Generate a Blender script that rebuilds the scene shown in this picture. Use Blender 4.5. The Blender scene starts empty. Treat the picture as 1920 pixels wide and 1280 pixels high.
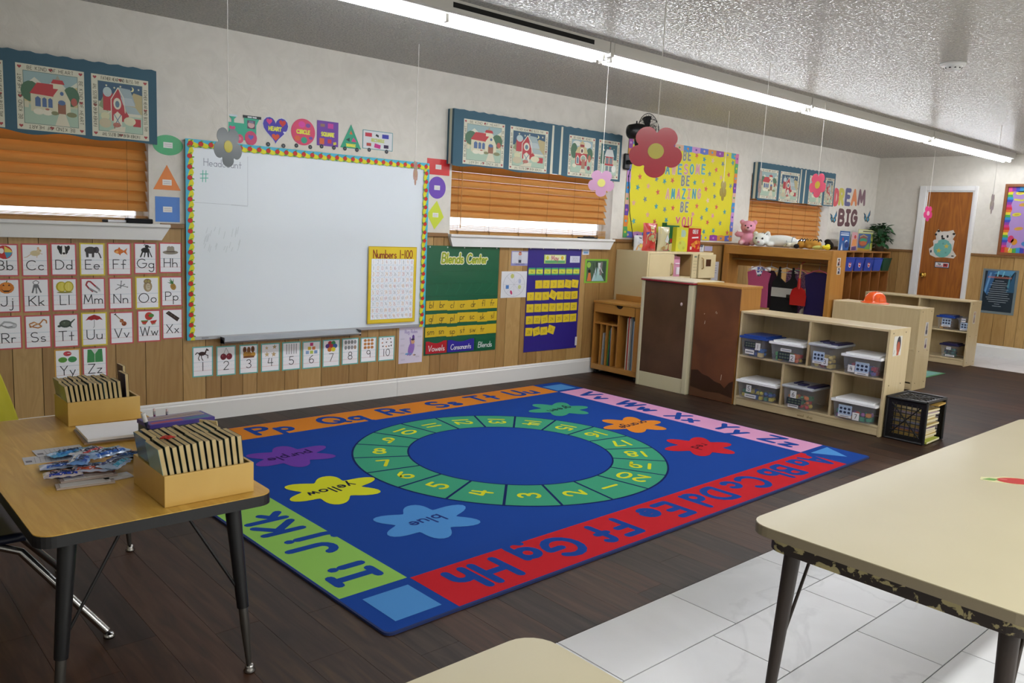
import bpy, math, random
from mathutils import Vector, Matrix
PI = math.pi
rnd = random.Random(7)
SC = bpy.context.scene
COL = SC.collection

# ------------------------------------------------------------------ camera
CAMP = Vector((0.0, -5.2146, 1.37)); FPX = 1534.1; YAW, PITCH, ROLL = 0.735, -0.1435, 0.0476
_cy, _sy, _cp, _sp = math.cos(YAW), math.sin(YAW), math.cos(PITCH), math.sin(PITCH)
_f = Vector((_sy*_cp, _cy*_cp, _sp)); _r0 = Vector((_cy, -_sy, 0)); _u0 = _r0.cross(_f)
_r = math.cos(ROLL)*_r0 + math.sin(ROLL)*_u0; _u = -math.sin(ROLL)*_r0 + math.cos(ROLL)*_u0
cam_data = bpy.data.cameras.new('camera'); cam = bpy.data.objects.new('camera', cam_data); COL.objects.link(cam)
cam_data.lens = FPX/1920*36.0; cam_data.sensor_width = 36.0; cam_data.clip_start = 0.05; cam_data.clip_end = 100
m = Matrix.Identity(4)
for i in range(3):
    m[i][0] = _r[i]; m[i][1] = _u[i]; m[i][2] = -_f[i]; m[i][3] = CAMP[i]
cam.matrix_world = m
SC.camera = cam
# ------------------------------------------------------------------ world, exposure
world = bpy.data.worlds.new('sky'); SC.world = world; world.use_nodes = True
_bg = world.node_tree.nodes['Background']; _bg.inputs[0].default_value = (0.86, 0.9, 1.0, 1); _bg.inputs[1].default_value = 1.15
vs = SC.view_settings; vs.view_transform = 'Standard'; vs.look = 'None'; vs.gamma = 1; vs.exposure = 1.62
try: vs.use_curve_mapping = False
except Exception: pass
TUBE = 11.0        # strength of the fluorescent tubes
BACK_FILL = 4.4       # strength of the unseen area lamps added behind the camera

def hit(px, py, axis, val):
    "the point where the line of sight through a photo pixel meets the plane axis = val"
    d = (px-960)/FPX*_r + (640-py)/FPX*_u + _f
    t = (val-CAMP[axis])/d[axis]
    return CAMP + d*t
def wa(px, py, y=0.0):      # wall with the whiteboard (and planes parallel to it): x, z
    p = hit(px, py, 1, y); return p.x, p.z
def fl(px, py, z=0.0):      # floor and table tops: x, y
    p = hit(px, py, 2, z); return p.x, p.y
def fx(px, py, x):          # planes facing along x: y, z
    p = hit(px, py, 0, x); return p.y, p.z

# ------------------------------------------------------------------ materials
def lin(h):
    if not isinstance(h, str): return (*h[:3], 1)
    v = [int(h[i:i+2], 16)/255 for i in (0, 2, 4)]
    return tuple((c/12.92 if c <= .04045 else ((c+.055)/1.055)**2.4) for c in v) + (1,)
_mc = {}
def M(h, rough=.55, metal=0., spec=.4, coat=0., trans=0., alpha=1., emit=None, es=0., bump=0., bscale=200., name=None):
    k = (h, rough, metal, spec, coat, trans, alpha, emit, es, bump, bscale)
    if k in _mc: return _mc[k]
    mt = bpy.data.materials.new(name or 'paint_'+str(h)); mt.use_nodes = True
    nt = mt.node_tree; b = nt.nodes['Principled BSDF']
    b.inputs['Base Color'].default_value = lin(h); b.inputs['Roughness'].default_value = rough
    b.inputs['Metallic'].default_value = metal; b.inputs['Specular IOR Level'].default_value = spec
    b.inputs['Coat Weight'].default_value = coat; b.inputs['Coat Roughness'].default_value = .1
    if trans: b.inputs['Transmission Weight'].default_value = trans
    if alpha < 1: b.inputs['Alpha'].default_value = alpha
    if emit: b.inputs['Emission Color'].default_value = lin(emit); b.inputs['Emission Strength'].default_value = es
    if bump:
        tc = nt.nodes.new('ShaderNodeTexCoord'); nz = nt.nodes.new('ShaderNodeTexNoise'); bp = nt.nodes.new('ShaderNodeBump')
        nz.inputs['Scale'].default_value = bscale; nz.inputs['Detail'].default_value = 4
        bp.inputs['Strength'].default_value = bump; bp.inputs['Distance'].default_value = .004
        nt.links.new(tc.outputs['Object'], nz.inputs['Vector']); nt.links.new(nz.outputs['Fac'], bp.inputs['Height']); nt.links.new(bp.outputs['Normal'], b.inputs['Normal'])
    _mc[k] = mt; return mt
def noisemat(name, c1, c2, scale=(1, 1, 1), nscale=6., detail=6., rough=.5, lo=.35, hi=.65, dist=.0, bump=0., bdist=.003, coat=0., spec=.4, c3=None, space='Object', rot=(0, 0, 0)):
    mt = bpy.data.materials.new(name); mt.use_nodes = True; nt = mt.node_tree; N = nt.nodes; L = nt.links
    b = N['Principled BSDF']; b.inputs['Roughness'].default_value = rough; b.inputs['Specular IOR Level'].default_value = spec
    b.inputs['Coat Weight'].default_value = coat; b.inputs['Coat Roughness'].default_value = .12
    tc = N.new('ShaderNodeTexCoord'); mp = N.new('ShaderNodeMapping'); nz = N.new('ShaderNodeTexNoise'); cr = N.new('ShaderNodeValToRGB')
    mp.inputs['Scale'].default_value = scale; mp.inputs['Rotation'].default_value = rot
    nz.inputs['Scale'].default_value = nscale; nz.inputs['Detail'].default_value = detail; nz.inputs['Distortion'].default_value = dist
    L.new(tc.outputs[space], mp.inputs['Vector']); L.new(mp.outputs['Vector'], nz.inputs['Vector']); L.new(nz.outputs['Fac'], cr.inputs['Fac'])
    e = cr.color_ramp.elements; e[0].position = lo; e[0].color = lin(c1); e[1].position = hi; e[1].color = lin(c2)
    if c3: q = e.new((lo+hi)/2); q.color = lin(c3)
    L.new(cr.outputs['Color'], b.inputs['Base Color'])
    if bump:
        bp = N.new('ShaderNodeBump'); bp.inputs['Strength'].default_value = bump; bp.inputs['Distance'].default_value = bdist
        L.new(nz.outputs['Fac'], bp.inputs['Height']); L.new(bp.outputs['Normal'], b.inputs['Normal'])
    return mt
def wood(name, c1, c2, axis=2, ring=3.0, fine=1.0, rough=.45, coat=.15, dark=.12):
    "wood grain running along one axis: long noise plus wavy rings"
    mt = bpy.data.materials.new(name); mt.use_nodes = True; nt = mt.node_tree; N = nt.nodes; L = nt.links
    b = N['Principled BSDF']; b.inputs['Roughness'].default_value = rough; b.inputs['Coat Weight'].default_value = coat; b.inputs['Coat Roughness'].default_value = .15
    tc = N.new('ShaderNodeTexCoord'); mp = N.new('ShaderNodeMapping'); sc = [7., 7., 7.]; sc[axis] = .9; mp.inputs['Scale'].default_value = sc
    n1 = N.new('ShaderNodeTexNoise'); n1.inputs['Scale'].default_value = ring*.5; n1.inputs['Detail'].default_value = 3; n1.inputs['Distortion'].default_value = .6
    mu = N.new('ShaderNodeMath'); mu.operation = 'MULTIPLY'; mu.inputs[1].default_value = 16
    fr = N.new('ShaderNodeMath'); fr.operation = 'PINGPONG'; fr.inputs[1].default_value = 1
    mp2 = N.new('ShaderNodeMapping'); s2 = [160., 160., 160.]; s2[axis] = 5; mp2.inputs['Scale'].default_value = s2
    n2 = N.new('ShaderNodeTexNoise'); n2.inputs['Scale'].default_value = fine; n2.inputs['Detail'].default_value = 2
    mx = N.new('ShaderNodeMix'); mx.data_type = 'RGBA'; mx.inputs['A'].default_value = lin(c1); mx.inputs['B'].default_value = lin(c2)
    ad = N.new('ShaderNodeMath'); ad.operation = 'MULTIPLY_ADD'; ad.inputs[1].default_value = .55
    m3 = N.new('ShaderNodeMath'); m3.operation = 'MULTIPLY'; m3.inputs[1].default_value = .45
    L.new(tc.outputs['Object'], mp.inputs['Vector']); L.new(mp.outputs['Vector'], n1.inputs['Vector']); L.new(n1.outputs['Fac'], mu.inputs[0]); L.new(mu.outputs[0], fr.inputs[0])
    L.new(tc.outputs['Object'], mp2.inputs['Vector']); L.new(mp2.outputs['Vector'], n2.inputs['Vector']); L.new(n2.outputs['Fac'], m3.inputs[0])
    L.new(fr.outputs[0], ad.inputs[0]); L.new(m3.outputs[0], ad.inputs[2]); L.new(ad.outputs[0], mx.inputs['Factor']); L.new(mx.outputs['Result'], b.inputs['Base Color'])
    return mt

# ------------------------------------------------------------------ mesh building
class MB:
    def __init__(s): s.v = []; s.f = []; s.m = []; s.mats = []; s.sm = []
    def mi(s, mt):
        if mt not in s.mats: s.mats.append(mt)
        return s.mats.index(mt)
    def add(s, vs, fs, mt, smooth=False):
        o = len(s.v); s.v += [tuple(p) for p in vs]; i = s.mi(mt)
        for f in fs: s.f.append([o+k for k in f]); s.m.append(i); s.sm.append(smooth)
    def box(s, x0, x1, y0, y1, z0, z1, mt):
        if x0 > x1: x0, x1 = x1, x0
        if y0 > y1: y0, y1 = y1, y0
        if z0 > z1: z0, z1 = z1, z0
        v = [(x, y, z) for z in (z0, z1) for y in (y0, y1) for x in (x0, x1)]
        s.add(v, [(0, 2, 3, 1), (4, 5, 7, 6), (0, 1, 5, 4), (2, 6, 7, 3), (0, 4, 6, 2), (1, 3, 7, 5)], mt); return s
    def prism(s, pts, a, h0, h1, mt, smooth=False, caps=True):
        "polygon pts extruded along axis a from h0 to h1; pts run in the two other axes in order"
        n = len(pts)
        def P(p, h):
            return {0: (h, p[0], p[1]), 1: (p[0], h, p[1]), 2: (p[0], p[1], h)}[a]
        v = [P(p, h0) for p in pts]+[P(p, h1) for p in pts]
        ar = sum(pts[i][0]*pts[(i+1) % n][1]-pts[(i+1) % n][0]*pts[i][1] for i in range(n))
        flip = (ar > 0) == (a == 1)
        fs = [[i, (i+1) % n, n+(i+1) % n, n+i] for i in range(n)]
        cp = [list(range(n))[::-1], list(range(n, 2*n))]
        if (h1 < h0): flip = not flip
        if flip: fs = [f[::-1] for f in fs]; cp = [f[::-1] for f in cp]
        s.add(v, fs, mt, smooth)
        if caps: s.add(v, cp, mt)
        return s
    def tube(s, pts, r, mt, n=10, cap=True, closed=False):
        pts = [Vector(p) for p in pts]; k = len(pts); rr = r if isinstance(r, (list, tuple)) else [r]*k
        v = []; up = None
        for i, p in enumerate(pts):
            if closed: d = (pts[(i+1) % k]-pts[i-1]).normalized()
            else: d = ((pts[min(i+1, k-1)]-pts[max(i-1, 0)])).normalized()
            if up is None:
                up = Vector((0, 0, 1)) if abs(d.z) < .9 else Vector((1, 0, 0))
            a = d.cross(up).normalized(); b = a.cross(d).normalized(); up = b
            for j in range(n):
                t = 2*PI*j/n; v.append(p+rr[i]*(math.cos(t)*a+math.sin(t)*b))
        fs = []
        for i in range(k if closed else k-1):
            i2 = (i+1) % k
            for j in range(n): fs.append((i*n+j, i*n+(j+1) % n, i2*n+(j+1) % n, i2*n+j))
        s.add(v, fs, mt, True)
        if cap and not closed: s.add(v, [list(range(n))[::-1], list(range((k-1)*n, k*n))], mt)
        return s
    def lathe(s, prof, mt, c=(0, 0, 0), n=24, axis=2, smooth=True):
        v = []
        for (r, h) in prof:
            for j in range(n):
                t = 2*PI*j/n; a, b = r*math.cos(t), r*math.sin(t)
                p = {2: (a, b, h), 1: (a, h, -b), 0: (h, a, b)}[axis]
                v.append((p[0]+c[0], p[1]+c[1], p[2]+c[2]))
        fs = [(i*n+j, i*n+(j+1) % n, (i+1)*n+(j+1) % n, (i+1)*n+j) for i in range(len(prof)-1) for j in range(n)]
        s.add(v, fs, mt, smooth); return s
    def ball(s, c, r, mt, n=16, rot=None):
        if not isinstance(r, (tuple, list)): r = (r, r, r)
        v = []; k = max(6, n//2)
        for i in range(k+1):
            ph = PI*i/k
            for j in range(n):
                t = 2*PI*j/n; p = Vector((r[0]*math.sin(ph)*math.cos(t), r[1]*math.sin(ph)*math.sin(t), r[2]*math.cos(ph)))
                if rot: p = rot @ p
                v.append(p+Vector(c))
        fs = [(i*n+j, (i+1)*n+j, (i+1)*n+(j+1) % n, i*n+(j+1) % n) for i in range(k) for j in range(n)]
        s.add(v, fs, mt, True); return s
    def grid(s, fn, nu, nv, mt, smooth=True):
        v = [fn(i/nu, j/nv) for j in range(nv+1) for i in range(nu+1)]
        s.add(v, [(j*(nu+1)+i, j*(nu+1)+i+1, (j+1)*(nu+1)+i+1, (j+1)*(nu+1)+i) for j in range(nv) for i in range(nu)], mt, smooth); return s
    def build(s, name, parent=None, loc=None, bevel=0, mat4=None, solid=0, subd=0, remesh=0):
        me = bpy.data.meshes.new(name); me.from_pydata(s.v, [], s.f)
        for mt in s.mats: me.materials.append(mt)
        for p, i, q in zip(me.polygons, s.m, s.sm): p.material_index = i; p.use_smooth = q
        me.validate(); me.update()
        o = bpy.data.objects.new(name, me); COL.objects.link(o)
        if parent is not None: o.parent = parent
        if mat4 is not None: o.matrix_local = mat4
        if loc is not None: o.location = loc
        if solid: q = o.modifiers.new('solid', 'SOLIDIFY'); q.thickness = solid
        if remesh:
            q = o.modifiers.new('remesh', 'REMESH'); q.mode = 'VOXEL'; q.voxel_size = remesh; q.use_smooth_shade = True
            q = o.modifiers.new('smooth', 'SMOOTH'); q.iterations = 4
        if bevel: q = o.modifiers.new('bevel', 'BEVEL'); q.width = bevel; q.segments = 2; q.limit_method = 'ANGLE'; q.angle_limit = .7
        if subd: q = o.modifiers.new('sub', 'SUBSURF'); q.levels = subd; q.render_levels = subd
        return o
def thing(name, label, cat, loc=(0, 0, 0), rz=0, group=None):
    o = bpy.data.objects.new(name, None); COL.objects.link(o); o.empty_display_size = .05
    o.location = loc; o.rotation_euler = (0, 0, rz); o['label'] = label; o['category'] = cat
    if group: o['group'] = group
    return o
def tag(o, label, cat, group=None, kind=None):
    o['label'] = label; o['category'] = cat
    if group: o['group'] = group
    if kind: o['kind'] = kind
    return o
def struct(o, label=None):
    o['kind'] = 'structure'
    if label: o['label'] = label
    return o
def copy_tree(o, parent=None):
    c = o.copy(); COL.objects.link(c)
    if parent is not None: c.parent = parent
    for ch in list(o.children): copy_tree(ch, c)
    return c
def bas(loc, face):
    "placing matrix for flat art: u to the right, v up, n towards the viewer"
    u, v, n = {'A': ((1, 0, 0), (0, 0, 1), (0, -1, 0)), 'F': ((0, -1, 0), (0, 0, 1), (-1, 0, 0)), 'T': ((1, 0, 0), (0, 1, 0), (0, 0, 1))}[face]
    m = Matrix.Identity(4)
    for i in range(3): m[i][0] = u[i]; m[i][1] = v[i]; m[i][2] = n[i]; m[i][3] = loc[i]
    return m

# ------------------------------------------------------------------ manuscript lettering (strokes on a unit cap height)
_G = {
'A': '.72;0 0 .36 1 .72 0|.14 .36 .58 .36', 'B': '.6;0 0 0 1|0 1 .28 1 a .28 .76 .27 .24 90 -90 0 .52|.28 .52 a .3 .26 .3 .26 90 -90 0 0',
'C': '.8;a .46 .5 .46 .5 48 312', 'D': '.72;0 0 0 1|0 1 .22 1 a .22 .5 .5 .5 90 -90 0 0', 'E': '.55;.55 1 0 1 0 0 .55 0|0 .52 .45 .52',
'F': '.55;.55 1 0 1 0 0|0 .52 .42 .52', 'G': '.9;a .46 .5 .46 .5 48 360 .52 .5', 'H': '.65;0 0 0 1|.65 0 .65 1|0 .52 .65 .52', 'I': '.4;.2 0 .2 1|0 1 .4 1|0 0 .4 0',
'J': '.5;.5 1 .5 .28 a .25 .25 .25 .25 0 -170', 'K': '.6;0 0 0 1|.58 1 0 .45|.14 .58 .6 0', 'L': '.5;0 1 0 0 .5 0', 'M': '.85;0 0 .1 1 .42 .2 .75 1 .85 0',
'N': '.65;0 0 0 1 .65 0 .65 1', 'O': '.92;a .46 .5 .46 .5 90 450', 'P': '.58;0 0 0 1|0 1 .28 1 a .28 .74 .3 .26 90 -90 0 .48', 'Q': '.92;a .46 .5 .46 .5 90 450|.55 .3 .95 -.06',
'R': '.6;0 0 0 1|0 1 .28 1 a .28 .74 .3 .26 90 -90 0 .48|.26 .48 .6 0', 'S': '.6;a .3 .74 .29 .26 40 270 a .3 .24 .3 .24 90 -145', 'T': '.66;.33 0 .33 1|0 1 .66 1',
'U': '.64;0 1 0 .32 a .32 .32 .32 .32 180 360 .64 1', 'V': '.66;0 1 .33 0 .66 1', 'W': '.95;0 1 .24 0 .48 .9 .72 0 .95 1', 'X': '.62;0 0 .62 1|0 1 .62 0', 'Y': '.62;0 1 .31 .5 .62 1|.31 .5 .31 0', 'Z': '.6;0 1 .6 1 0 0 .6 0',
'a': '.5;a .25 .25 .25 .25 0 360|.5 .5 .5 0', 'b': '.5;0 1 0 0|a .25 .25 .25 .25 0 360', 'c': '.45;a .25 .25 .25 .25 45 315', 'd': '.5;a .25 .25 .25 .25 0 360|.5 1 .5 0',
'e': '.5;0 .25 .5 .25 a .25 .25 .25 .25 0 310', 'f': '.4;.42 .92 a .3 .82 .14 .17 70 180 .16 0|0 .5 .36 .5', 'g': '.5;a .25 .25 .25 .25 0 360|.5 .5 .5 -.2 a .26 -.2 .24 .24 0 -160',
'h': '.46;0 1 0 0|0 .25 a .23 .27 .23 .23 180 0 .46 0', 'i': '.1;.05 .5 .05 0|.05 .7 .05 .73', 'j': '.26;.24 .5 .24 -.22 a .08 -.22 .16 .22 0 -130|.24 .7 .24 .73', 'k': '.42;0 1 0 0|.4 .5 0 .2|.12 .3 .42 0',
'l': '.1;.05 1 .05 0', 'm': '.78;0 .5 0 0|0 .28 a .2 .3 .2 .2 180 0 .4 0|.4 .28 a .59 .3 .19 .2 180 0 .78 0', 'n': '.44;0 .5 0 0|0 .26 a .22 .28 .22 .22 180 0 .44 0', 'o': '.5;a .25 .25 .25 .25 90 450',
'p': '.5;0 .5 0 -.45|a .25 .25 .25 .25 0 360', 'q': '.56;a .25 .25 .25 .25 0 360|.5 .5 .5 -.45 .6 -.38', 'r': '.32;0 .5 0 0|0 .28 a .18 .32 .18 .18 180 50', 's': '.4;a .2 .37 .17 .13 40 270 a .2 .12 .19 .12 90 -145',
't': '.4;.2 .9 .2 0|0 .5 .4 .5', 'u': '.46;0 .5 0 .22 a .23 .22 .23 .22 180 360|.46 .5 .46 0', 'v': '.44;0 .5 .22 0 .44 .5', 'w': '.68;0 .5 .17 0 .34 .42 .51 0 .68 .5', 'x': '.4;0 0 .4 .5|0 .5 .4 0', 'y': '.46;0 .5 .24 0|.46 .5 .08 -.42', 'z': '.4;0 .5 .4 .5 0 0 .4 0',
'0': '.56;a .28 .5 .28 .5 90 450', '1': '.2;.1 1 .1 0', '2': '.54;a .27 .73 .27 .27 165 -35 0 0 .54 0', '3': '.52;a .24 .76 .24 .24 150 -90 a .24 .26 .28 .26 90 -150', '4': '.58;.14 1 0 .4 .58 .4|.42 .95 .42 0',
'5': '.54;.5 1 .08 1 .04 .56 a .25 .3 .29 .3 120 -150', '6': '.54;.42 1 a .3 .35 .3 .5 130 180 a .27 .27 .27 .27 180 540', '7': '.54;0 1 .54 1 .15 0', '8': '.54;a .27 .75 .22 .24 -90 270 a .27 .26 .27 .26 90 450', '9': '.54;.52 0 .52 .72 a .27 .72 .25 .27 0 360',
'-': '.4;.02 .45 .4 .45', '!': '.1;.05 1 .05 .3|.05 .04 .05 0', '&': '.6;.6 0 .1 .7 a .25 .8 .17 .18 180 0 0 .3 a .25 .22 .25 .22 180 360', '#': '.7;0 .3 .7 .36|0 .66 .7 .72|.2 0 .24 1|.48 0 .52 1', ' ': '.35;', "'": '.1;.05 1 .05 .8', '.': '.1;.05 0 .05 .03', ',': '.1;.05 0 0 -.15'}
_gc = {}
def glyph(ch):
    if ch in _gc: return _gc[ch]
    if ch not in _G: ch = '-'
    w, body = _G[ch].split(';'); out = []
    for st in body.split('|'):
        tk = st.split(); pts = []; i = 0
        while i < len(tk):
            if tk[i] == 'a':
                cx, cy, rx, ry, a0, a1 = map(float, tk[i+1:i+7]); i += 7; n = max(3, int(abs(a1-a0)/22))
                pts += [(cx+rx*math.cos(math.radians(a0+(a1-a0)*k/n)), cy+ry*math.sin(math.radians(a0+(a1-a0)*k/n))) for k in range(n+1)]
            else: pts.append((float(tk[i]), float(tk[i+1]))); i += 2
        q = []
        for p in pts:
            if not q or (abs(p[0]-q[-1][0])+abs(p[1]-q[-1][1])) > 1e-3: q.append(p)
        if len(q) > 1: out.append(q)
    _gc[ch] = (float(w), out); return _gc[ch]

class Art(MB):
    "printed or cut flat pieces: u right, v up, layers a fraction of a millimetre apart"
    def __init__(s, step=.0003, z=0.): super().__init__(); s.z = z; s.step = step; s.rough = .5
    def mt(s, c): return c if not isinstance(c, (str, tuple)) else M(c, s.rough)
    def up(s, k=1): s.z += s.step*k; return s
    def poly(s, pts, c):
        n = len(pts); ar = sum(pts[i][0]*pts[(i+1) % n][1]-pts[(i+1) % n][0]*pts[i][1] for i in range(n))
        if ar < 0: pts = pts[::-1]
        s.add([(p[0], p[1], s.z) for p in pts], [list(range(n))], s.mt(c)); return s
    def slab(s, pts, c, t, edge=None):
        "a cut-out with real thickness, its face at the current layer + t"
        n = len(pts); ar = sum(pts[i][0]*pts[(i+1) % n][1]-pts[(i+1) % n][0]*pts[i][1] for i in range(n))
        if ar < 0: pts = pts[::-1]
        s.add([(p[0], p[1], s.z) for p in pts]+[(p[0], p[1], s.z+t) for p in pts], [[i, (i+1) % n, n+(i+1) % n, n+i] for i in range(n)]+[list(range(n))[::-1]], s.mt(edge or c))
        s.z += t; return s.poly(pts, c)
    def rect(s, x0, y0, x1, y1, c): return s.poly([(x0, y0), (x1, y0), (x1, y1), (x0, y1)], c)
    def box2(s, x0, y0, x1, y1, c, t, edge=None): return s.slab([(x0, y0), (x1, y0), (x1, y1), (x0, y1)], c, t, edge)
    def ell(s, cx, cy, rx, ry, c, rot=0, n=20, a0=0, a1=360):
        n = n if a1-a0 == 360 else n+1
        cr, sr = math.cos(math.radians(rot)), math.sin(math.radians(rot)); pts = []
        for k in range(n):
            t = math.radians(a0+(a1-a0)*k/(n if a1-a0 == 360 else n-1)); x, y = rx*math.cos(t), ry*math.sin(t); pts.append((cx+x*cr-y*sr, cy+x*sr+y*cr))
        return s.poly(pts, c)
    def line(s, pts, w, c, cap=True, closed=False):
        if not closed and len(pts) > 2:      # a sharp corner starts a new stroke
            for i in range(1, len(pts)-1):
                d1 = (pts[i][0]-pts[i-1][0], pts[i][1]-pts[i-1][1]); d2 = (pts[i+1][0]-pts[i][0], pts[i+1][1]-pts[i][1])
                if d1[0]*d2[0]+d1[1]*d2[1] < .3*math.hypot(*d1)*math.hypot(*d2):
                    s.line(pts[:i+1], w, c, cap); s.z += .00005; s.line(pts[i:], w, c, cap); s.z -= .00005; return s
        w = w/2; k = len(pts); L = []; R = []
        for i, p in enumerate(pts):
            a = pts[i-1] if (i or closed) else pts[i]; b = pts[(i+1) % k] if (i < k-1 or closed) else pts[i]
            d1 = (p[0]-a[0], p[1]-a[1]); d2 = (b[0]-p[0], b[1]-p[1])
            l1 = math.hypot(*d1) or 1; l2 = math.hypot(*d2) or 1
            n1 = (-d1[1]/l1, d1[0]/l1) if math.hypot(*d1) > 0 else None; n2 = (-d2[1]/l2, d2[0]/l2) if math.hypot(*d2) > 0 else None
            n1 = n1 or n2; n2 = n2 or n1; nx, ny = n1[0]+n2[0], n1[1]+n2[1]; q = nx*nx+ny*ny
            f = 2/q if q > .5 else 1.2
            L.append((p[0]+nx*w*f, p[1]+ny*w*f, s.z)); R.append((p[0]-nx*w*f, p[1]-ny*w*f, s.z))
        m_ = s.mt(c); rg = range(k if closed else k-1)
        s.add(L+R, [(i, k+i, k+(i+1) % k, (i+1) % k) for i in rg], m_)
        if cap:
            for j, p in enumerate((pts[0], pts[-1])): s.add([(p[0]+w*math.cos(t*PI/4), p[1]+w*math.sin(t*PI/4), s.z+.00004+.00004*j) for t in range(8)], [list(range(8))], m_)
        return s
    def text(s, t, x, y, h, w, c, align='c', sx=1., gap=.28, cap=True, rot=0, slant=0, vert=False):
        tot = sum(glyph(ch)[0] for ch in t)*h*sx+gap*h*sx*(len(t)-1); ox = {'c': -tot/2, 'l': 0, 'r': -tot}[align]
        cr, sr = math.cos(math.radians(rot)), math.sin(math.radians(rot))
        for ch in t:
            gw, st = glyph(ch)
            for qi, q in enumerate(st):
                s.z += .00012
                pp = [((px*h*sx+ox+slant*py*h), py*h) for px, py in q]
                s.line([(x+a*cr-b*sr, y+a*sr+b*cr) for a, b in pp], w, c, cap)
            s.z -= .00012*len(st); ox += (gw+gap)*h*sx
        return s
    def star(s, cx, cy, r, c, rot=90, q=.42, n=5):
        return s.poly([(cx+(r if k % 2 == 0 else r*q)*math.cos(math.radians(rot+180*k/n)), cy+(r if k % 2 == 0 else r*q)*math.sin(math.radians(rot+180*k/n))) for k in range(2*n)], c)
    def hearts(s, cx, cy, w, h, n=28):
        pts = []
        for k in range(n):
            t = 2*PI*k/n; pts.append((cx+w/2*math.sin(t)**3, cy+h/2*((13*math.cos(t)-5*math.cos(2*t)-2*math.cos(3*t)-math.cos(4*t))/14.5+.12)))
        return pts
    def heart(s, cx, cy, w, h, c): return s.poly(s.hearts(cx, cy, w, h), c)
    def pic(s, d, x0, y0, w, h):
        "tiny picture language on a unit square: E ellipse, P polygon, L line, S star"
        for it in d.split(';'):
            t = it.split()
            if not t: continue
            k, c, q = t[0], t[1], [float(v) for v in t[2:]] if t[0] != 'L' else None
            if k == 'L': c = t[2]; q = [float(t[1])]+[float(v) for v in t[3:]]
            X = lambda v: x0+v*w
            Y = lambda v: y0+v*h
            s.z += s.step*.34
            if k == 'E': s.ell(X(q[0]), Y(q[1]), q[2]*w, q[3]*h, c, rot=q[4] if len(q) > 4 else 0, n=14)
            elif k == 'P': s.poly([(X(q[i]), Y(q[i+1])) for i in range(0, len(q), 2)], c)
            elif k == 'L': s.line([(X(q[i]), Y(q[i+1])) for i in range(1, len(q), 2)], q[0]*w, c, cap=False)
            elif k == 'S': s.star(X(q[0]), Y(q[1]), q[2]*w, c)
        return s
    def place(s, name, loc, face='A', label=None, cat=None, group=None, parent=None, rot=0):
        o = s.build(name); m = bas(loc, face) @ Matrix.Rotation(math.radians(rot), 4, 'Z')
        if parent is not None: o.parent = parent; o.matrix_local = m
        else: o.matrix_world = m
        if label: tag(o, label, cat, group)
        return o
def rectA(TL, TR, BR, BL, y=0.):
    "wall rectangle from its four photo corners: x0, z0, x1, z1"
    a, b, c, d = wa(*TL, y), wa(*TR, y), wa(*BR, y), wa(*BL, y)
    return (a[0]+d[0])/2, (c[1]+d[1])/2, (b[0]+c[0])/2, (a[1]+b[1])/2
# ------------------------------------------------------------------ unseen area lamps, added behind the camera to light the room
H = 2.485; XL, XF, YB = -2.2, 11.34, -9.0
for (lx, ly) in ((0.9, -6.1), (3.6, -6.1), (6.3, -6.1), (9.0, -6.1), (2.0, -8.2), (6.5, -8.2)):
    ld = bpy.data.lights.new('unseen_lamp', 'AREA'); ld.shape = 'RECTANGLE'; ld.size = 2.4; ld.size_y = .12; ld.energy = 4.6*BACK_FILL; ld.color = (1., 1., .97)
    lo = bpy.data.objects.new('unseen_lamp', ld); COL.objects.link(lo); lo.location = (lx, ly, 2.42)
# ------------------------------------------------------------------ room surfaces
m_plaster = noisemat('plaster_wall', 'cecac0', 'd6d2c8', (1, 1, 1), 9, 5, .7, .3, .7, 1.2, bump=.55, bdist=.008, spec=.3)
m_ceil = noisemat('stippled_gloss_ceiling', 'b2b0a8', 'bbb8b0', (1, 1, 1), 46, 7, .17, .3, .7, 1.2, bump=1., bdist=.0048, spec=.32)
_nt = m_ceil.node_tree; _n = _nt.nodes.new('ShaderNodeTexNoise'); _n.inputs['Scale'].default_value = 66; _n.inputs['Detail'].default_value = 3
_mr = _nt.nodes.new('ShaderNodeMapRange'); _mr.inputs['From Min'].default_value = .5; _mr.inputs['From Max'].default_value = .66; _mr.inputs['To Min'].default_value = .0; _mr.inputs['To Max'].default_value = .3
_nt.links.new(_nt.nodes['Texture Coordinate'].outputs['Object'], _n.inputs['Vector']); _nt.links.new(_n.outputs['Fac'], _mr.inputs['Value']); _nt.links.new(_mr.outputs['Result'], _nt.nodes['Principled BSDF'].inputs['Specular IOR Level'])
m_white = M('dcdcda', .4, spec=.4)
pw = [wood('panel_wood_a', 'a98752', '96723f', 2, 2.2, .8), wood('panel_wood_b', 'b08d5a', '9c7845', 2, 2.6, .9), wood('panel_wood_c', 'a07d4b', '8d6a3a', 2, 2.0, .8), wood('panel_wood_d', 'b7955f', 'a5824c', 2, 3, .9)]
m_groove = M('3a2a17', .8)
fw = [noisemat('floor_plank_%d' % i, a, b, (9, .9, 1), 3.2, 9, .5, .3, .72, .9, spec=.3, c3=c, bump=.12) for i, (a, b, c) in enumerate((
    ('261a12', '44321f', '33231a'), ('2b1d14', '483424', '3a2519'), ('20160f', '3a2c24', '2c1f18'), ('2e1f15', '4a3526', '40281a')))]
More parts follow.
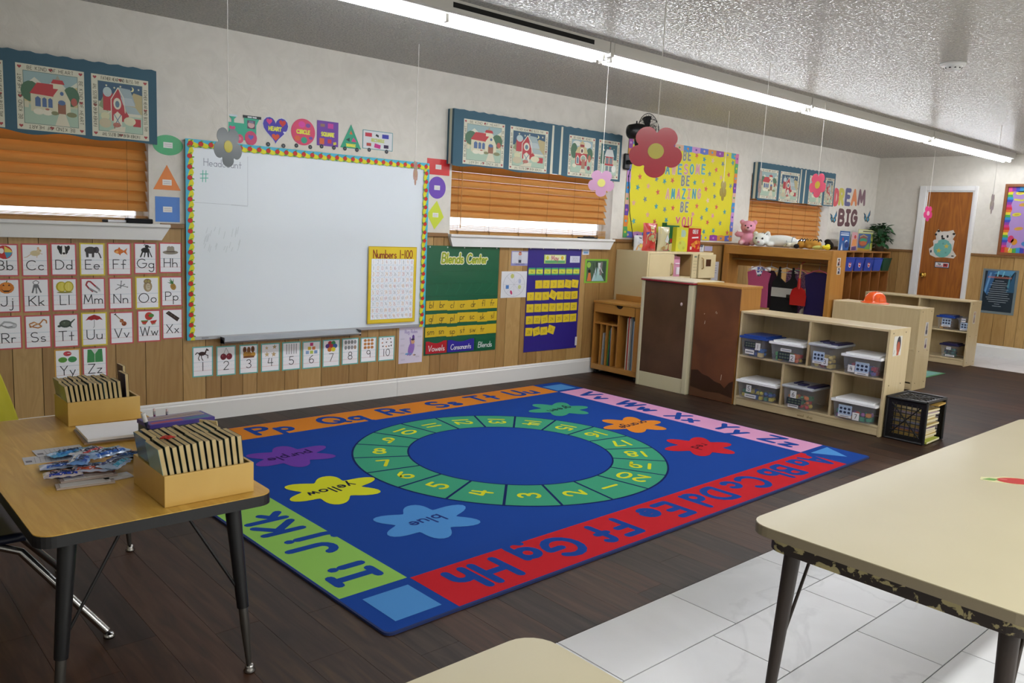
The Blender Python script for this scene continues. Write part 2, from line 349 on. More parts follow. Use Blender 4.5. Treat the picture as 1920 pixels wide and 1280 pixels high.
def marble(name, c1, c2):
    mt = noisemat(name, c1, c2, (1.2, 1.2, 1), 1.6, 8, .3, .3, .7, .7, spec=.8)
    nt = mt.node_tree; N = nt.nodes; L = nt.links; b = N['Principled BSDF']; cr = N['Color Ramp']
    n2 = N.new('ShaderNodeTexNoise'); n2.inputs['Scale'].default_value = 1.1; n2.inputs['Detail'].default_value = 6; n2.inputs['Distortion'].default_value = 1.0
    r2 = N.new('ShaderNodeValToRGB'); e = r2.color_ramp.elements; e[0].position = .485; e[0].color = (1, 1, 1, 1); e[1].position = .515; e[1].color = (1, 1, 1, 1); q = e.new(.5); q.color = (.74, .74, .75, 1)
    mx = N.new('ShaderNodeMix'); mx.data_type = 'RGBA'; mx.blend_type = 'MULTIPLY'; mx.inputs['Factor'].default_value = .45
    L.new(N['Texture Coordinate'].outputs['Object'], n2.inputs['Vector']); L.new(n2.outputs['Fac'], r2.inputs['Fac'])
    L.new(cr.outputs['Color'], mx.inputs['A']); L.new(r2.outputs['Color'], mx.inputs['B']); L.new(mx.outputs['Result'], b.inputs['Base Color']); return mt
tm = [marble('marble_tile_a', 'cccdd0', 'dfe0e3'), marble('marble_tile_b', 'c6c8cb', 'dadcdf'), marble('marble_tile_c', 'd0d1d4', 'e2e3e6')]
YT = -3.455; XT = 10.15
b = MB(); b.box(XL, XT, YT, 0, -.05, -.004, m_groove)
x = XL; k = 0
while x < XT:
    x2 = min(x+.152, XT); y = 0.-rnd.random()*1.2
    ys = [0.]
    while ys[-1] > YT: ys.append(max(YT, ys[-1]-(1.22 if len(ys) > 1 else .2+rnd.random()))) 
    for a, c in zip(ys, ys[1:]): b.box(x+.0006, x2-.0006, c+.0006, a-.0006, -.004, 0, fw[rnd.randrange(4)])
    x = x2
struct(b.build('floor'))
b = MB(); b.box(XL, XF, YB, YT, -.05, -.004, M('3c3e40', .7)); b.box(XT, XF, YT, 0, -.05, -.004, M('3c3e40', .7))
offs = [2.465, 2.325, 2.167, 2.325]; y = YT; r = 0
while y > YB:
    y2 = max(y-.2915, YB); x = offs[r % 4]-.608*8
    while x < XF:
        xa, xb = max(x, XL), min(x+.608, XF)
        if xb > xa+.01: b.box(xa+.002, xb-.002, y2+.002, y-.002, -.004, 0, tm[rnd.randrange(3)])
        x += .608
    y = y2; r += 1
y = YT; r = 0
while y < 0:
    for xa, xb in ((XT, XT+.6), (XT+.6, XF)): b.box(xa+.002, xb-.002, y+.0012, min(0, y+.29)-.0012, -.004, 0, tm[rnd.randrange(3)])
    y += .29
struct(b.build('floor'))
b = MB(); b.box(XL, XF, YB, .16, H, H+.06, m_ceil); struct(b.build('ceiling'))
# windows: x0, x1 of each opening in the long wall
ZS, ZO = 1.25, 2.05
W1 = (-1.0, wa(279, 350)[0]); W2 = (wa(845, 380)[0], wa(1147, 400)[0]); W3 = (wa(1402, 420)[0], wa(1549, 440)[0])
WT = .16
b = MB()
xs = [XL, W1[0], W1[1], W2[0], W2[1], W3[0], W3[1], XF+.1]
for i in range(0, 8, 2): b.box(xs[i], xs[i+1], 0, WT, ZS, H, m_plaster)
for w in (W1, W2, W3): b.box(w[0], w[1], 0, WT, ZO, H, m_plaster)
b.box(XL, XF+.1, 0.004, WT, 0, ZS, m_groove)
# panelling boards
gp = [28, 83, 142, 181, 219, 274, 343, 385.5, 414, 454.5, 481, 533, 558, 601, 653, 687, 708, 740, 762, 803.5, 823, 857, 898, 926.6, 943, 970, 985, 1003.6, 1014, 1034, 1060]
gx = [wa(g, 745-(g-400)*.11)[0] for g in gp]
x = gx[0]; left = []
while x > XL: x -= rnd.choice((.1, .15, .2, .12)); left.append(max(x, XL))
x = gx[-1]; right = []
while x < XF: x += rnd.choice((.1, .15, .2, .07)); right.append(min(x, XF))
gx = left[::-1]+gx+right
for i, (a, c) in enumerate(zip(gx, gx[1:])):
    if c-a > .004: b.box(a+.0018, c-.0018, -.006, .004, 0, ZS, pw[(i*7+i//3) % 4])
struct(b.build('wall_left'))
b = MB(); b.box(XF, XF+.1, YB, 0, ZS, H, m_plaster); b.box(XF+.004, XF+.1, YB, 0, 0, ZS, m_groove)
y = 0.
while y > YB:
    y2 = max(YB, y-rnd.choice((.1, .15, .2, .12))); b.box(XF-.006, XF+.004, y2+.0018, y-.0018, 0, ZS, pw[rnd.randrange(4)]); y = y2
struct(b.build('wall_back'))
b = MB(); b.box(XL-.1, XF+.1, YB-.1, YB, 0, H, m_plaster); struct(b.build('wall_front'))
b = MB(); b.box(XL-.1, XL, YB, .16, 0, H, m_plaster); struct(b.build('wall_right'))
# rail, baseboards
m_rail = wood('rail_wood', '8f6a3f', '77532d', 0, 2, 1)
b = MB()
for a, c in ((XL, W1[0]), (W1[1]+.06, W2[0]-.03), (W2[1]+.03, W3[0]-.03), (W3[1]+.03, XF)): 
    if not (a < 1.91 < c): b.box(a, c, -.022, 0, ZS-.012, ZS+.018, m_rail)
    else: b.box(a, 1.905, -.022, 0, ZS-.012, ZS+.018, m_rail); b.box(3.76, c, -.022, 0, ZS-.012, ZS+.018, m_rail)
struct(b.build('trim_1', bevel=.004))
b = MB(); b.box(XF-.022, XF, -.59, -.001, ZS-.012, ZS+.018, m_rail); b.box(XF-.022, XF, YB, -1.30, ZS-.012, ZS+.018, m_rail); struct(b.build('trim_2', bevel=.004))
prof = [(0, 0), (-.018, 0), (-.018, .112), (-.013, .12), (-.013, .128), (-.007, .14), (0, .14)]
xj = wa(742, 743)[0]
b = MB()
for a, c in ((XL, xj-.001), (xj+.001, XF)): b.prism([(p[0], p[1]) for p in prof], 0, a, c, m_white)
struct(b.build('baseboard_left'))
b = MB()
for a, c in ((-.59, 0), (YB, -1.30)): b.prism([(XF+p[0], p[1]) for p in prof], 1, a, c, m_white)
struct(b.build('baseboard_back'))
# door in the far wall
m_door = wood('door_wood', 'a5631f', '7c430f', 2, 1.6, .8, coat=.3)
b = MB(); b.box(XF-.012, XF-.007, -.693, -1.24, .005, 2.03, m_door); d = struct(b.build('door_1')); 
b = MB(); b.lathe([(0, 0), (.032, 0), (.032, .006), (.012, .01), (.011, .03), (.02, .036), (.03, .05), (.026, .066), (0, .07)][::1], M('c9a24a', .2, 1.), n=20, axis=2)
kn = b.build('door_knob', parent=d); kn.matrix_local = Matrix.Translation((XF-.012, -.755, .95)) @ Matrix.Rotation(-PI/2, 4, 'Y')
b = MB()
for a, c in ((-.59, -.672), (-1.261, -1.298)): b.box(XF-.04, XF-.0065, c, a, 0, 2.107, m_white)
b.box(XF-.04, XF-.0065, -.672, -1.261, 2.046, 2.107, m_white)
b.box(XF-.03, XF-.0065, -.672, -.693, 0, 2.046, m_white); b.box(XF-.03, XF-.0065, -1.24, -1.261, 0, 2.046, m_white); b.box(XF-.03, XF-.0065, -.693, -1.24, 2.03, 2.046, m_white)
struct(b.build('trim_3', bevel=.003))
# windows: pane, frame, sill and apron
m_glass = M('ffffff', .02, spec=.5, trans=1.)
for i, w in enumerate((W1, W2, W3)):
    b = MB(); b.box(w[0], w[1], .118, .15, ZS, ZS+.04, m_white); b.box(w[0], w[1], .118, .15, ZO-.04, ZO, m_white)
    for x in (w[0], w[1]-.04): b.box(x, x+.04, .118, .15, ZS+.04, ZO-.04, m_white)
    wo = struct(b.build('window_%d' % (i+1)))
    b = MB(); b.box(w[0]+.04, w[1]-.04, .132, .136, ZS+.04, ZO-.04, m_glass); b.build('window_pane', parent=wo)
    e = .11 if i == 0 else .02
    b = MB(); b.box(w[0]-.02, w[1]+e, -.05, .118, ZS-.008, ZS+.012, m_white)
    b.prism([(w[0]-.02, ZS-.008), (w[0]+.01, ZS-.085), (w[1]+e-.05, ZS-.085), (w[1]+e, ZS-.008)], 1, -.035, -.006, m_white)
    b.build('window_sill', parent=wo, bevel=.003)
# blinds: slats of orange-brown wood
def slatwood():
    mt = wood('blind_wood', 'c89a58', 'b88a4a', 0, 2, .6, rough=.4); nt = mt.node_tree; b_ = nt.nodes['Principled BSDF']
    tr = nt.nodes.new('ShaderNodeBsdfTranslucent'); tr.inputs[0].default_value = lin('f2b468'); ms = nt.nodes.new('ShaderNodeMixShader'); ms.inputs[0].default_value = .3
    out = nt.nodes['Material Output']; nt.links.new(b_.outputs[0], ms.inputs[1]); nt.links.new(tr.outputs[0], ms.inputs[2]); nt.links.new(ms.outputs[0], out.inputs['Surface']); return mt
m_slat = slatwood(); m_cord = M('8a6a40', .8)
def blind(w, label, xr, zbot, nstack, tilt, gapbot):
    t = thing('window_blind', label, 'blind', ((w[0]+w[1])/2, .05, ZS), group='wooden blinds in the windows')
    x0, x1 = w[0]+.012-(w[0]+w[1])/2, xr-(w[0]+w[1])/2
    b = MB(); b.box(x0, x1, -.025, .025, .74, .79, m_slat); b.build('head_rail', t)
    b = MB(); z = .715; p = .06; c, s = math.cos(tilt), math.sin(tilt)
    while z > zbot-ZS:
        hw = .0362; th = .0014
        a = [(-hw*c, hw*s), (hw*c, -hw*s)]
        pts = [(-hw*c-th*s, z-hw*s+th*c), (hw*c-th*s, z+hw*s+th*c), (hw*c+th*s, z+hw*s-th*c), (-hw*c+th*s, z-hw*s-th*c)]
        b.prism(pts, 0, x0, x1, m_slat); z -= p
    sl = b.build('slats', t)
    b = MB()
    for q in range(nstack): b.box(x0, x1, -.026, .026, .031+.0068*q, .0355+.0068*q, m_slat)
    b.box(x0, x1, -.024, .024, .003, .03, m_slat); b.build('bottom_stack', t, bevel=.002)
    b = MB(); n = 3 if x1-x0 > 2.2 else 5
    for q in range(n+1):
        xx = x1-.12-(x1-x0-.2)*q/(n if n == 5 else 3.2)
        for yy in (-.027, .027): b.tube([(xx, yy, .01), (xx, yy, .75)], .0011, m_cord, 5)
        for q2 in range(4): b.tube([(xx-.014+.006*q2, -.028, .045), (xx-.004+.004*q2, -.036, .028+.004*(q2 % 2)), (xx+.012-.004*q2, -.03, .006)], .0012, m_cord, 5)
    b.build('ladder_cords', t)
    if w is W2:
        b = MB(); b.tube([(x0+.11, -.035, .72), (x0+.1, -.04, .06)], .004, m_slat, 8); b.build('tilt_wand', t)
blind(W1, 'brown wooden slat blind under the church and barn valance at far left', wa(275, 330, .05)[0], wa(100, 400, .05)[1]+.036, 4, 1.0, 0)
blind(W2, 'orange-brown slat blind above the green and purple pocket charts', wa(1134, 400, .05)[0], wa(850, 413, .05)[1]+.036, 8, .98, 0)
blind(W3, 'wooden slat blind in the window behind the stuffed animals', wa(1535, 430, .05)[0], wa(1480, 450, .05)[1]+.036, 4, 1.0, 0)

# ------------------------------------------------------------------ ceiling strip lights
m_house = M('cfcdc6', .45); m_tube = M('ffffff', .4, emit=(.9, .93, 1.0), es=TUBE); m_tube.name = 'fluorescent_tube'; m_off = M('d8d8dc', .3)
FY = -1.62
fixl = [('strip light at the near end of the row, its housing showing an open dark slot', 1.45, 1), ('strip light above the whiteboard and the rug, second from the near end', 3.89, 2),
        ('strip light in front of the yellow star board, third from the near end', 6.33, 3), ('strip light ending at the far wall by the door', 8.77, 4)]
for lab, x0, k in fixl:
    t = thing('strip_light', lab, 'ceiling light', (x0, FY, H), group='strip lights in one row')
    b = MB(); b.prism([(-.095, 0), (-.095, -.058), (-.085, -.068), (.085, -.068), (.095, -.058), (.095, 0)], 0, .004, 2.402, m_house)
    if k == 1: b.box(1.2, 2.26, -.0962, -.093, -.04, -.014, M('141312', .8))
    b.build('housing', t)
    for yy in (-.036, .036):
        if k == 1 and yy < 0: rg = (1.2, 2.40)
        else: rg = (.03, 2.40)
        b = MB(); b.tube([(rg[0]+.012, yy, -.089), (rg[1]-.012, yy, -.089)], .0155, m_tube, 12); tb = b.build('fluorescent_tube', t)
        for xx in (rg[0], rg[1]):
            b = MB(); b.box(xx-.01, xx+.01, yy-.016, yy+.016, -.106, -.066, m_house); b.build('tube_socket', tb, bevel=.003)
    if k < 4:
        b = MB(); b.box(2.405, 2.437, -.1, .1, -.085, -.0, m_house); b.tube([(2.41, -.06, -.1), (2.42, -.03, -.11), (2.43, 0, -.1)], .004, M('9a9488'), 6); b.build('joint_bracket', t, bevel=.004)
p = fl(1788, 118, H)
t = thing('smoke_detector', 'round white smoke detector on the glossy ceiling', 'smoke detector', (p[0], p[1], H))
b = MB(); b.lathe([(0, 0), (.075, 0), (.072, -.018), (0, -.018)][::-1], m_white, n=32); b.build('base', t)
b = MB(); b.lathe([(.05, -.018), (.05, -.03), (.042, -.045), (.0, -.048)][::-1], m_white, n=32); hd = b.build('head', t)
b = MB()
for k in range(10): a = k*PI/5; b.box(.044*math.cos(a)-.006, .044*math.cos(a)+.006, .044*math.sin(a)-.006, .044*math.sin(a)+.006, -.037, -.03, M('333333'))
b.build('vents', hd)
# ------------------------------------------------------------------ rug
RX, RY, RR, RL, RW, RB = 1.4235, -3.0962, .0236, 3.6976, 2.762, .3132
def pile(h): return M(h, .95, spec=.1, bump=.5, bscale=900)
NB, RED, ORG, PNK, GRN, LBL, YEL, TEA, PUR = pile('1b4496'), pile('c2242e'), pile('d8842c'), pile('d79ac0'), pile('8fc25c'), pile('5090d2'), pile('d2d42c'), pile('3f9a78'), pile('6c3fa0')
m_bind = M('1d2c5c', .9)
a = Art(step=.00035)
def rrect(x0, y0, x1, y1, r, n=5):
    return [(cx+r*math.cos(math.radians(t0+90*k/n)), cy+r*math.sin(math.radians(t0+90*k/n))) for cx, cy, t0 in ((x1-r, y1-r, 0), (x0+r, y1-r, 90), (x0+r, y0+r, 180), (x1-r, y0+r, 270)) for k in range(n+1)]
a.slab(rrect(0, 0, RL, RW, .03), m_bind, .009)
a.up().poly(rrect(.008, .008, RL-.008, RW-.008, .025), NB)
a.up(); g = .004; e = .012
a.rect(RB+g, e, RL-RB-g, RB-g, RED); a.rect(RB+g, RW-RB+g, RL-RB-g, RW-e, ORG)
a.rect(e, RB+g, RB-g, RW-RB-g, GRN); a.rect(RL-RB+g, RB+g, RL-e, RW-RB-g, PNK)
a.up()
a.rect(.075, .06, .275, .265, LBL); a.rect(RL-.285, RW-.27, RL-.055, RW-.09, LBL); a.poly([(RL-.27, .27), (RL-.035, .275), (RL-.15, .085)], LBL); a.ell(.16, RW-.16, .1, .1, LBL)
def rl(pair, cx, cy, rot, h=.172, w=.04): a.text(pair, cx-h/2*-math.sin(math.radians(rot))*1.0, cy-h/2*math.cos(math.radians(rot)), h, w, NB, rot=rot, gap=.3)
for p, cx in zip(('Hh', 'Gg', 'Ff', 'Ee', 'Dd', 'Cc', 'Bb', 'Aa'), (.564, .952, 1.34, 1.74, 2.13, 2.5, 2.87, 3.24)): rl(p, cx, .165, 180)
for p, cx in zip(('Oo', 'Pp', 'Qq', 'Rr', 'Ss', 'Tt', 'Uu'), (.46, .9, 1.41, 1.86, 2.29, 2.68, 3.09)): rl(p, cx, 2.6, 0)
for p, cy in zip(('Ii', 'Jj', 'Kk', 'Ll', 'Mm', 'Nn'), (.48, .8, 1.12, 1.48, 1.85, 2.24)): rl(p, .157, cy, 90)
for p, cy in zip(('Vv', 'Ww', 'Xx', 'Yy', 'Zz'), (2.19, 1.75, 1.31, .91, .54)): rl(p, 3.54, cy, -90)
cx, cy, ro, ri = 1.817, 1.354, .925, .605
m_ol = pile('16245c')
a.ell(cx, cy, ro+.012, ro+.012, m_ol, n=72); a.up()
for k in range(20):
    t0 = -99-18*k; n = 6; gp_ = .45
    o = [(cx+ro*math.cos(math.radians(t0+gp_+(18-2*gp_)*j/n)), cy+ro*math.sin(math.radians(t0+gp_+(18-2*gp_)*j/n))) for j in range(n+1)]
    i_ = [(cx+(ri+.01)*math.cos(math.radians(t0+gp_*1.5+(18-3*gp_)*j/n)), cy+(ri+.01)*math.sin(math.radians(t0+gp_*1.5+(18-3*gp_)*j/n))) for j in range(n+1)]
    a.poly(o+i_[::-1], TEA)
a.ell(cx, cy, ri, ri, NB, n=72); a.up()
for k in range(20):
    th = math.radians(-90-18*k); rot = math.degrees(th)+180; R_ = .775; h = .105
    a.text(str(k+1), cx+R_*math.cos(th)+h/2*math.sin(math.radians(rot)), cy+R_*math.sin(th)-h/2*math.cos(math.radians(rot)), h, .02, YEL, rot=rot, gap=.3, sx=1.1)
def splat(x, y, c, word, rot, wc):
    pts = []; n = 72; amp = [1.25, .9, 1.05, .95, 1.0, 1.1]
    for k in range(n):
        t = k/n*6; j = int(t) % 6; lb = .5+.5*math.cos((t-j)*2*PI); A = amp[j]*(1-(t-j))+amp[(j+1) % 6]*(t-j)
        r = .135+.09*A*lb**.8; an = 2*PI*k/n+math.radians(rot); pts.append((x+1.12*r*math.cos(an), y+r*math.sin(an)*.98))
    a.poly(pts, c); a.z += .0003; a.text(word, x, y+.03, .075, .012, wc, rot=180+4, gap=.24); a.z -= .0003
DK = pile('1c1f3a')
splat(.72, 2.0, PUR, 'purple', 20, pile('2a1c50')); splat(.61, 1.37, YEL, 'yellow', 10, DK); splat(.73, .75, LBL, 'blue', 15, pile('243a80'))
splat(2.93, 2.0, TEA, 'green', 165, DK); splat(3.03, 1.38, ORG, 'orange', 170, DK); splat(2.94, .77, RED, 'red', 160, pile('5a1420'))
o = a.place('alphabet_rug', (RX, RY, 0), 'T', 'blue classroom rug with alphabet border, number ring and colour splats', 'rug')
o.matrix_world = Matrix.Translation((RX, RY, .0005)) @ Matrix.Rotation(RR, 4, 'Z')

# ------------------------------------------------------------------ whiteboard
WX0, WZ0, WX1, WZ1 = 1.914, .535, 3.751, 1.785
t = thing('whiteboard', 'large whiteboard with a red apple border and a faint drawn box', 'whiteboard', (WX0, 0, WZ0))
w_, h_ = WX1-WX0, WZ1-WZ0
ARO = Matrix.Rotation(PI/2, 4, 'X')
def partA(art, name, par, y=-.006):
    "flat art in a wall thing's own frame: u, v are x, z"
    o = art.build(name, parent=par); mm = Matrix.Identity(4); mm[1][1] = 0; mm[1][2] = -1; mm[2][1] = 1; mm[2][2] = 0; mm[1][3] = y
    o.matrix_local = mm; return o
a = Art(); wbm = M('dce4ea', .3, spec=.5, coat=.3); a.box2(.005, .005, w_-.005, h_-.005, wbm, .014)
a.up(); g_ = 'b4bac2'
a.line([(.05, h_-.38), (.40, h_-.385), (.40, h_-.07)], .0018, 'a9b0ba'); a.line([(.29, h_-.385), (.40, h_-.39)], .0015, 'a9b0ba')
a.text('Headcount', .235, h_-.15, .045, .004, '8b93a0', gap=.2, sx=.9)
a.text('#', .115, h_-.25, .07, .005, '5fb8a4')
for q in range(26):
    cx = .1+rnd.random()*.24; cy = h_-.55-rnd.random()*.14; L_ = .02+rnd.random()*.03
    a.line([(cx, cy), (cx+.01, cy+L_)], .005, 'ccd5da')
partA(a, 'writing_surface', t)
b = MB(); mf = M('aeb0b4', .35, .7)
b.box(0, w_, -.026, -.006, 0, .022, mf); b.box(0, w_, -.026, -.006, h_-.012, h_, mf); b.box(0, .012, -.026, -.006, 0, h_, mf); b.box(w_-.012, w_, -.026, -.006, 0, h_, mf)
b.box(.09, .135, -.0275, -.026, .006, .016, M('8d8f93', .4))
b.build('frame', t, bevel=.002)
x0, x1 = wa(410, 640)[0]-WX0, wa(665, 622)[0]-WX0
b = MB(); b.prism([(-.026, .012), (-.085, -.012), (-.092, -.006), (-.092, -.014), (-.082, -.024), (-.026, -.03)], 0, x0, x1, mf); b.box(x0, x0+.004, -.092, -.026, -.03, .014, M('5c5e62', .5)); b.box(x1-.004, x1, -.092, -.026, -.03, .014, M('5c5e62', .5)); b.build('marker_tray', t, bevel=.0015)
a = Art(); bw = .052
ab, ay, ag, ar, ak = '49b0cc', 'd8d420', '5aa432', 'c5281f', '20301c'
def bstrip(x, y, L, ang, n):
    "scalloped border strip with apples; u along the strip"
    ca, sa = math.cos(math.radians(ang)), math.sin(math.radians(ang)); T = lambda u, v: (x+u*ca-v*sa, y+u*sa+v*ca)
    z0 = a.z
    pts = [T(0, 0), T(L, 0)]+[T(L*(1-k/(n*4)), bw*(.88+.12*math.cos(k*PI/2))) for k in range(n*4+1)]
    a.slab(pts, ay, .0012, 'd8d420'); a.z += .0002
    a.poly([T(0, 0), T(L, 0), T(L, bw*.45)]+[T(L*(1-k/(n*4)), bw*(.4+.1*math.sin(k*PI/2))) for k in range(n*4+1)], ab); a.z += .0002
    for k in range(n):
        u = L*(k+.5)/n; c = T(u, bw*.5); q = bw*.28; ju = rnd.uniform(-20, 20)+ang*0
        c2 = T(u+.006, bw*.85); a.ell(c2[0], c2[1], q*.8, q*.3, ag, rot=ju); a.z += .0001
        a.ell(c[0], c[1], q*1.12, q*1.06, '7a1510', n=12); a.z += .0001; a.ell(c[0], c[1], q, q*.94, ar, n=12); a.z += .0001
        a.line([(c[0], c[1]+q*.8), (c[0]+q*.3, c[1]+q*1.5)], .0016, ak); a.ell(c[0]+q*.6, c[1]+q*1.2, q*.5, q*.22, ag, rot=30+ju); a.z -= .0002
    a.z = z0
a.z = 0
bstrip(w_+.004, h_+.005, w_+.008, 180, 29)
a.z = .0016
bstrip(-.004, h_+.0, h_-.0, -90, 19); bstrip(w_+.004, .0, h_-.04, 90, 19)
partA(a, 'apple_border', t, -.0265)

# poster with the numbers to one hundred, taped to the board
def poster(corners, name, label, cat, col, y=-.006, th=.0012, group=None, face='A', fn=None, margin=None):
    x0, z0, x1, z1 = rectA(*corners, y)
    a = Art(); W_, H_ = x1-x0, z1-z0; a.box2(0, 0, W_, H_, col, th); a.up()
    if fn: fn(a, W_, H_)
    return a.place(name, (x0, y, z0), 'A', label, cat, group)
def f(a, W, Hh):
    a.rect(.006, .006, W-.006, Hh-.006, 'e2c62a'); a.up(); a.text('Numbers 1-100', W/2, Hh-.085, .058, .0075, '8c3318', sx=.72, gap=.2); a.up()
    x0, x1, y0, y1 = W*.06, W*.94, Hh*.055, Hh*.84
    a.rect(x0, y0, x1, y1, 'f2f5fa'); a.up(); dx, dy = (x1-x0)/10, (y1-y0)/10
    for k in range(11):
        a.line([(x0+k*dx, y0), (x0+k*dx, y1)], .0012, '6fa6cc', cap=False); a.line([(x0, y0+k*dy), (x1, y0+k*dy)], .0012, '6fa6cc', cap=False)
    a.up()
    for k in range(100): a.text(str(k+1), x0+(k % 10+.5)*dx, y1-(k//10+.8)*dy, dy*.6, .0018, ('b06a70', '7a8a98', 'c09050')[(k % 10+k//10) % 3], sx=.62 if k < 99 else .45, gap=.16, cap=False)
poster(((690, 463), (778, 461.5), (781, 602), (689.5, 608)), 'number_poster', 'yellow Numbers 1-100 chart on the lower right of the whiteboard', 'poster', 'c9a81c', y=-.032, fn=f)

# ------------------------------------------------------------------ card sets
def ruled(a, W, Hh, text, pic_, inner, y0=.05, lh=.5, tx=.5, ts=None):
    bx = W*.055; a.rect(bx, bx, W-bx, Hh-bx, 'f0f1f6'); a.up(.5)
    b0, b1 = Hh*.2, Hh*.48; xh = (b0+b1)/2
    for yy, c in ((b1, '9bb4c8'), (b0, 'cf8f98')): a.line([(bx, yy), (W-bx, yy)], .0016, c, cap=False)
    for k in range(8): a.line([(bx+(W-2*bx)*(k+.2)/8, xh), (bx+(W-2*bx)*(k+.7)/8, xh)], .0013, 'a8bccc', cap=False)
    a.up(.5); h = b1-b0
    tw = sum(glyph(c)[0] for c in text)*h+.22*h*(len(text)-1); sx = min(1.12, W*.74/tw)
    a.text(text, W/2, b0, h, .0048, '23262c', sx=sx, gap=.22); a.pic(pic_, W*.14, Hh*.53, W*.72, Hh*.42)
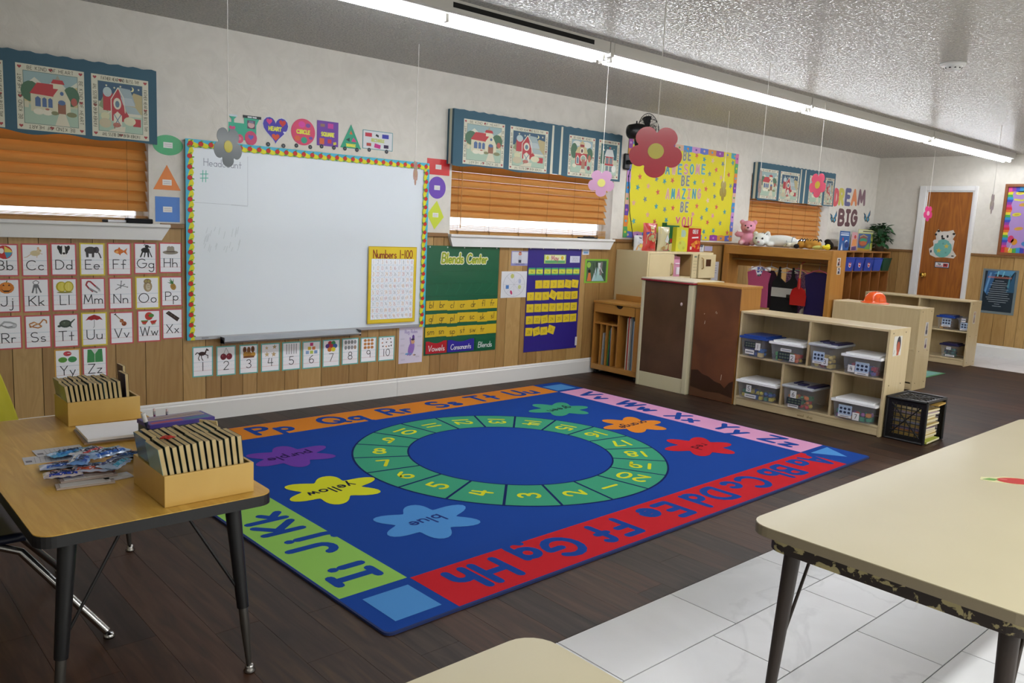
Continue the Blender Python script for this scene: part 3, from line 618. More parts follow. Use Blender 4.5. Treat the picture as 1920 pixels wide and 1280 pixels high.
PIC = {
'Bb': 'E c02c2c .5 .5 .4 .5;P e8d060 .5 .95 .8 .7 .9 .5 .5 .5;P 4a9cc0 .9 .5 .8 .25 .6 .05 .5 .5;E f0f0f0 .35 .6 .12 .2',
'Cc': 'E d2c39a .52 .42 .26 .2;E dccba4 .72 .6 .13 .13;E e0b090 .68 .78 .06 .1;L .03 c8a080 .3 .35 .1 .15 -.05 .1;E 202020 .78 .62 .02 .03;L .03 d8b090 .62 .25 .6 .1;L .03 d8b090 .78 .42 .9 .36',
'Dd': 'E 181818 .5 .6 .26 .36;E 181818 .28 .75 .1 .22 20;E 181818 .74 .75 .1 .22 -20;P f0f0f0 .44 .95 .56 .95 .6 .4 .7 .1 .35 .1 .42 .4;E 2a2020 .52 .38 .08 .08;E 202020 .4 .6 .03 .04;E 202020 .62 .6 .03 .04',
'Ee': 'E 3e3a3c .42 .6 .34 .26;E 47424a .74 .62 .15 .24;P 3a3638 .14 .55 .3 .55 .3 .08 .17 .08;P 3a3638 .48 .5 .62 .5 .6 .08 .48 .08;L .07 3e3a3c .82 .5 .92 .25 .98 .02;E 2e2a2c .66 .64 .09 .17;P d8d4c8 .84 .5 .93 .36 .85 .44',
'Ff': 'E d8722a .48 .5 .28 .18;P d8722a .7 .5 .98 .76 .9 .5 .98 .22;E f0b060 .36 .46 .1 .1;P c85f20 .4 .64 .6 .64 .5 .82;P c85f20 .45 .35 .6 .35 .55 .2;E 201810 .3 .54 .025 .03',
'Gg': 'E 17161a .5 .56 .26 .2;E 17161a .6 .84 .13 .13;P 17161a .3 .5 .4 .5 .24 .02 .16 .02;P 17161a .46 .45 .54 .45 .46 .02 .4 .02;P 17161a .6 .5 .72 .5 .72 .02 .64 .02;P 17161a .68 .56 .76 .5 .92 .04 .86 .02;L .04 302820 .54 .95 .46 1 .42 .9;E 17161a .78 .8 .06 .05',
'Hh': 'E 8b8375 .5 .36 .48 .16;P 9a9283 .26 .4 .3 .78 .42 .86 .5 .8 .6 .86 .72 .78 .76 .4;P 5a4a40 .26 .46 .76 .46 .77 .38 .25 .38',
'Jj': 'E d27a22 .5 .48 .4 .4;E dc8a2e .5 .48 .2 .4;L .05 4a6a28 .5 .86 .56 1;P 3a1c08 .3 .62 .42 .62 .36 .74;P 3a1c08 .58 .62 .7 .62 .64 .74;P 3a1c08 .22 .42 .36 .3 .64 .3 .78 .42 .62 .2 .38 .2',
'Kk': 'L .04 7a7c82 .5 .98 .34 .86 .4 .7 .6 .7 .66 .86 .5 .98;L .09 6c6e74 .42 .66 .3 .1;L .08 8a8c90 .5 .66 .52 .06;L .08 5c5e64 .56 .66 .76 .12;E 707278 .5 .58 .16 .12',
'Ll': 'E b8a81c .32 .5 .3 .38;E d8cc52 .36 .5 .24 .32;E b8a81c .72 .5 .28 .4;E dcd060 .72 .5 .22 .32;E 8a8434 .5 .1 .44 .06;L .01 f0eca0 .36 .2 .36 .8;L .01 f0eca0 .72 .2 .72 .8',
'Mm': 'L .09 a02838 .3 .3 .12 .6 .2 .86 .36 .84 .8 .3;L .09 a02838 .28 .34 .5 .1;L .09 909298 .28 .36 .74 .02;L .09 909298 .66 .5 .88 .22;E c0c4c8 .86 .16 .08 .06',
'Nn': 'L .05 7c7e84 .2 .2 .72 .6;L .05 8c8e92 .3 .6 .9 .4;L .045 6c6e74 .55 .85 .5 .3;E 909296 .72 .6 .05 .05;E 909296 .9 .4 .05 .05;E 808286 .55 .85 .05 .03',
'Oo': 'E a08a68 .52 .4 .25 .4;E 8a7454 .5 .76 .22 .2;E c8bca0 .54 .36 .14 .28;E d8cc70 .42 .78 .06 .07;E d8cc70 .6 .78 .06 .07;E 1a1a1a .42 .78 .03 .04;E 1a1a1a .6 .78 .03 .04;L .02 6a5a40 .45 .5 .62 .46;L .02 6a5a40 .45 .36 .62 .32',
'Pp': 'E a8823a .6 .3 .18 .28 20;P 3f7a3a .5 .5 .3 .9 .44 .72 .4 1 .55 .7 .62 .95 .62 .52;L .015 7a5c20 .48 .3 .7 .46;L .015 7a5c20 .52 .16 .74 .32;P 2e6a34 .46 .52 .2 .66 .5 .62',
'Rr': 'L .1 a9acb0 .05 .4 .3 .7 .6 .66 .9 .5 .86 .3 .5 .28 .3 .4;L .07 8c8f94 .1 .5 .4 .3 .8 .4;E c8cbd0 .8 .42 .1 .1',
'Ss': 'L .07 b8763a .1 .3 .06 .5 .3 .62 .6 .4 .7 .3 .5 .2 .2 .3 .3 .4 .6 .5 .8 .8 .94 .7 .96 .5;L .03 e8c890 .1 .34 .3 .58 .58 .4;E a86a30 .12 .3 .07 .06',
'Tt': 'E 33403a .46 .42 .34 .28;E 4a5648 .46 .44 .24 .18;P 3c4a42 .74 .36 1 .7 .98 .76 .7 .5;E 303c36 .12 .26 .1 .08;P 2c3832 .62 .28 .86 .1 .76 .3;E 6a7a68 .4 .5 .05 .05',
'Uu': 'P a81e26 .04 .56 .2 .82 .5 .96 .8 .82 .96 .56 .8 .62 .65 .56 .5 .62 .35 .56 .2 .62;L .03 8a8c90 .5 .6 .5 .1 .44 .02;L .012 701018 .5 .96 .35 .58;L .012 701018 .5 .96 .65 .58',
'Vv': 'E 9a4a1c .64 .24 .15 .17 35;E a8561f .5 .46 .12 .13 35;L .05 2a1a10 .46 .52 .12 .96;L .015 e0d0a0 .64 .2 .2 .88;L .05 2a1a10 .06 .92 .18 1;E 5a2a10 .66 .2 .05 .04',
'Ww': 'P c03a2c .04 .3 .44 .3 .3 .06 .12 .1;P c83c30 .56 .3 .98 .36 .86 .1 .66 .04;E c43a2e .5 .66 .24 .3;E 4a8a3a .64 .7 .16 .14;P 3f8a3c .02 .36 .46 .36 .44 .28 .04 .28;L .03 4a9a40 .3 .02 .12 .06;L .03 4a9a40 .66 .0 .9 .08;E 201010 .46 .7 .02 .03;E 201010 .76 .24 .02 .02',
'Xx': 'P 33221c .04 .78 .26 .96 .98 .36 .82 .1;L .012 7a6a60 .14 .88 .9 .24;L .012 80706a .2 .72 .3 .9;L .012 80706a .4 .58 .5 .78;L .012 80706a .6 .42 .68 .62',
'Yy': 'E b83240 .5 .78 .22 .18;E 5c9a3a .24 .34 .24 .2;E 3f8f50 .76 .34 .24 .22;E e8e8e8 .5 .8 .2 .025;L .02 3a6a28 .02 .34 .46 .34;L .02 2c6a3c .54 .34 .98 .34;E d04454 .4 .8 .1 .1',
'Zz': 'P 3f8f52 .1 .98 .3 .98 .5 .6 .72 .98 .92 .98 .96 .02 .06 .02;L .03 c8d0c8 .5 .6 .5 .02;P d8dcd8 .3 .98 .72 .98 .5 .62;L .012 2a6a3a .2 .9 .2 .1;L .012 2a6a3a .82 .9 .82 .1',
'1': 'E 3a2220 .45 .55 .24 .16;P 3a2220 .6 .6 .76 .96 .92 .8 .86 .74 .76 .78 .7 .5;L .05 2a1816 .3 .5 .2 .2 .28 .02;L .05 2a1816 .4 .46 .42 .2 .52 .0;L .05 2a1816 .62 .5 .84 .4 .84 .16;L .06 1c1010 .24 .6 .1 .66 .0 .5',
'2': 'E 6c1a28 .3 .26 .22 .26;E 7c2030 .72 .26 .22 .26;L .02 2a2a2a .32 .5 .5 .96 .7 .5;E a03c4c .24 .34 .06 .07;E a03c4c .66 .34 .06 .07',
'3': 'E 6a3a1a .2 .7 .14 .26;E 7c4a22 .5 .66 .14 .28;E 6a3a1a .8 .72 .14 .26;E b08030 .28 .34 .2 .22;E a87828 .56 .3 .18 .22;E c09038 .84 .3 .16 .2;E 2a1408 .2 .72 .04 .05;E 2a1408 .8 .74 .04 .05;P 7a4a20 .1 .2 .9 .2 .9 .04 .1 .04',
'4': 'S b49a6c .8 .8 .18;S c0a878 .24 .2 .2;S b89e70 .74 .18 .2;S ccb68c .22 .74 .14',
'5': 'L .05 7e8288 .14 .95 .14 .1;L .05 8c9096 .32 .95 .32 .1;L .05 7e8288 .5 .95 .5 .1;L .05 8c9096 .68 .95 .68 .1;L .05 7e8288 .86 .95 .86 .1;E a0a4a8 .14 .85 .04 .12;E a0a4a8 .5 .85 .04 .12;E a0a4a8 .86 .85 .04 .12',
'6': 'P c83a7a .38 .7 .62 .7 .62 .98 .38 .98;P d8c040 .22 .36 .46 .36 .46 .64 .22 .64;P d8844c .54 .36 .78 .36 .78 .64 .54 .64;P 88a8d0 .06 .02 .3 .02 .3 .3 .06 .3;P b8cc58 .38 .02 .62 .02 .62 .3 .38 .3;P 7a9cc8 .7 .02 .94 .02 .94 .3 .7 .3',
'7': 'E b02c30 .4 .8 .18 .2;E 3a8a50 .66 .8 .18 .2;E 5c3a8a .2 .56 .18 .2;E c0343c .5 .54 .18 .2;E 3a6ab0 .8 .54 .18 .2;E c87c28 .36 .26 .18 .2;E d8cc30 .66 .26 .18 .2',
'8': 'E 84868a .12 .76 .11 .18;E 909296 .38 .76 .11 .18;E 84868a .64 .76 .11 .18;E 909296 .9 .76 .11 .18;E 8c8e92 .12 .28 .11 .18;E 84868a .38 .28 .11 .18;E 909296 .64 .28 .11 .18;E a08a78 .9 .28 .11 .18',
'9': 'E b87840 .2 .84 .13 .14;E c08448 .5 .84 .13 .14;E b87840 .8 .84 .13 .14;E c08448 .2 .5 .13 .14;E b87840 .5 .5 .13 .14;E c08448 .8 .5 .13 .14;E b87840 .2 .16 .13 .14;E c08448 .5 .16 .13 .14;E b87840 .8 .16 .13 .14',
'10': 'P 3a2a20 .06 .9 .2 .96 .18 .8;P c8742c .5 .84 .64 .92 .6 .74;P 2a2a30 .76 .96 .92 .86 .8 .8;P c06a28 .04 .5 .2 .6 .16 .42;P 3a3030 .4 .56 .56 .62 .5 .46;P 4a3428 .8 .54 .94 .6 .92 .42;P 2c2424 .1 .2 .26 .24 .2 .08;P c87c38 .38 .16 .52 .22 .5 .04;P 3a2a24 .64 .24 .78 .18 .68 .06;P 2a2a2a .82 .2 .96 .3 .94 .1'}
def card(x0p, x1p, ytp, ybp, key, edge, label, cat, group, slope=-.11):
    xm = (x0p+x1p)/2; a0, _ = wa(x0p, (ytp+ybp)/2); a1, _ = wa(x1p, (ytp+ybp)/2); _, zt = wa(xm, ytp); _, zb = wa(xm, ybp)
    a = Art(); a.box2(0, 0, a1-a0, zt-zb, edge, .0009); a.up(.6); ruled(a, a1-a0, zt-zb, key, PIC[key], edge)
    return a.place('alphabet_card' if key[0].isalpha() else 'number_card', (a0, -.0065, zb), 'A', label, cat, group)
S = 3.555
LC = [('Bb', -18*1., 122/S, 59, 277, 'c8505a', 'ball'), ('Cc', 140/S, 320/S, 58, 277, 0, 'mouse'), ('Dd', 335/S, 508/S, 56, 272, 0, 'dog'), ('Ee', 528/S, 696/S, 55, 271, 1, 'elephant'), ('Ff', 713/S, 872/S, 54, 269, 0, 'goldfish'), ('Gg', 890/S, 1042/S, 53, 261, 0, 'black goat'), ('Hh', 1058/S, 1208/S, 52, 255, 0, 'hat'),
      ('Jj', -14., 133/S, 292, 519, 0, 'pumpkin'), ('Kk', 150/S, 328/S, 290, 516, 0, 'keys'), ('Ll', 345/S, 513/S, 288, 508, 0, 'lemons'), ('Mm', 535/S, 700/S, 286, 500, 0, 'magnet'), ('Nn', 722/S, 880/S, 284, 496, 0, 'nails'), ('Oo', 900/S, 1060/S, 278, 492, 1, 'owl'), ('Pp', 1070/S, 1212/S, 276, 475, 0, 'pineapple'),
      ('Rr', -10., 145/S, 540, 763, 0, 'ring'), ('Ss', 163/S, 340/S, 534, 755, 0, 'snake'), ('Tt', 355/S, 523/S, 526, 748, 0, 'turtle'), ('Uu', 540/S, 712/S, 516, 738, 1, 'umbrella'), ('Vv', 730/S, 887/S, 512, 726, 0, 'violin'), ('Ww', 912/S, 1068/S, 500, 712, 0, 'watermelon'), ('Xx', 1078/S, 1215/S, 492, 692, 0, 'xylophone'),
      ('Yy', 362/S, 535/S, 760, 975, 2, 'three yo-yos'), ('Zz', 548/S, 712/S, 748, 962, 0, 'green zipped jacket')]
for key, xa, xb, yt, yb, ed, what in LC:
    ec = ('c4525c', 'd4c23a', 'cc9a40')[ed if isinstance(ed, int) else 0]; en = ('red', 'yellow', 'orange')[ed if isinstance(ed, int) else 0]
    card(xa, xb, 440+yt/S, 440+yb/S, key, ec, '%s-edged alphabet card with the letters %s and a %s' % (en, key, what), 'card', 'alphabet cards on the panelling')
for q in range(1, 11):
    xa, xb, yt, yb = [(360, 398.6, 649, 705.6), (405, 441, 648, 703), (448, 482.7, 645.5, 699.6), (488.4, 523.6, 643, 696), (528, 562.6, 640.5, 693), (566, 600, 639, 690), (604, 636, 636, 687), (640, 671, 633.5, 682.7), (675, 704.6, 632, 678.5), (708.5, 738.4, 630, 675.7)][q-1]
    card(xa, xb, yt, yb, str(q), '63b3ad', 'teal-edged number card showing %d with %s' % (q, ('a running horse', 'cherries', 'three puppies', 'starfish', 'five spoons', 'stacked blocks', 'balloons', 'coins', 'pretzels', 'butterflies')[q-1]), 'card', 'number cards under the whiteboard')
def f(a, W, Hh):
    a.text('Rug Rules', W/2, Hh*.84, Hh*.09, .006, 'a79cc4', sx=.85, gap=.18)
    a.pic('E 8c6ab8 .52 .4 .13 .2 -15;E c89870 .58 .6 .08 .07;L .05 8c6ab8 .5 .5 .46 .72;E 5a3a8a .6 .72 .05 .07;E 3a2a4a .58 .66 .08 .03;E 6a9ccc .4 .26 .14 .03;E 5a5a70 .66 .22 .06 .02;L .04 8c6ab8 .5 .3 .36 .22;E c8a070 .64 .22 .03 .02', 0, 0, W, Hh)
    for x, y in ((.06, .7), (.78, .74), (.06, .52), (.78, .48), (.1, .12), (.72, .18), (.06, .3)):
        for k in range(2): a.line([(W*x, Hh*(y-.025*k)), (W*(x+.16), Hh*(y-.025*k))], .0022, 'a8a4b8')
poster(((748, 616), (791.5, 611), (792, 677), (747.5, 683)), 'rules_poster', 'small white Rug Rules poster right of the number cards', 'poster', 'cfc9dc', fn=f)

# paper shapes either side of the whiteboard
def lab_(a, W, Hh, cx=.5, cy=.5, w=.055, h=.034):
    a.up(); a.rect(W*cx-w/2, Hh*cy-h/2, W*cx+w/2, Hh*cy+h/2, 'dcdcd8'); a.up(.5)
    for k in range(2): a.line([(W*cx-w*.36, Hh*cy+h*.14-h*.34*k), (W*cx+w*.36, Hh*cy+h*.14-h*.34*k)], .0035, 'b0a8a8')
def pshape(kind, x0p, x1p, yt, yb, col, label, cy=.5):
    ym = (yt+yb)/2; xm = (x0p+x1p)/2; xa, xb = wa(x0p, ym)[0], wa(x1p, ym)[0]; zt, zb = wa(xm, yt)[1], wa(xm, yb)[1]; W, Hh = xb-xa, zt-zb
    a = Art(); a.rough = .3
    pts = {'ell': [(W/2+W/2*math.cos(t*PI/18), Hh/2+Hh/2*math.sin(t*PI/18)) for t in range(36)], 'tri': [(0, 0), (W, 0), (W/2, Hh)], 'sq': [(0, 0), (W, 0), (W, Hh), (0, Hh)], 'dia': [(W*.46, 0), (W, Hh*.44), (W*.56, Hh), (0, Hh*.52)]}[kind]
    a.slab(pts, M(col, .25, spec=.5, coat=.3), .0012); lab_(a, W, Hh, .5, cy)
    return a.place('paper_shape', (xa, -.0, zb), 'A', label, 'paper shape', 'laminated paper shapes')
pshape('ell', 286, 343, 253, 291, '2fa268', 'green paper oval at the top left of the whiteboard'); pshape('tri', 287, 338.5, 309, 356, 'd9761f', 'orange paper triangle left of the whiteboard', .3)
pshape('sq', 291, 337, 369, 416, '2f74c8', 'blue paper square left of the whiteboard'); pshape('sq', 800.5, 843, 298, 328, 'c93034', 'red paper rectangle at the top right of the whiteboard')
pshape('ell', 803, 835.5, 331, 372.5, '6a44ac', 'purple paper oval right of the whiteboard'); pshape('dia', 800.5, 832, 376, 430, 'c8d640', 'lime yellow paper diamond right of the whiteboard')

# shape train on the plaster above the board
def train(x0p, x1p, yt, yb, fn, name, label, wheels=True):
    ym = (yt+yb)/2; xm = (x0p+x1p)/2; xa, xb = wa(x0p, ym)[0], wa(x1p, ym)[0]; zt, zb = wa(xm, yt)[1], wa(xm, yb)[1]; W, Hh = xb-xa, zt-zb
    t = thing(name, label, 'wall decoration', (xa, -.0015, zb), group='shape train pieces above the whiteboard')
    a = Art(); fn(a, W, Hh); partA(a, 'carriage', t, 0)
    if wheels:
        for u in (.22, .8):
            a = Art(z=.0012); a.slab([(W*u+.014*math.cos(k*PI/10), -.006-.045*0+.014*math.sin(k*PI/10)) for k in range(20)], '22262c', .001); a.up(); a.ell(W*u, -.006, .007, .007, '5a6068'); partA(a, 'wheel', t, 0)
ylw = 'd8d84a'
def fh(a, W, Hh):
    a.slab(a.hearts(W/2, Hh*.5, W, Hh*1.0), 'c8ccd8', .001); a.up(); a.heart(W/2, Hh*.5, W*.95, Hh*.95, '4338a4'); a.up(); a.heart(W*.26, Hh*.78, W*.22, Hh*.22, 'c8387c'); a.heart(W*.76, Hh*.76, W*.26, Hh*.26, 'c83a34'); a.heart(W*.5, Hh*.24, W*.3, Hh*.26, 'd0502c'); a.heart(W*.84, Hh*.44, W*.11, Hh*.1, 'dcdce4'); a.text('HEART', W*.48, Hh*.48, Hh*.13, .008, ylw, sx=.9, gap=.25)
def fc(a, W, Hh):
    a.slab([(W/2+W/2*math.cos(k*PI/18), Hh/2+Hh/2*math.sin(k*PI/18)) for k in range(36)], 'cf4468', .001); a.up(); a.ell(W*.44, Hh*.78, W*.14, Hh*.12, 'd0409c'); a.ell(W*.7, Hh*.76, W*.1, Hh*.08, '7a4a9c'); a.ell(W*.26, Hh*.25, W*.12, Hh*.1, 'd0603c'); a.ell(W*.54, Hh*.2, W*.13, Hh*.12, '2e9a7c'); a.ell(W*.82, Hh*.3, W*.08, Hh*.06, '6a4a9c'); a.up(); a.text('CIRCLE', W*.5, Hh*.44, Hh*.13, .008, ylw, sx=.85, gap=.25)
def fs(a, W, Hh):
    a.box2(0, 0, W, Hh, '6a3c9a', .001); a.up(); a.rect(W*.15, Hh*.76, W*.36, Hh*.88, '8a6a5a'); a.rect(W*.5, Hh*.72, W*.76, Hh*.92, 'c03a94'); a.rect(W*.12, Hh*.06, W*.34, Hh*.3, 'd0602c'); a.rect(W*.5, Hh*.12, W*.68, Hh*.28, 'c43440'); a.poly([(W*.78, Hh*.06), (W*.92, Hh*.1), (W*.9, Hh*.2), (W*.76, Hh*.17)], 'd4cc40'); a.text('SQUARE', W*.5, Hh*.4, Hh*.14, .008, ylw, sx=.8, gap=.22)
def ft(a, W, Hh):
    a.slab([(0, 0), (W, 0), (W*.5, Hh)], '2e9a78', .001); a.up(); a.poly([(W*.42, Hh*.58), (W*.58, Hh*.58), (W*.5, Hh*.74)], 'd06a3c'); a.poly([(W*.26, Hh*.34), (W*.44, Hh*.26), (W*.44, Hh*.44)], '23403c'); a.poly([(W*.52, Hh*.28), (W*.78, Hh*.28), (W*.62, Hh*.46)], 'c83a7c'); a.text('TRIANGLE', W*.5, Hh*.07, Hh*.1, .006, ylw, sx=.7, gap=.2)
def fr(a, W, Hh):
    a.box2(0, 0, W, Hh, '3a8a90', .001); a.up(); a.rect(W*.02, Hh*.03, W*.98, Hh*.97, 'cfd2d4'); a.up(); a.rect(W*.08, Hh*.66, W*.3, Hh*.86, 'c03448'); a.poly([(W*.42, Hh*.74), (W*.52, Hh*.66), (W*.53, Hh*.78), (W*.44, Hh*.84)], '22262c'); a.rect(W*.64, Hh*.64, W*.86, Hh*.86, '3438a0'); a.rect(W*.13, Hh*.16, W*.28, Hh*.32, 'b0443c'); a.poly([(W*.38, Hh*.12), (W*.58, Hh*.06), (W*.6, Hh*.26), (W*.4, Hh*.34)], 'c02c80'); a.rect(W*.7, Hh*.12, W*.86, Hh*.3, '3a2c4c'); a.text('RECTANGLE', W*.5, Hh*.42, Hh*.15, .006, 'b8c468', sx=.7, gap=.22)
train(491.5, 541, 218, 270, fh, 'heart_carriage', 'purple heart piece of the shape train reading HEART'); train(545.5, 590.5, 222.5, 272.5, fc, 'circle_carriage', 'pink round piece of the shape train reading CIRCLE')
train(594, 634, 227.5, 274, fs, 'square_carriage', 'purple square piece of the shape train reading SQUARE'); train(638, 677, 233, 278, ft, 'triangle_carriage', 'green triangle piece of the shape train reading TRIANGLE')
train(679.5, 736, 246, 281, fr, 'rectangle_carriage', 'white rectangular piece of the shape train reading RECTANGLE')
def fe(a, W, Hh):
    g1 = '36a888'; a.slab([(0, .3*Hh), (0, .72*Hh), (.1*W, .72*Hh), (.1*W, .84*Hh), (.02*W, .93*Hh), (.26*W, .93*Hh), (.18*W, .84*Hh), (.18*W, .72*Hh), (.5*W, .72*Hh), (.5*W, .94*Hh), (1*W, .94*Hh), (.9*W, .7*Hh), (.9*W, .12*Hh), (.1*W, .12*Hh)], g1, .001); a.up()
    a.rect(.02*W, .93*Hh, .28*W, 1.0*Hh, 'c8d4dc'); a.rect(.46*W, .93*Hh, 1.06*W, 1.03*Hh, '1c2428'); a.rect(.6*W, .56*Hh, .86*W, .86*Hh, '5c4a5c'); a.up(); a.ell(.73*W, .7*Hh, .11*W, .11*Hh, 'c8a0a0'); a.rect(.66*W, .76*Hh, .8*W, .82*Hh, '88a4c8'); a.heart(.12*W, .5*Hh, .2*W, .2*Hh, 'c8487c')
    a.text('SHAPE TRAIN', .76*W, .955*Hh, .04*Hh, .003, 'd8dce0', sx=.9)
    a.ell(.36*W, .16*Hh, .12*W, .16*Hh, 'c4506c'); a.up(); a.ell(.36*W, .16*Hh, .05*W, .06*Hh, 'd87890'); a.ell(.72*W, .22*Hh, .2*W, .26*Hh, 'c4486c'); a.up(); a.heart(.72*W, .24*Hh, .18*W, .2*Hh, '5a64b4')
train(428, 486, 217, 269, fe, 'engine', 'green engine piece of the shape train, half behind the grey flower', wheels=False)
# ------------------------------------------------------------------ valances of printed cloth
m_cloth = M('4a6674', .9, spec=.1, bump=.3, bscale=600); CR = 'c9c7b2'
def words(a, s, x, y, L, h, ang):
    "small lettering repeated along one edge of a printed block"
    a.text(s, x+L/2*math.cos(math.radians(ang)), y+L/2*math.sin(math.radians(ang)), h, h*.13, '55503f', rot=ang, sx=(L*.86)/((sum(glyph(c)[0] for c in s)+.3*(len(s)-1))*h), gap=.3, cap=False)
CHURCH = 'P 8fa8a8 0 .68 1 .68 1 1 0 1;P c9cbb8 0 .72 .2 .9 .4 .74 .6 .92 .8 .74 1 .9 1 .5 0 .5;P b8ac7c 0 .55 .3 .78 .6 .68 1 .8 1 .4 0 .4;E 44684e .12 .62 .18 .2;E 44684e .88 .6 .16 .2;P 9fb5a0 0 0 1 0 1 .36 0 .36;P c3bfa2 .12 .24 .12 .58 .55 .58 .55 .24;P b0363a .1 .58 .24 .8 .68 .8 .54 .56;P c9c5a8 .54 .24 .54 .58 .7 .82 .86 .5 .86 .24;P b0363a .5 .82 .54 .9 .72 .9 .76 .82;P cfcbb0 .54 .72 .54 .82 .72 .82 .72 .72;P 9a9a86 .58 .9 .63 1.04 .68 .9;P 4a648c .2 .34 .2 .5 .25 .54 .3 .5 .3 .34;P 4a648c .33 .34 .33 .5 .37 .53 .41 .5 .41 .34;P 4a648c .44 .34 .44 .5 .48 .53 .52 .5 .52 .34;P 8a5a44 .62 .22 .62 .44 .77 .44 .77 .22;E 4a648c .695 .46 .07 .05;E 4a648c .7 .64 .035 .04;P c8c2aa .56 0 .64 .24 .76 .24 .84 0;E d4d0bc .26 .24 .1 .06;E d4d0bc .42 .24 .1 .06;E a06a5c .42 .3 .04 .02;E 7a7c58 .56 .24 .07 .04;E 7a7c58 .88 .24 .1 .05;E a8584c .93 .5 .06 .08;P c3bfa2 0 .3 .08 .3 .08 .42 0 .42'
BARN = 'P 2f5068 0 .6 1 .6 1 1 0 1;S d0d0b0 .18 .93 .03;S d0d0b0 .36 .9 .03;S d0d0b0 .5 .94 .03;S d0d0b0 .92 .92 .03;E d8d49c .76 .91 .05 .05;E 2f5068 .73 .92 .045 .045;P ac9f74 .6 .5 .8 .84 1 .8 1 .4;P 7f8f6a 0 .5 .14 .78 .3 .6 .2 .4;P 9fb5a0 0 0 1 0 1 .34 0 .34;P a8343a .1 .42 .1 .78 .32 .78 .32 .42;E a8b8b8 .2 .8 .1 .1;P a8343a .28 .22 .28 .66 .34 .78 .44 .9 .54 .76 .58 .5 .58 .22;P 93a3a6 .44 .92 .72 .9 .84 .6 .56 .58;P a9b5b6 .5 .72 .76 .72 .84 .56 .56 .56;P 9aa8a8 .58 .56 .84 .54 .98 .38 .66 .38;P c9c7b2 .6 .34 .96 .34 .96 .4 .6 .4;P a8343a .56 .24 .56 .5 .68 .36 .68 .24;P a8343a .78 .14 .78 .3 .96 .3 .96 .14;L .02 d0ccb8 .28 .22 .28 .66 .44 .91 .56 .72 .6 .4;E cfcab4 .42 .58 .09 .12;E 5c7484 .42 .57 .05 .07;P cfcab4 .33 .1 .33 .34 .42 .42 .52 .34 .52 .1;L .02 6c8090 .34 .12 .5 .36;L .02 6c8090 .5 .12 .34 .36;L .02 d0ccb8 .12 .3 .28 .42;E c4c29c .14 .3 .1 .08;E b8ae90 .14 .16 .14 .1;E c9c4a4 .7 .24 .14 .09;E a86a5c .4 .14 .09 .05;L .02 a05a4c .36 .14 .34 .02;L .02 a05a4c .44 .14 .46 .02;P c8c2aa .2 0 .44 .1 .6 .12 .58 0'
SCHOOL = 'P 8fa8b0 0 .6 1 .6 1 1 0 1;E c9cbbf .7 .88 .24 .1;E c9cbbf .25 .9 .2 .08;E 44684e .12 .66 .16 .24;E 44684e .88 .6 .16 .2;P 9fb5a0 0 0 1 0 1 .36 0 .36;P a8343a .2 .22 .2 .6 .76 .6 .76 .22;P b8a87c .18 .6 .3 .8 .7 .8 .8 .6;P c9b98c .36 .8 .4 .92 .6 .92 .64 .8;P 8a3034 .4 .8 .4 .88 .6 .88 .6 .8;P b8a87c .36 .9 .5 1 .64 .9;E cfcab4 .5 .68 .09 .1;E 5c3a3c .5 .68 .05 .06;P cfcab4 .24 .26 .24 .46 .3 .54 .38 .46 .38 .26;P 5c7484 .26 .28 .26 .44 .3 .5 .36 .44 .36 .28;E cfcab4 .58 .44 .15 .12;E 8c9c8c .58 .44 .11 .09;P a0705c .5 .12 .5 .42 .67 .42 .67 .12;P c8c2aa .42 0 .5 .12 .67 .12 .72 0;E 8a3a4c .86 .16 .08 .07;E cfcab4 .16 .2 .1 .06;E a86a54 .88 .46 .07 .12'
HOUSE = 'P 2f5a64 0 .5 1 .5 1 1 0 1;S d0d0b0 .4 .94 .03;S d0d0b0 .6 .9 .03;S d0d0b0 .8 .86 .03;E d8d8c0 .18 .86 .08 .08;E 2f5a64 .22 .88 .07 .07;E 4a6a58 .1 .5 .14 .3;P a9bcae 0 0 1 0 1 .34 0 .34;P a8343a .3 .3 .3 .6 .76 .6 .76 .3;P bfc3bf .22 .6 .34 .84 .72 .84 .84 .6;P a0343a .5 .86 .5 .92 .58 .92 .58 .86;P cfcab4 .26 .12 .26 .58 .3 .58 .3 .12;P cfcab4 .5 .12 .5 .58 .53 .58 .53 .12;P cfcab4 .76 .12 .76 .58 .8 .58 .8 .12;P 6c7c80 .32 .34 .32 .56 .48 .56 .48 .34;P 6c7c80 .56 .34 .56 .56 .73 .56 .73 .34;P b0363a .26 .3 .26 .36 .8 .36 .8 .3;P 6c7c80 .32 .1 .32 .28 .48 .28 .48 .1;P 6c7c80 .56 .1 .56 .28 .73 .28 .73 .1;E d4d4cc .84 .2 .14 .12'
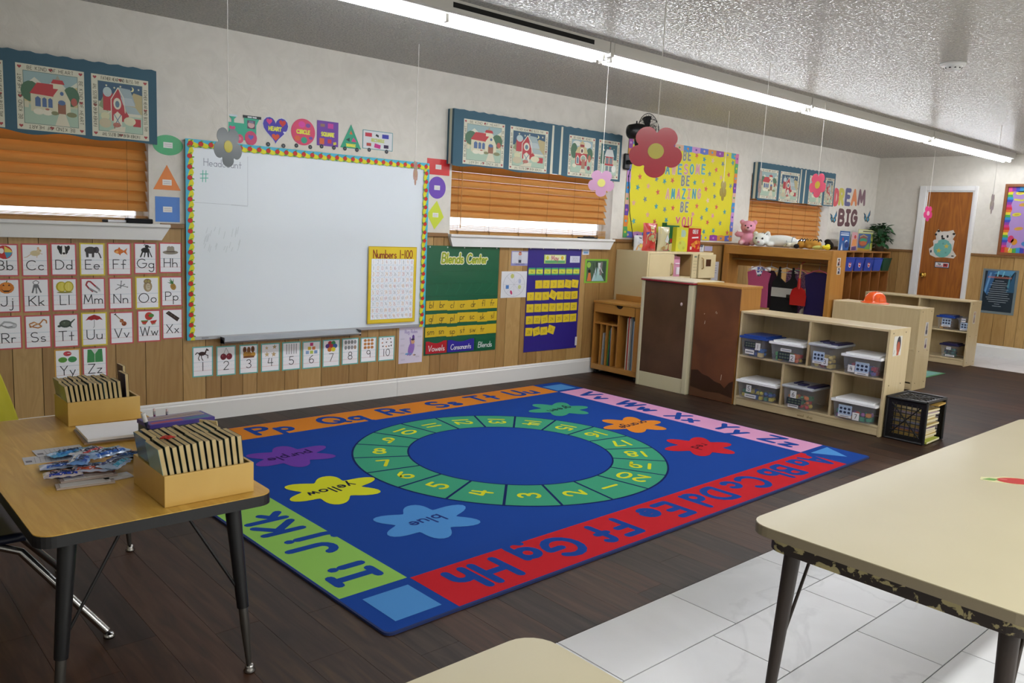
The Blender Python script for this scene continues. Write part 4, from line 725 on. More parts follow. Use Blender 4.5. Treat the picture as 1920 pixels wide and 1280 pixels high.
def block(a, x0, y0, x1, y1, scene, s):
    W, Hh = x1-x0, y1-y0; a.rect(x0, y0, x1, y1, CR); a.up(.4); q = .036
    L = W-2*q
    words(a, s, x0+q, y1-q*.74, L, q*.5, 0); words(a, s, x1-q, y0+q*.74, L, q*.5, 180); words(a, s, x0+q*.74, y0+q, Hh-2*q, q*.5, 90); words(a, s, x1-q*.74, y1-q, Hh-2*q, q*.5, -90)
    for hx, hy in ((x0+q*.5, y0+q*.5), (x1-q*.5, y0+q*.5), (x0+q*.5, y1-q*.5), (x1-q*.5, y1-q*.5), ((x0+x1)/2, y1-q*.5), ((x0+x1)/2, y0+q*.5), (x0+q*.5, (y0+y1)/2), (x1-q*.5, (y0+y1)/2)): a.heart(hx, hy, q*.55, q*.5, '9c3a3c')
    X0, X1, Y0, Y1 = x0+q, x1-q, y0+q, y1-q; z = a.z; a.rect(X0-.003, Y0-.003, X1+.003, Y1+.003, '6c8074'); a.z += .0001
    a.rect(X0, Y0, X1, Y1, 'b4b79c'); a.pic(scene.replace('1.04', '.99'), X0, Y0, X1-X0, Y1-Y0); a.z = z
def valance(TL, TR, BR, BL, label, blocks, stripes=(), side=True):
    yv = -.075; x0, z0, x1, z1 = rectA(TL, TR, BR, BL, yv); W, Hh = x1-x0, z1-z0
    t = thing('valance', label, 'valance', (x0, yv, z0), group='printed cloth valances')
    a = Art(step=.0002); n = 40
    bot = lambda u: -.012*math.sin(u/W*9+1.3)**2-.004*math.sin(u*21)
    top = lambda u: Hh+.004*math.sin(u*70)
    a.slab([(W*k/n, bot(W*k/n)) for k in range(n+1)]+[(W*(n-k)/n, top(W*(n-k)/n)) for k in range(n+1)], m_cloth, .004); a.up()
    for (u0, u1, sc, s) in blocks: block(a, u0*W, .03 if False else bot((u0+u1)/2*W)+.012, u1*W, Hh-.065, sc, s)
    for u0 in stripes: a.poly([(u0*W, bot(u0*W)), (u0*W+.03, bot(u0*W)), (u0*W+.028, Hh-.01), (u0*W+.006, Hh-.01)], CR)
    partA(a, 'printed_panel', t, 0)
    b = MB()
    b.box(0, .004, .001, -yv-.001, 0, Hh, m_cloth) if side else None; b.box(W-.004, W, .001, -yv-.001, 0, Hh, m_cloth); b.box(.004, W-.004, .001, -yv-.001, Hh-.006, Hh-.002, m_cloth); b.build('side_return', t)
    if side:
        b = MB(); b.box(-.0008, 0, .02, .05, .0, Hh, M(CR, .9)); b.build('side_stripe', t)
    return t
KH, FH = 'BE KIND OF HEART', 'FATHER HEAR AND BLESS THY'
valance((-105, 76), (298, 131), (289, 265), (-105, 235), 'blue valance with church and barn pictures at far left', [(.03, .25, BARN, FH), (.305, .625, CHURCH, KH), (.66, .955, BARN, FH)], side=False)
valance((851, 206), (1167, 251), (1161.5, 336), (848, 311), 'long blue valance with four pictures between whiteboard and star board', [(.05, .265, CHURCH, KH), (.295, .515, BARN, FH), (.645, .815, SCHOOL, KH), (.84, .985, HOUSE, FH)], (.535, .59))
valance((1424, 302), (1567, 327), (1561, 388), (1419, 371), 'small blue valance over the window behind the stuffed animals', [(.01, .23, CHURCH, KH), (.26, .5, BARN, FH), (.64, .83, CHURCH, KH), (.86, .985, BARN, FH)], (.51, .57))

# ------------------------------------------------------------------ pocket charts
def pchart(c, name, label, col, cat='pocket chart'):
    x0, z0, x1, z1 = rectA(*c, -.01); W, Hh = x1-x0, z1-z0; t = thing(name, label, cat, (x0, -.008, z0))
    a = Art(); a.box2(0, 0, W, Hh, col, .002); partA(a, 'backing', t, 0)
    for k in range(5 if W > .5 else 3): a = Art(z=.0021); a.ell(W*(.04+.92*k/(4 if W > .5 else 2)), Hh-.012, .006, .006, 'b8bcc0', n=10); partA(a, 'eyelet', t, 0)
    return t, W, Hh
m_gch = M('0f5a3c', .35, spec=.5, coat=.3, bump=.3, bscale=14); m_bch = M('2a1f7c', .4, spec=.5, coat=.2, bump=.3, bscale=10)
t, W, Hh = pchart(((801, 460.5), (937, 462), (928, 656.5), (794, 665.5)), 'blends_chart', 'green Blends Center pocket chart with yellow letter cards', m_gch)
a = Art(z=.003)
for off, w, c in ((0, .03, 'd2d8d0'), (.0004, .018, 'c6c238')):
    a.z = .003+off; a.text('Blends', W*.34, Hh*.845, .075, w, c, sx=.8, gap=.2, slant=.1); a.text('Center', W*.68, Hh*.845, .07, w, c, sx=.75, gap=.2, slant=.1)
a.z += .0006; a.text('Blends', W*.34, Hh*.845, .075, .006, '5a8a3c', sx=.8, gap=.2, slant=.1, cap=False); a.text('Center', W*.68, Hh*.845, .07, .006, '5a8a3c', sx=.75, gap=.2, slant=.1, cap=False)
partA(a, 'title', t, 0)
a = Art(z=.0022)
for k in range(7): zz = Hh*(.08+.115*k); a.box2(.004, zz, W-.004, zz+.004, m_gch, .0022); a.z = .0022
for q in range(6): a.line([(.1+.1*q, Hh*.56), (.12+.11*q, Hh*.62), (.1+.12*q, Hh*.66)], .002, '2c7456')
partA(a, 'pockets', t, 0)
pn = W/7.08
for r, row in enumerate((('bl', 'br', 'cl', 'cr', 'dr', 'fl', 'fr'), ('gl', 'gr', 'pl', 'pr', 'sc', 'sk', 'sl'), ('sm', 'sn', 'sp', 'st', 'sw', 'tr', ''))):
    for k, s_ in enumerate(row):
        a = Art(z=.0045+.0008*(k % 2)); x0 = .006+k*pn; jy = rnd.uniform(-.006, .004); zt = Hh*(.5-.122*r)+jy; zz = zt-.078
        a.box2(x0, zz, x0+pn*1.02, zt, M('d0b024', .4), .0008); a.up()
        if s_: a.text(s_, x0+pn*.5+rnd.uniform(-.006, .006), zz+.02, .05, .0045, '24261c', sx=.95, gap=.18, slant=.08)
        partA(a, 'letter_blend_card', t, 0)
for x0, x1, c, s_ in ((.02, .3, 'b01c28', 'Vowels'), (.31, .68, '2c2490', 'Consonants'), (.7, .98, '105a3a', 'Blends')):
    a = Art(z=.005); n = 10; xa, xb = x0*W, x1*W; zt = .112
    a.slab([(xa, .012), (xb, .012), (xb, zt)]+[(xb-(xb-xa)*(.15+.7*k/n), zt-.018*math.sin(PI*k/n)) for k in range(n+1)]+[(xa, zt)], M(c, .35, coat=.3), .001); a.up()
    a.text(s_, (xa+xb)/2, .032, .045 if len(s_) < 8 else .042, .0055, 'd6d8da', sx=min(1, (xb-xa)*.8/((sum(glyph(q)[0] for q in s_)+.15*len(s_))*.043)), gap=.15, slant=.12); partA(a, 'label_pocket', t, 0)
t, W, Hh = pchart(((991, 462.7), (1091.6, 464.8), (1079, 652), (981.5, 660)), 'calendar_chart', 'dark purple calendar pocket chart with yellow date cards for May', m_bch)
a = Art(z=.003); a.box2(W*.29, Hh*.845, W*.7, Hh*.93, 'a8c060', .0008); a.up(); a.rect(W*.31, Hh*.87, W*.68, Hh*.925, 'd8dcae'); a.up(); a.rect(W*.31, Hh*.85, W*.68, Hh*.875, '58a068'); a.ell(W*.35, Hh*.9, .018, .018, 'c8c83c'); a.ell(W*.63, Hh*.9, .018, .018, 'd0b030'); a.up(); a.text('May', W*.49, Hh*.878, .04, .006, 'b02468', gap=.2); partA(a, 'month_card', t, 0)
a = Art(z=.003); a.box2(W*.78, Hh*.855, W*.97, Hh*.92, 'c8cbdc', .0008); a.up(); a.text('2023', W*.875, Hh*.87, .032, .003, '9a9cb0', gap=.2, sx=.8); partA(a, 'year_card', t, 0)
cw = W/7.25
for k in range(7):
    a = Art(z=.003); x0 = .012+k*cw+(.006 if k > 1 else 0); a.box2(x0, Hh*.735, x0+cw*.88, Hh*.805, '3f9a70', .0008); a.up(); a.rect(x0, Hh*.748, x0+cw*.88, Hh*.79, 'c8cf4a'); a.up(); a.text(('Sun', 'Mon', 'Tue', 'Wed', 'Thu', 'Fri', 'Sat')[k], x0+cw*.44, Hh*.76, .014, .0022, '4a5a20', gap=.2, cap=False); partA(a, 'weekday_card', t, 0)
for d in range(1, 32):
    c_ = d % 7; r = (d+0)//7; c_ = (d) % 7; col_ = c_; row = r
    if row > 4: continue
    x0 = .01+col_*cw; zt = Hh*(.69-.113*row); a = Art(z=.003+.0006*(col_ % 2)); tilt = {5: -8, 6: -6, 10: -24, 23: 6, 29: 12, 31: -18}.get(d, rnd.uniform(-2, 2)); ct, st = math.cos(math.radians(tilt)), math.sin(math.radians(tilt)); cx, cz = x0+cw*.45, zt-.04+(.008 if abs(tilt) > 15 else 0)
    hw = cw*.46; hh = .036; P = lambda u, v: (cx+u*ct-v*st, cz+u*st+v*ct)
    a.slab([P(-hw, -hh), P(hw, -hh), P(hw, hh), P(-hw, hh)], M('d6bc28', .45), .0008); a.up(); q = P(0, -.014); a.text(str(d), q[0], q[1], .026, .0032, '7c6a24', gap=.25, rot=tilt, cap=False); partA(a, 'date_card', t, 0)
def f(a, W, Hh):
    a.rect(.008, .02, W-.008, Hh-.008, 'c9cbd4'); a.up(); a.pic('E c08070 .5 .8 .1 .1;P b8bcc8 .4 .34 .6 .34 .58 .7 .42 .7;P 3a4050 .42 .2 .58 .2 .58 .4 .42 .4;P 9a5a30 .42 .88 .58 .88 .56 .96 .44 .96', 0, 0, W, Hh); a.text('Calendar Center', W/2, Hh*.08, .016, .002, '6a6c80', gap=.15, sx=.8)
poster(((959, 470), (991, 471), (990, 498), (958, 498)), 'center_sign', 'small lavender sign with a child drawing beside the purple calendar', 'sign', '8c8cc0', y=-.0065, fn=f)
def f(a, W, Hh):
    a.ell(W/2, Hh/2, W*.42, Hh*.46, '8c8e98', n=32); a.up(.5); a.ell(W/2, Hh/2, W*.41, Hh*.452, 'd2d4da', n=32); a.up(.5)
    for k in range(4): an = k*PI/4; a.line([(W/2-W*.41*math.cos(an), Hh/2-Hh*.45*math.sin(an)), (W/2+W*.41*math.cos(an), Hh/2+Hh*.45*math.sin(an))], .0015, '9a9ca6', cap=False)
    a.ell(W*.42, Hh*.82, .02, .02, 'b8bc6a'); a.ell(W*.72, Hh*.4, .018, .018, 'b8c080'); a.rect(W*.18, Hh*.34, W*.3, Hh*.48, '4a7ab8'); a.ell(W*.4, Hh*.2, .012, .02, 'b83a6a', rot=30); a.ell(W*.72, Hh*.62, .015, .02, 'a8b0c8')
poster(((941, 508), (988, 509), (986, 558), (938, 557.5)), 'wheel_chart', 'white weather wheel chart between the green and purple charts', 'poster', 'd4d6da', y=-.0065, fn=f)
def f(a, W, Hh):
    a.rect(W*.08, Hh*.06, W*.92, Hh*.93, '46604a'); a.up(.5); a.pic('P b8c8d0 .28 .02 .5 .8 .74 .02;P 9cc4c4 .34 .02 .52 .7 .92 .02;P c8d4d8 .56 .9 .62 .3 .7 .9;P 2c4038 .5 .1 .46 .94 .54 .94;P 7c7478 .66 .3 .7 .94 .8 .94 .76 .3;E 1c1c18 .14 .5 .07 .09;P c8703c .04 .02 .1 .42 .2 .42 .26 .02;E 8ab04a .1 .8 .1 .14;P 3a5048 .82 .2 .84 .94 .96 .94 .94 .2;L .03 c8ccd0 .6 .8 .84 .4;L .02 28382c .3 .9 .44 .3', W*.08, Hh*.06, W*.84, Hh*.87)
poster(((1096.5, 485), (1141, 486), (1138, 529.5), (1095.5, 530.5)), 'picture_print', 'small outdoor waterfall picture with lime green edge', 'picture', '7cb438', y=-.0065, fn=f)
def f(a, W, Hh): a.rect(W*.15, Hh*.2, W*.85, Hh*.55, '6a90b8'); a.up(.5); a.line([(W*.2, Hh*.75), (W*.8, Hh*.75)], .004, '9aa0b0')
poster(((1092.5, 466), (1105, 467), (1104, 478), (1092, 477)), 'mini_sign', 'tiny white and blue tag right of the purple calendar top', 'sign', 'c8cbd8', y=-.0065, fn=f)
poster(((1077.5, 631), (1081, 631), (1080.5, 647), (1077, 647)), 'wall_socket', 'white wall plate between the purple calendar and the cubby', 'wall plate', 'd8d8d8', y=-.006, th=.006)

# ------------------------------------------------------------------ yellow star board
x0, z0, x1, z1 = rectA((1179, 257), (1386, 288), (1371, 452), (1168, 445), -.004); W, Hh = x1-x0, z1-z0
t = thing('star_board', 'yellow paper board with stars reading BE AWESOME BE AMAZING BE YOU', 'bulletin board', (x0, -.002, z0))
a = Art(); a.box2(0, 0, W, Hh, M('d6cc1e', .6), .003); a.up()
def PB(px, py): p = wa(px, py, -.004); return p[0]-x0, p[1]-z0
pkS, blS, coS, grS = 'cf8a9c', '3f8f9a', 'c4584c', '6c7f88'
def pixs(x, y): return 1140+x/4.267, 200+y/4.267
for sx_, sy_, c in ((710, 390, coS), (770, 422, blS), (838, 432, 'd4b49c'), (918, 458, grS), (998, 450, blS), (865, 505, coS), (812, 537, grS), (965, 545, coS), (255, 560, coS), (388, 578, grS), (452, 597, blS), (515, 590, coS), (693, 607, blS), (760, 597, 'd4a890'), (904, 567, 'd4a890'), (850, 620, grS), (980, 635, grS), (237, 645, blS), (322, 635, 'd4a08c'), (398, 683, coS), (783, 658, coS), (852, 718, grS), (296, 740, grS), (205, 768, 'd4a08c'), (797, 750, 'd4b49c'), (385, 797, blS), (453, 822, grS), (518, 810, coS), (710, 795, coS), (788, 823, blS), (867, 803, coS), (932, 842, blS), (316, 863, 'd4a08c'), (678, 860, pkS), (748, 888, grS), (837, 872, pkS), (205, 915, blS), (372, 920, coS), (465, 907, blS), (795, 925, coS), (896, 932, grS), (765, 1000, blS), (842, 992, blS), (953, 1008, coS), (1035, 1010, coS)):
    u, v = PB(*pixs(sx_, sy_)); a.star(u, v, .036, c, rot=rnd.uniform(60, 120))
a.up()
def bword(s, xa, xb, yt, yb, cols, w=.019):
    n = len(s); u0, v1 = PB(*pixs(xa, yt)); u1, v0 = PB(*pixs(xb, yb)); h = .112; st = (u1-u0)/n
    vL = PB(*pixs(xa, (yt+yb)/2))[1]; vR = PB(*pixs(xb, (yt+yb)/2))[1]
    for k, ch in enumerate(s):
        cx = u0+st*(k+.5); gw = max(glyph(ch)[0], .2); z = a.z
        yy = v0+(v1-v0)*0
        for w2, c in ((w*1.45, 'c8c8a0'), (w, cols[k % len(cols)])): a.text(ch, cx, (vL+(vR-vL)*(k+.5)/n)-h/2+w*.6, h-w*1.2, w2, c, sx=(st*.72-w)/(gw*(h-w*1.2))); a.z += .0004
        a.z = z
ty = ('3f9aa0', 'd08a9c')
bword('BE', 598, 668, 352, 430, ('7c8080',)); bword('AWESOME', 455, 782, 455, 545, ('4a8c94', 'd0a090', '4a98a8', 'cc8c98', '3f9aa0', 'cf90a0', '50a0a8')); bword('BE', 582, 656, 553, 632, ('7c8080',))
bword('AMAZING', 458, 745, 652, 742, ('d09a90', '3f98a0', 'c87c90', '4aa0a8', 'cf8a80', '3f9098', 'cc8c98')); bword('BE', 575, 645, 765, 840, ('7c8080',)); bword('YOU', 535, 675, 885, 960, ('cf5c64',))
partA(a, 'paper', t, 0)
a = Art(z=.0034); cols = ['5a6cc0', 'cf7a34', '8c3c94', 'd0a890', '3fa0b8', 'c08cc4', '4a9c5c', 'cf8a3c', '5f3c98', 'd0c030', '3c8cc8', 'c86c9c']
def edge(xa, ya, xb, yb, n, off):
    for k in range(n):
        ua, va, ub, vb = xa+(xb-xa)*k/n, ya+(yb-ya)*k/n, xa+(xb-xa)*(k+1)/n, ya+(yb-ya)*(k+1)/n; dx, dy = ub-ua, vb-va; l = math.hypot(dx, dy); nx, ny = -dy/l*.055, dx/l*.055
        z = a.z; a.slab([(ua, va), (ub, vb), (ub+nx, vb+ny), (ub-dx*.5+nx*1.15, vb-dy*.5+ny*1.15), (ua+nx, va+ny)], cols[(k*5+off) % 12], .0008)
        a.z += .0003; a.ell((ua+ub)/2+nx*.5, (va+vb)/2+ny*.5, .016, .012, cols[(k*5+off+3) % 12], n=8); a.z = z
edge(0, 0, W, 0, 13, 0); edge(W, Hh, 0, Hh, 13, 4)
a.z += .001
edge(W, 0, W, Hh, 9, 7); edge(0, Hh, 0, 0, 9, 2); partA(a, 'border', t, 0)

# ------------------------------------------------------------------ DREAM BIG letters and butterflies
def d_(x, y): return 1360+x/5.333, 280+y/5.333
def cut(name, x_a, x_b, y_t, y_b, fn, label, cat, group):
    pa, pb = d_(x_a, (y_t+y_b)/2), d_(x_b, (y_t+y_b)/2); xa, xb = wa(*pa)[0], wa(*pb)[0]; pm = ((pa[0]+pb[0])/2); zt = wa(pm, d_(0, y_t)[1])[1]; zb = wa(pm, d_(0, y_b)[1])[1]
    a = Art(); fn(a, xb-xa, zt-zb); return a.place(name, (xa, -.0008, zb), 'A', label, cat, group)
for ch, xa, xb, yt, yb, c, cn in (('D', 1085, 1137, 385, 572, 'cf5c64', 'red'), ('R', 1133, 1190, 386, 566, 'c4bc5c', 'yellow-green'), ('E', 1196, 1256, 386, 568, '62628c', 'slate blue'), ('A', 1258, 1322, 392, 568, 'd8885a', 'orange'), ('M', 1325, 1403, 397, 566, '80626c', 'dusky purple'),
                       ('B', 1125, 1193, 590, 770, '6a4c50', 'brown-purple'), ('I', 1198, 1250, 595, 772, '6a4c50', 'brown-purple'), ('G', 1252, 1322, 597, 772, '6a4c50', 'brown-purple')):
    def fn(a, W, Hh):
        w = .057; g = glyph(ch)[0]; hh = Hh-w
        a.text(ch, W/2, w/2, hh, w, c, sx=max(.15, (W-w))/(g*hh) if False else max(W-w, .05)/(g*hh)); 
    def fn2(a, W, Hh):
        fn(a, W, Hh)
    cut('wall_letter', xa, xb, yt, yb, fn2, '%s paper letter %s of %s on the wall' % (cn, ch, 'DREAM' if yt < 500 else 'BIG'), 'letter', 'cut-out letters reading DREAM BIG')
def bf(a, W, Hh):
    k = '2c2c30'; bl = '3f88b4'
    a.slab([(W*.5, Hh*.3), (W*.95, Hh*1.0), (W*1.0, Hh*.6), (W*.85, Hh*.45), (W*.95, Hh*.2), (W*.7, 0), (W*.5, Hh*.1), (W*.35, Hh*.05), (W*.1, Hh*.35), (W*.15, Hh*.5), (0, Hh*.75), (W*.3, Hh*.62)], k, .0015); a.up()
    a.pic('P 3f88b4 .52 .36 .88 .88 .92 .62 .76 .46;P 4a9cc0 .54 .3 .74 .4 .84 .22 .68 .08;P 3f88b4 .44 .36 .3 .56 .08 .68 .22 .5;P 4a9cc0 .44 .3 .2 .42 .2 .34 .36 .12;E b89a50 .5 .3 .04 .2', 0, 0, W, Hh)
cut('butterfly_cutout', 1045, 1112, 610, 735, bf, 'blue butterfly cut-out left of the word BIG', 'butterfly decoration', 'butterfly cut-outs')
cut('butterfly_cutout', 1380, 1446, 604, 730, bf, 'blue butterfly cut-out right of the word BIG', 'butterfly decoration', 'butterfly cut-outs')

# ------------------------------------------------------------------ things on the window sills
x, z = wa(235, 428, -.02)
b = MB(); b.box(0, .15, -.025, .025, 0, .028, M('17181a', .9)); o = b.build('board_eraser', loc=(wa(236, 425, -.02)[0], -.02, ZS+.013), bevel=.006); tag(o, 'black felt eraser on the left window sill', 'eraser')
t = thing('marker', 'white marker pen with black cap on the left window sill', 'marker', (wa(192, 425, -.02)[0], -.02, ZS+.0215))
b = MB(); b.tube([(.03, 0, 0), (.13, 0, 0)], .0085, M('d8d8dc', .3)); b.build('barrel', t); b = MB(); b.tube([(0, 0, 0), (.004, 0, 0), (.03, 0, 0)], [.006, .0085, .0085], M('161618', .3)); b.build('cap', t)
p0 = wa(1085, 443, -.02)
t = thing('glue_gun', 'flat black object lying on the second window sill', 'tool', (p0[0], -.02, ZS+.012))
b = MB(); b.box(0, .24, -.018, .018, .0, .012, M('18181c', .5)); b.box(.07, .2, -.014, .014, .012, .02, M('222026', .5)); b.build('body', t, bevel=.004)
b = MB(); b.tube([(.13, 0, .02), (.14, 0, .026), (.15, 0, .02)], .003, M('8a8a8e', .3, .8), 6); b.build('clip', t)
# ------------------------------------------------------------------ furniture
m_birch = wood('birch_ply', 'cdbb95', 'c2ae86', 2, 1.6, .5, rough=.4, coat=.2); m_birchx = wood('birch_ply_flat', 'd2c19c', 'c6b38c', 1, 1.6, .5, rough=.35, coat=.25)
m_oak = wood('honey_wood', 'b8823c', 'a7722f', 2, 1.8, .6, rough=.38, coat=.25); m_oakx = wood('honey_wood_flat', 'bd8a45', 'ab7836', 1, 1.8, .6, rough=.38, coat=.25)
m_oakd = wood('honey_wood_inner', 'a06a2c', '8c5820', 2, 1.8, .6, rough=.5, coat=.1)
m_hard = noisemat('brown_hardboard', '4a3324', '5e4230', (1, 1, 1), 4, 7, .4, .3, .7, .3, spec=.4, coat=.1); m_hard2 = noisemat('red_brown_hardboard', '5a3420', '7a4a2c', (1, 1, 1), 3, 7, .4, .3, .7, .5, coat=.1)
m_cream = M('cdbf98', .4, coat=.15); m_hole = M('2c2620', .9)
def shelf(name, label, x, ya, yb, h, d, kind, group=None):
    "storage shelf facing -x; ya is the end near the wall, yb the end near the room"
    t = thing(name, label, 'shelf', (x, ya, 0), group=group); L = ya-yb; th = .018
    P = lambda nm, b, mt=None: b.build(nm, t, bevel=.003)
    sg = -1
    b = MB(); b.box(0, d, -th, 0, .0, h, m_birch); P('side_panel', b)
    b = MB(); b.box(0, d, -L, -L+th, .0, h, m_birch)
    for (u, v) in ((.05, .03), (.25, .03), (.06, .4), (.25, .4), (.05, .7), (.25, .7)):
        if v < h: b.tube([(u, -L-.0005, h-v if v < .1 else h-v), (u, -L+.002, h-v)], .0055, m_hole, 8)
    P('side_panel', b)
    b = MB(); b.box(.0, d, -L+th, -th, h-.018, h-.0005, m_birchx); P('top_panel', b)
    b = MB(); b.box(.0, d-.006, -L+th, -th, .062, .08, m_birchx); P('bottom_panel', b)
    b = MB(); b.box(.004, .022, -L+th, -th, .006, .062, m_birchx); P('kick_board', b)
    b = MB(); bx = d-.006 if kind != 'back' else .0
    b.box(bx, bx+.005, -L+th, -th, .08 if kind != 'back' else .02, h-.018, m_birch); P('back_panel', b)
    return t, L
# front shelf with seven bins
S1X, S1A, S1B, S1H, S1D = 5.71, -1.605, -2.795, .765, .33
t, L = shelf('storage_shelf', 'low birch shelf holding seven numbered toy bins', S1X, S1A, S1B, S1H, S1D, 'open')
b = MB(); b.box(.002, S1D-.008, -L+.018, -.018, .4, .416, m_birchx); b.build('middle_shelf', t, bevel=.003)
for yy, z0, z1 in ((-2.2, .416, S1H-.018), (-2.012, .08, .4), (-2.412, .08, .4)):
    b = MB(); b.box(.002, S1D-.008, yy-S1A-.009, yy-S1A+.009, z0, z1, m_birch); b.build('divider', t, bevel=.002)
y_, z_ = fx(1684, 653, S1X+.15)
a = Art(); a.box2(0, 0, .13, .14, 'd4d2cc', .0006); a.up(); a.pic('E 2c2a38 .62 .55 .26 .44;E b0543c .6 .42 .2 .3;P b0543c .44 .02 .5 .3 .76 .3 .7 .02;L .03 5a6a4a .1 .1 .2 .3', 0, 0, .13, .14)
a.place('picture_sticker', wa(1673, 668, S1B)[0:1]+(S1B-.0005,)+wa(1673, 668, S1B)[1:2], 'A', 'head picture sticker on the end of the bin shelf', 'sticker')
a = Art(); a.text('wood', .0, .006, .018, .003, '8a7450', gap=.2); a.text('shop', .075, .006, .018, .003, '8a7450', gap=.2); o = a.build('maker_mark', parent=t); m_ = bas((.0035, -.585, .018), 'F'); o.matrix_local = m_
# middle shelf seen from its back, far shelf
t2, L2 = shelf('storage_shelf', 'birch shelf turned back to front, an orange hard hat on top', 7.80, -1.313, -2.157, .768, .305, 'back')
b = MB(); b.box(-.0065, .0, -.02, -.82, .38, .39, m_birchx); b.build('seam_strip', t2)
t3, L3 = shelf('storage_shelf', 'far birch shelf with three small bins in front of the door', 9.96, -.63, -1.85, .745, .3, 'open')
b = MB(); b.box(.002, .29, -L3+.018, -.018, .38, .396, m_birchx); b.build('middle_shelf', t3, bevel=.003)
b = MB(); b.box(.002, .29, -.66, -.642, .08, .727, m_birch); b.build('divider', t3, bevel=.002)
for (TLp, W_, H_, d, lab, yy, xx) in (((1736, 604), .07, .13, 'P c8ccd8 .2 .9 .8 .9 .8 .95 .2 .95;E 4a4a5c .5 .3 .3 .2;E 5c5a6c .5 .6 .2 .2;E 8a8a94 .6 .8 .14 .14', 'figure sticker on the end of the turned shelf', -2.157, 0), ((1734, 634), .06, .1, 'E 5a3a5c .5 .24 .3 .2;P 5a3a4a .4 .2 .6 .2 .56 .9 .44 .9', 'small tower sticker under the figure sticker', -2.157, 0), ((1826, 584), .07, .14, 'E a87868 .5 .8 .2 .14;P 6a4038 .3 .1 .7 .1 .6 .7 .4 .7;P 8a98a8 .3 .5 .7 .5 .6 .7 .4 .7', 'person picture sticker on the end of the far shelf', -1.85, 0)):
    q = wa(*TLp, yy); a = Art(); a.box2(0, 0, W_, H_, 'c9c4c0', .0006); a.up(); a.pic(d, 0, 0, W_, H_); a.place('picture_sticker', (q[0], yy-.0005, q[1]-H_), 'A', lab, 'sticker')

# ---- numbered toy bins
m_clear = M('c8d2e4', .2, alpha=.15, spec=.5); m_lidw = M('eceef2', .35); m_lidb = M('24489c', .3); m_lidc = M('c6ccd6', .3, alpha=.75); m_pur = M('28264e', .4)
toycol = {1: ('2c3c8c', '3a6ab0', 'c8b47c', '4a4a5c'), 2: ('c8642c', 'c83a34', '4a9c4c', 'd0b030'), 3: ('c8b060', 'd0bc6c', '8a3a30', '4a8ac8'), 4: ('a03040', '3a5aa0', '5a4a8c', '4a80b8'), 5: ('b8a83c', 'c8b84c', '3a7a5c', '3a5a9c'), 6: ('c8702c', 'b83c38', '4a7a4c', 'd0b858'), 7: ('c04838', 'c8802c', '3a8a6c', '8a4a8c'), 8: ('a8743c', '8a5a30', 'b89050', '6a4a30'), 9: ('3a2c4c', '4a3a5c', '6a3a4a', '3a3a6a'), 10: ('2c5a5c', '3a7a6c', '3a3a4c', '2a4a3c')}
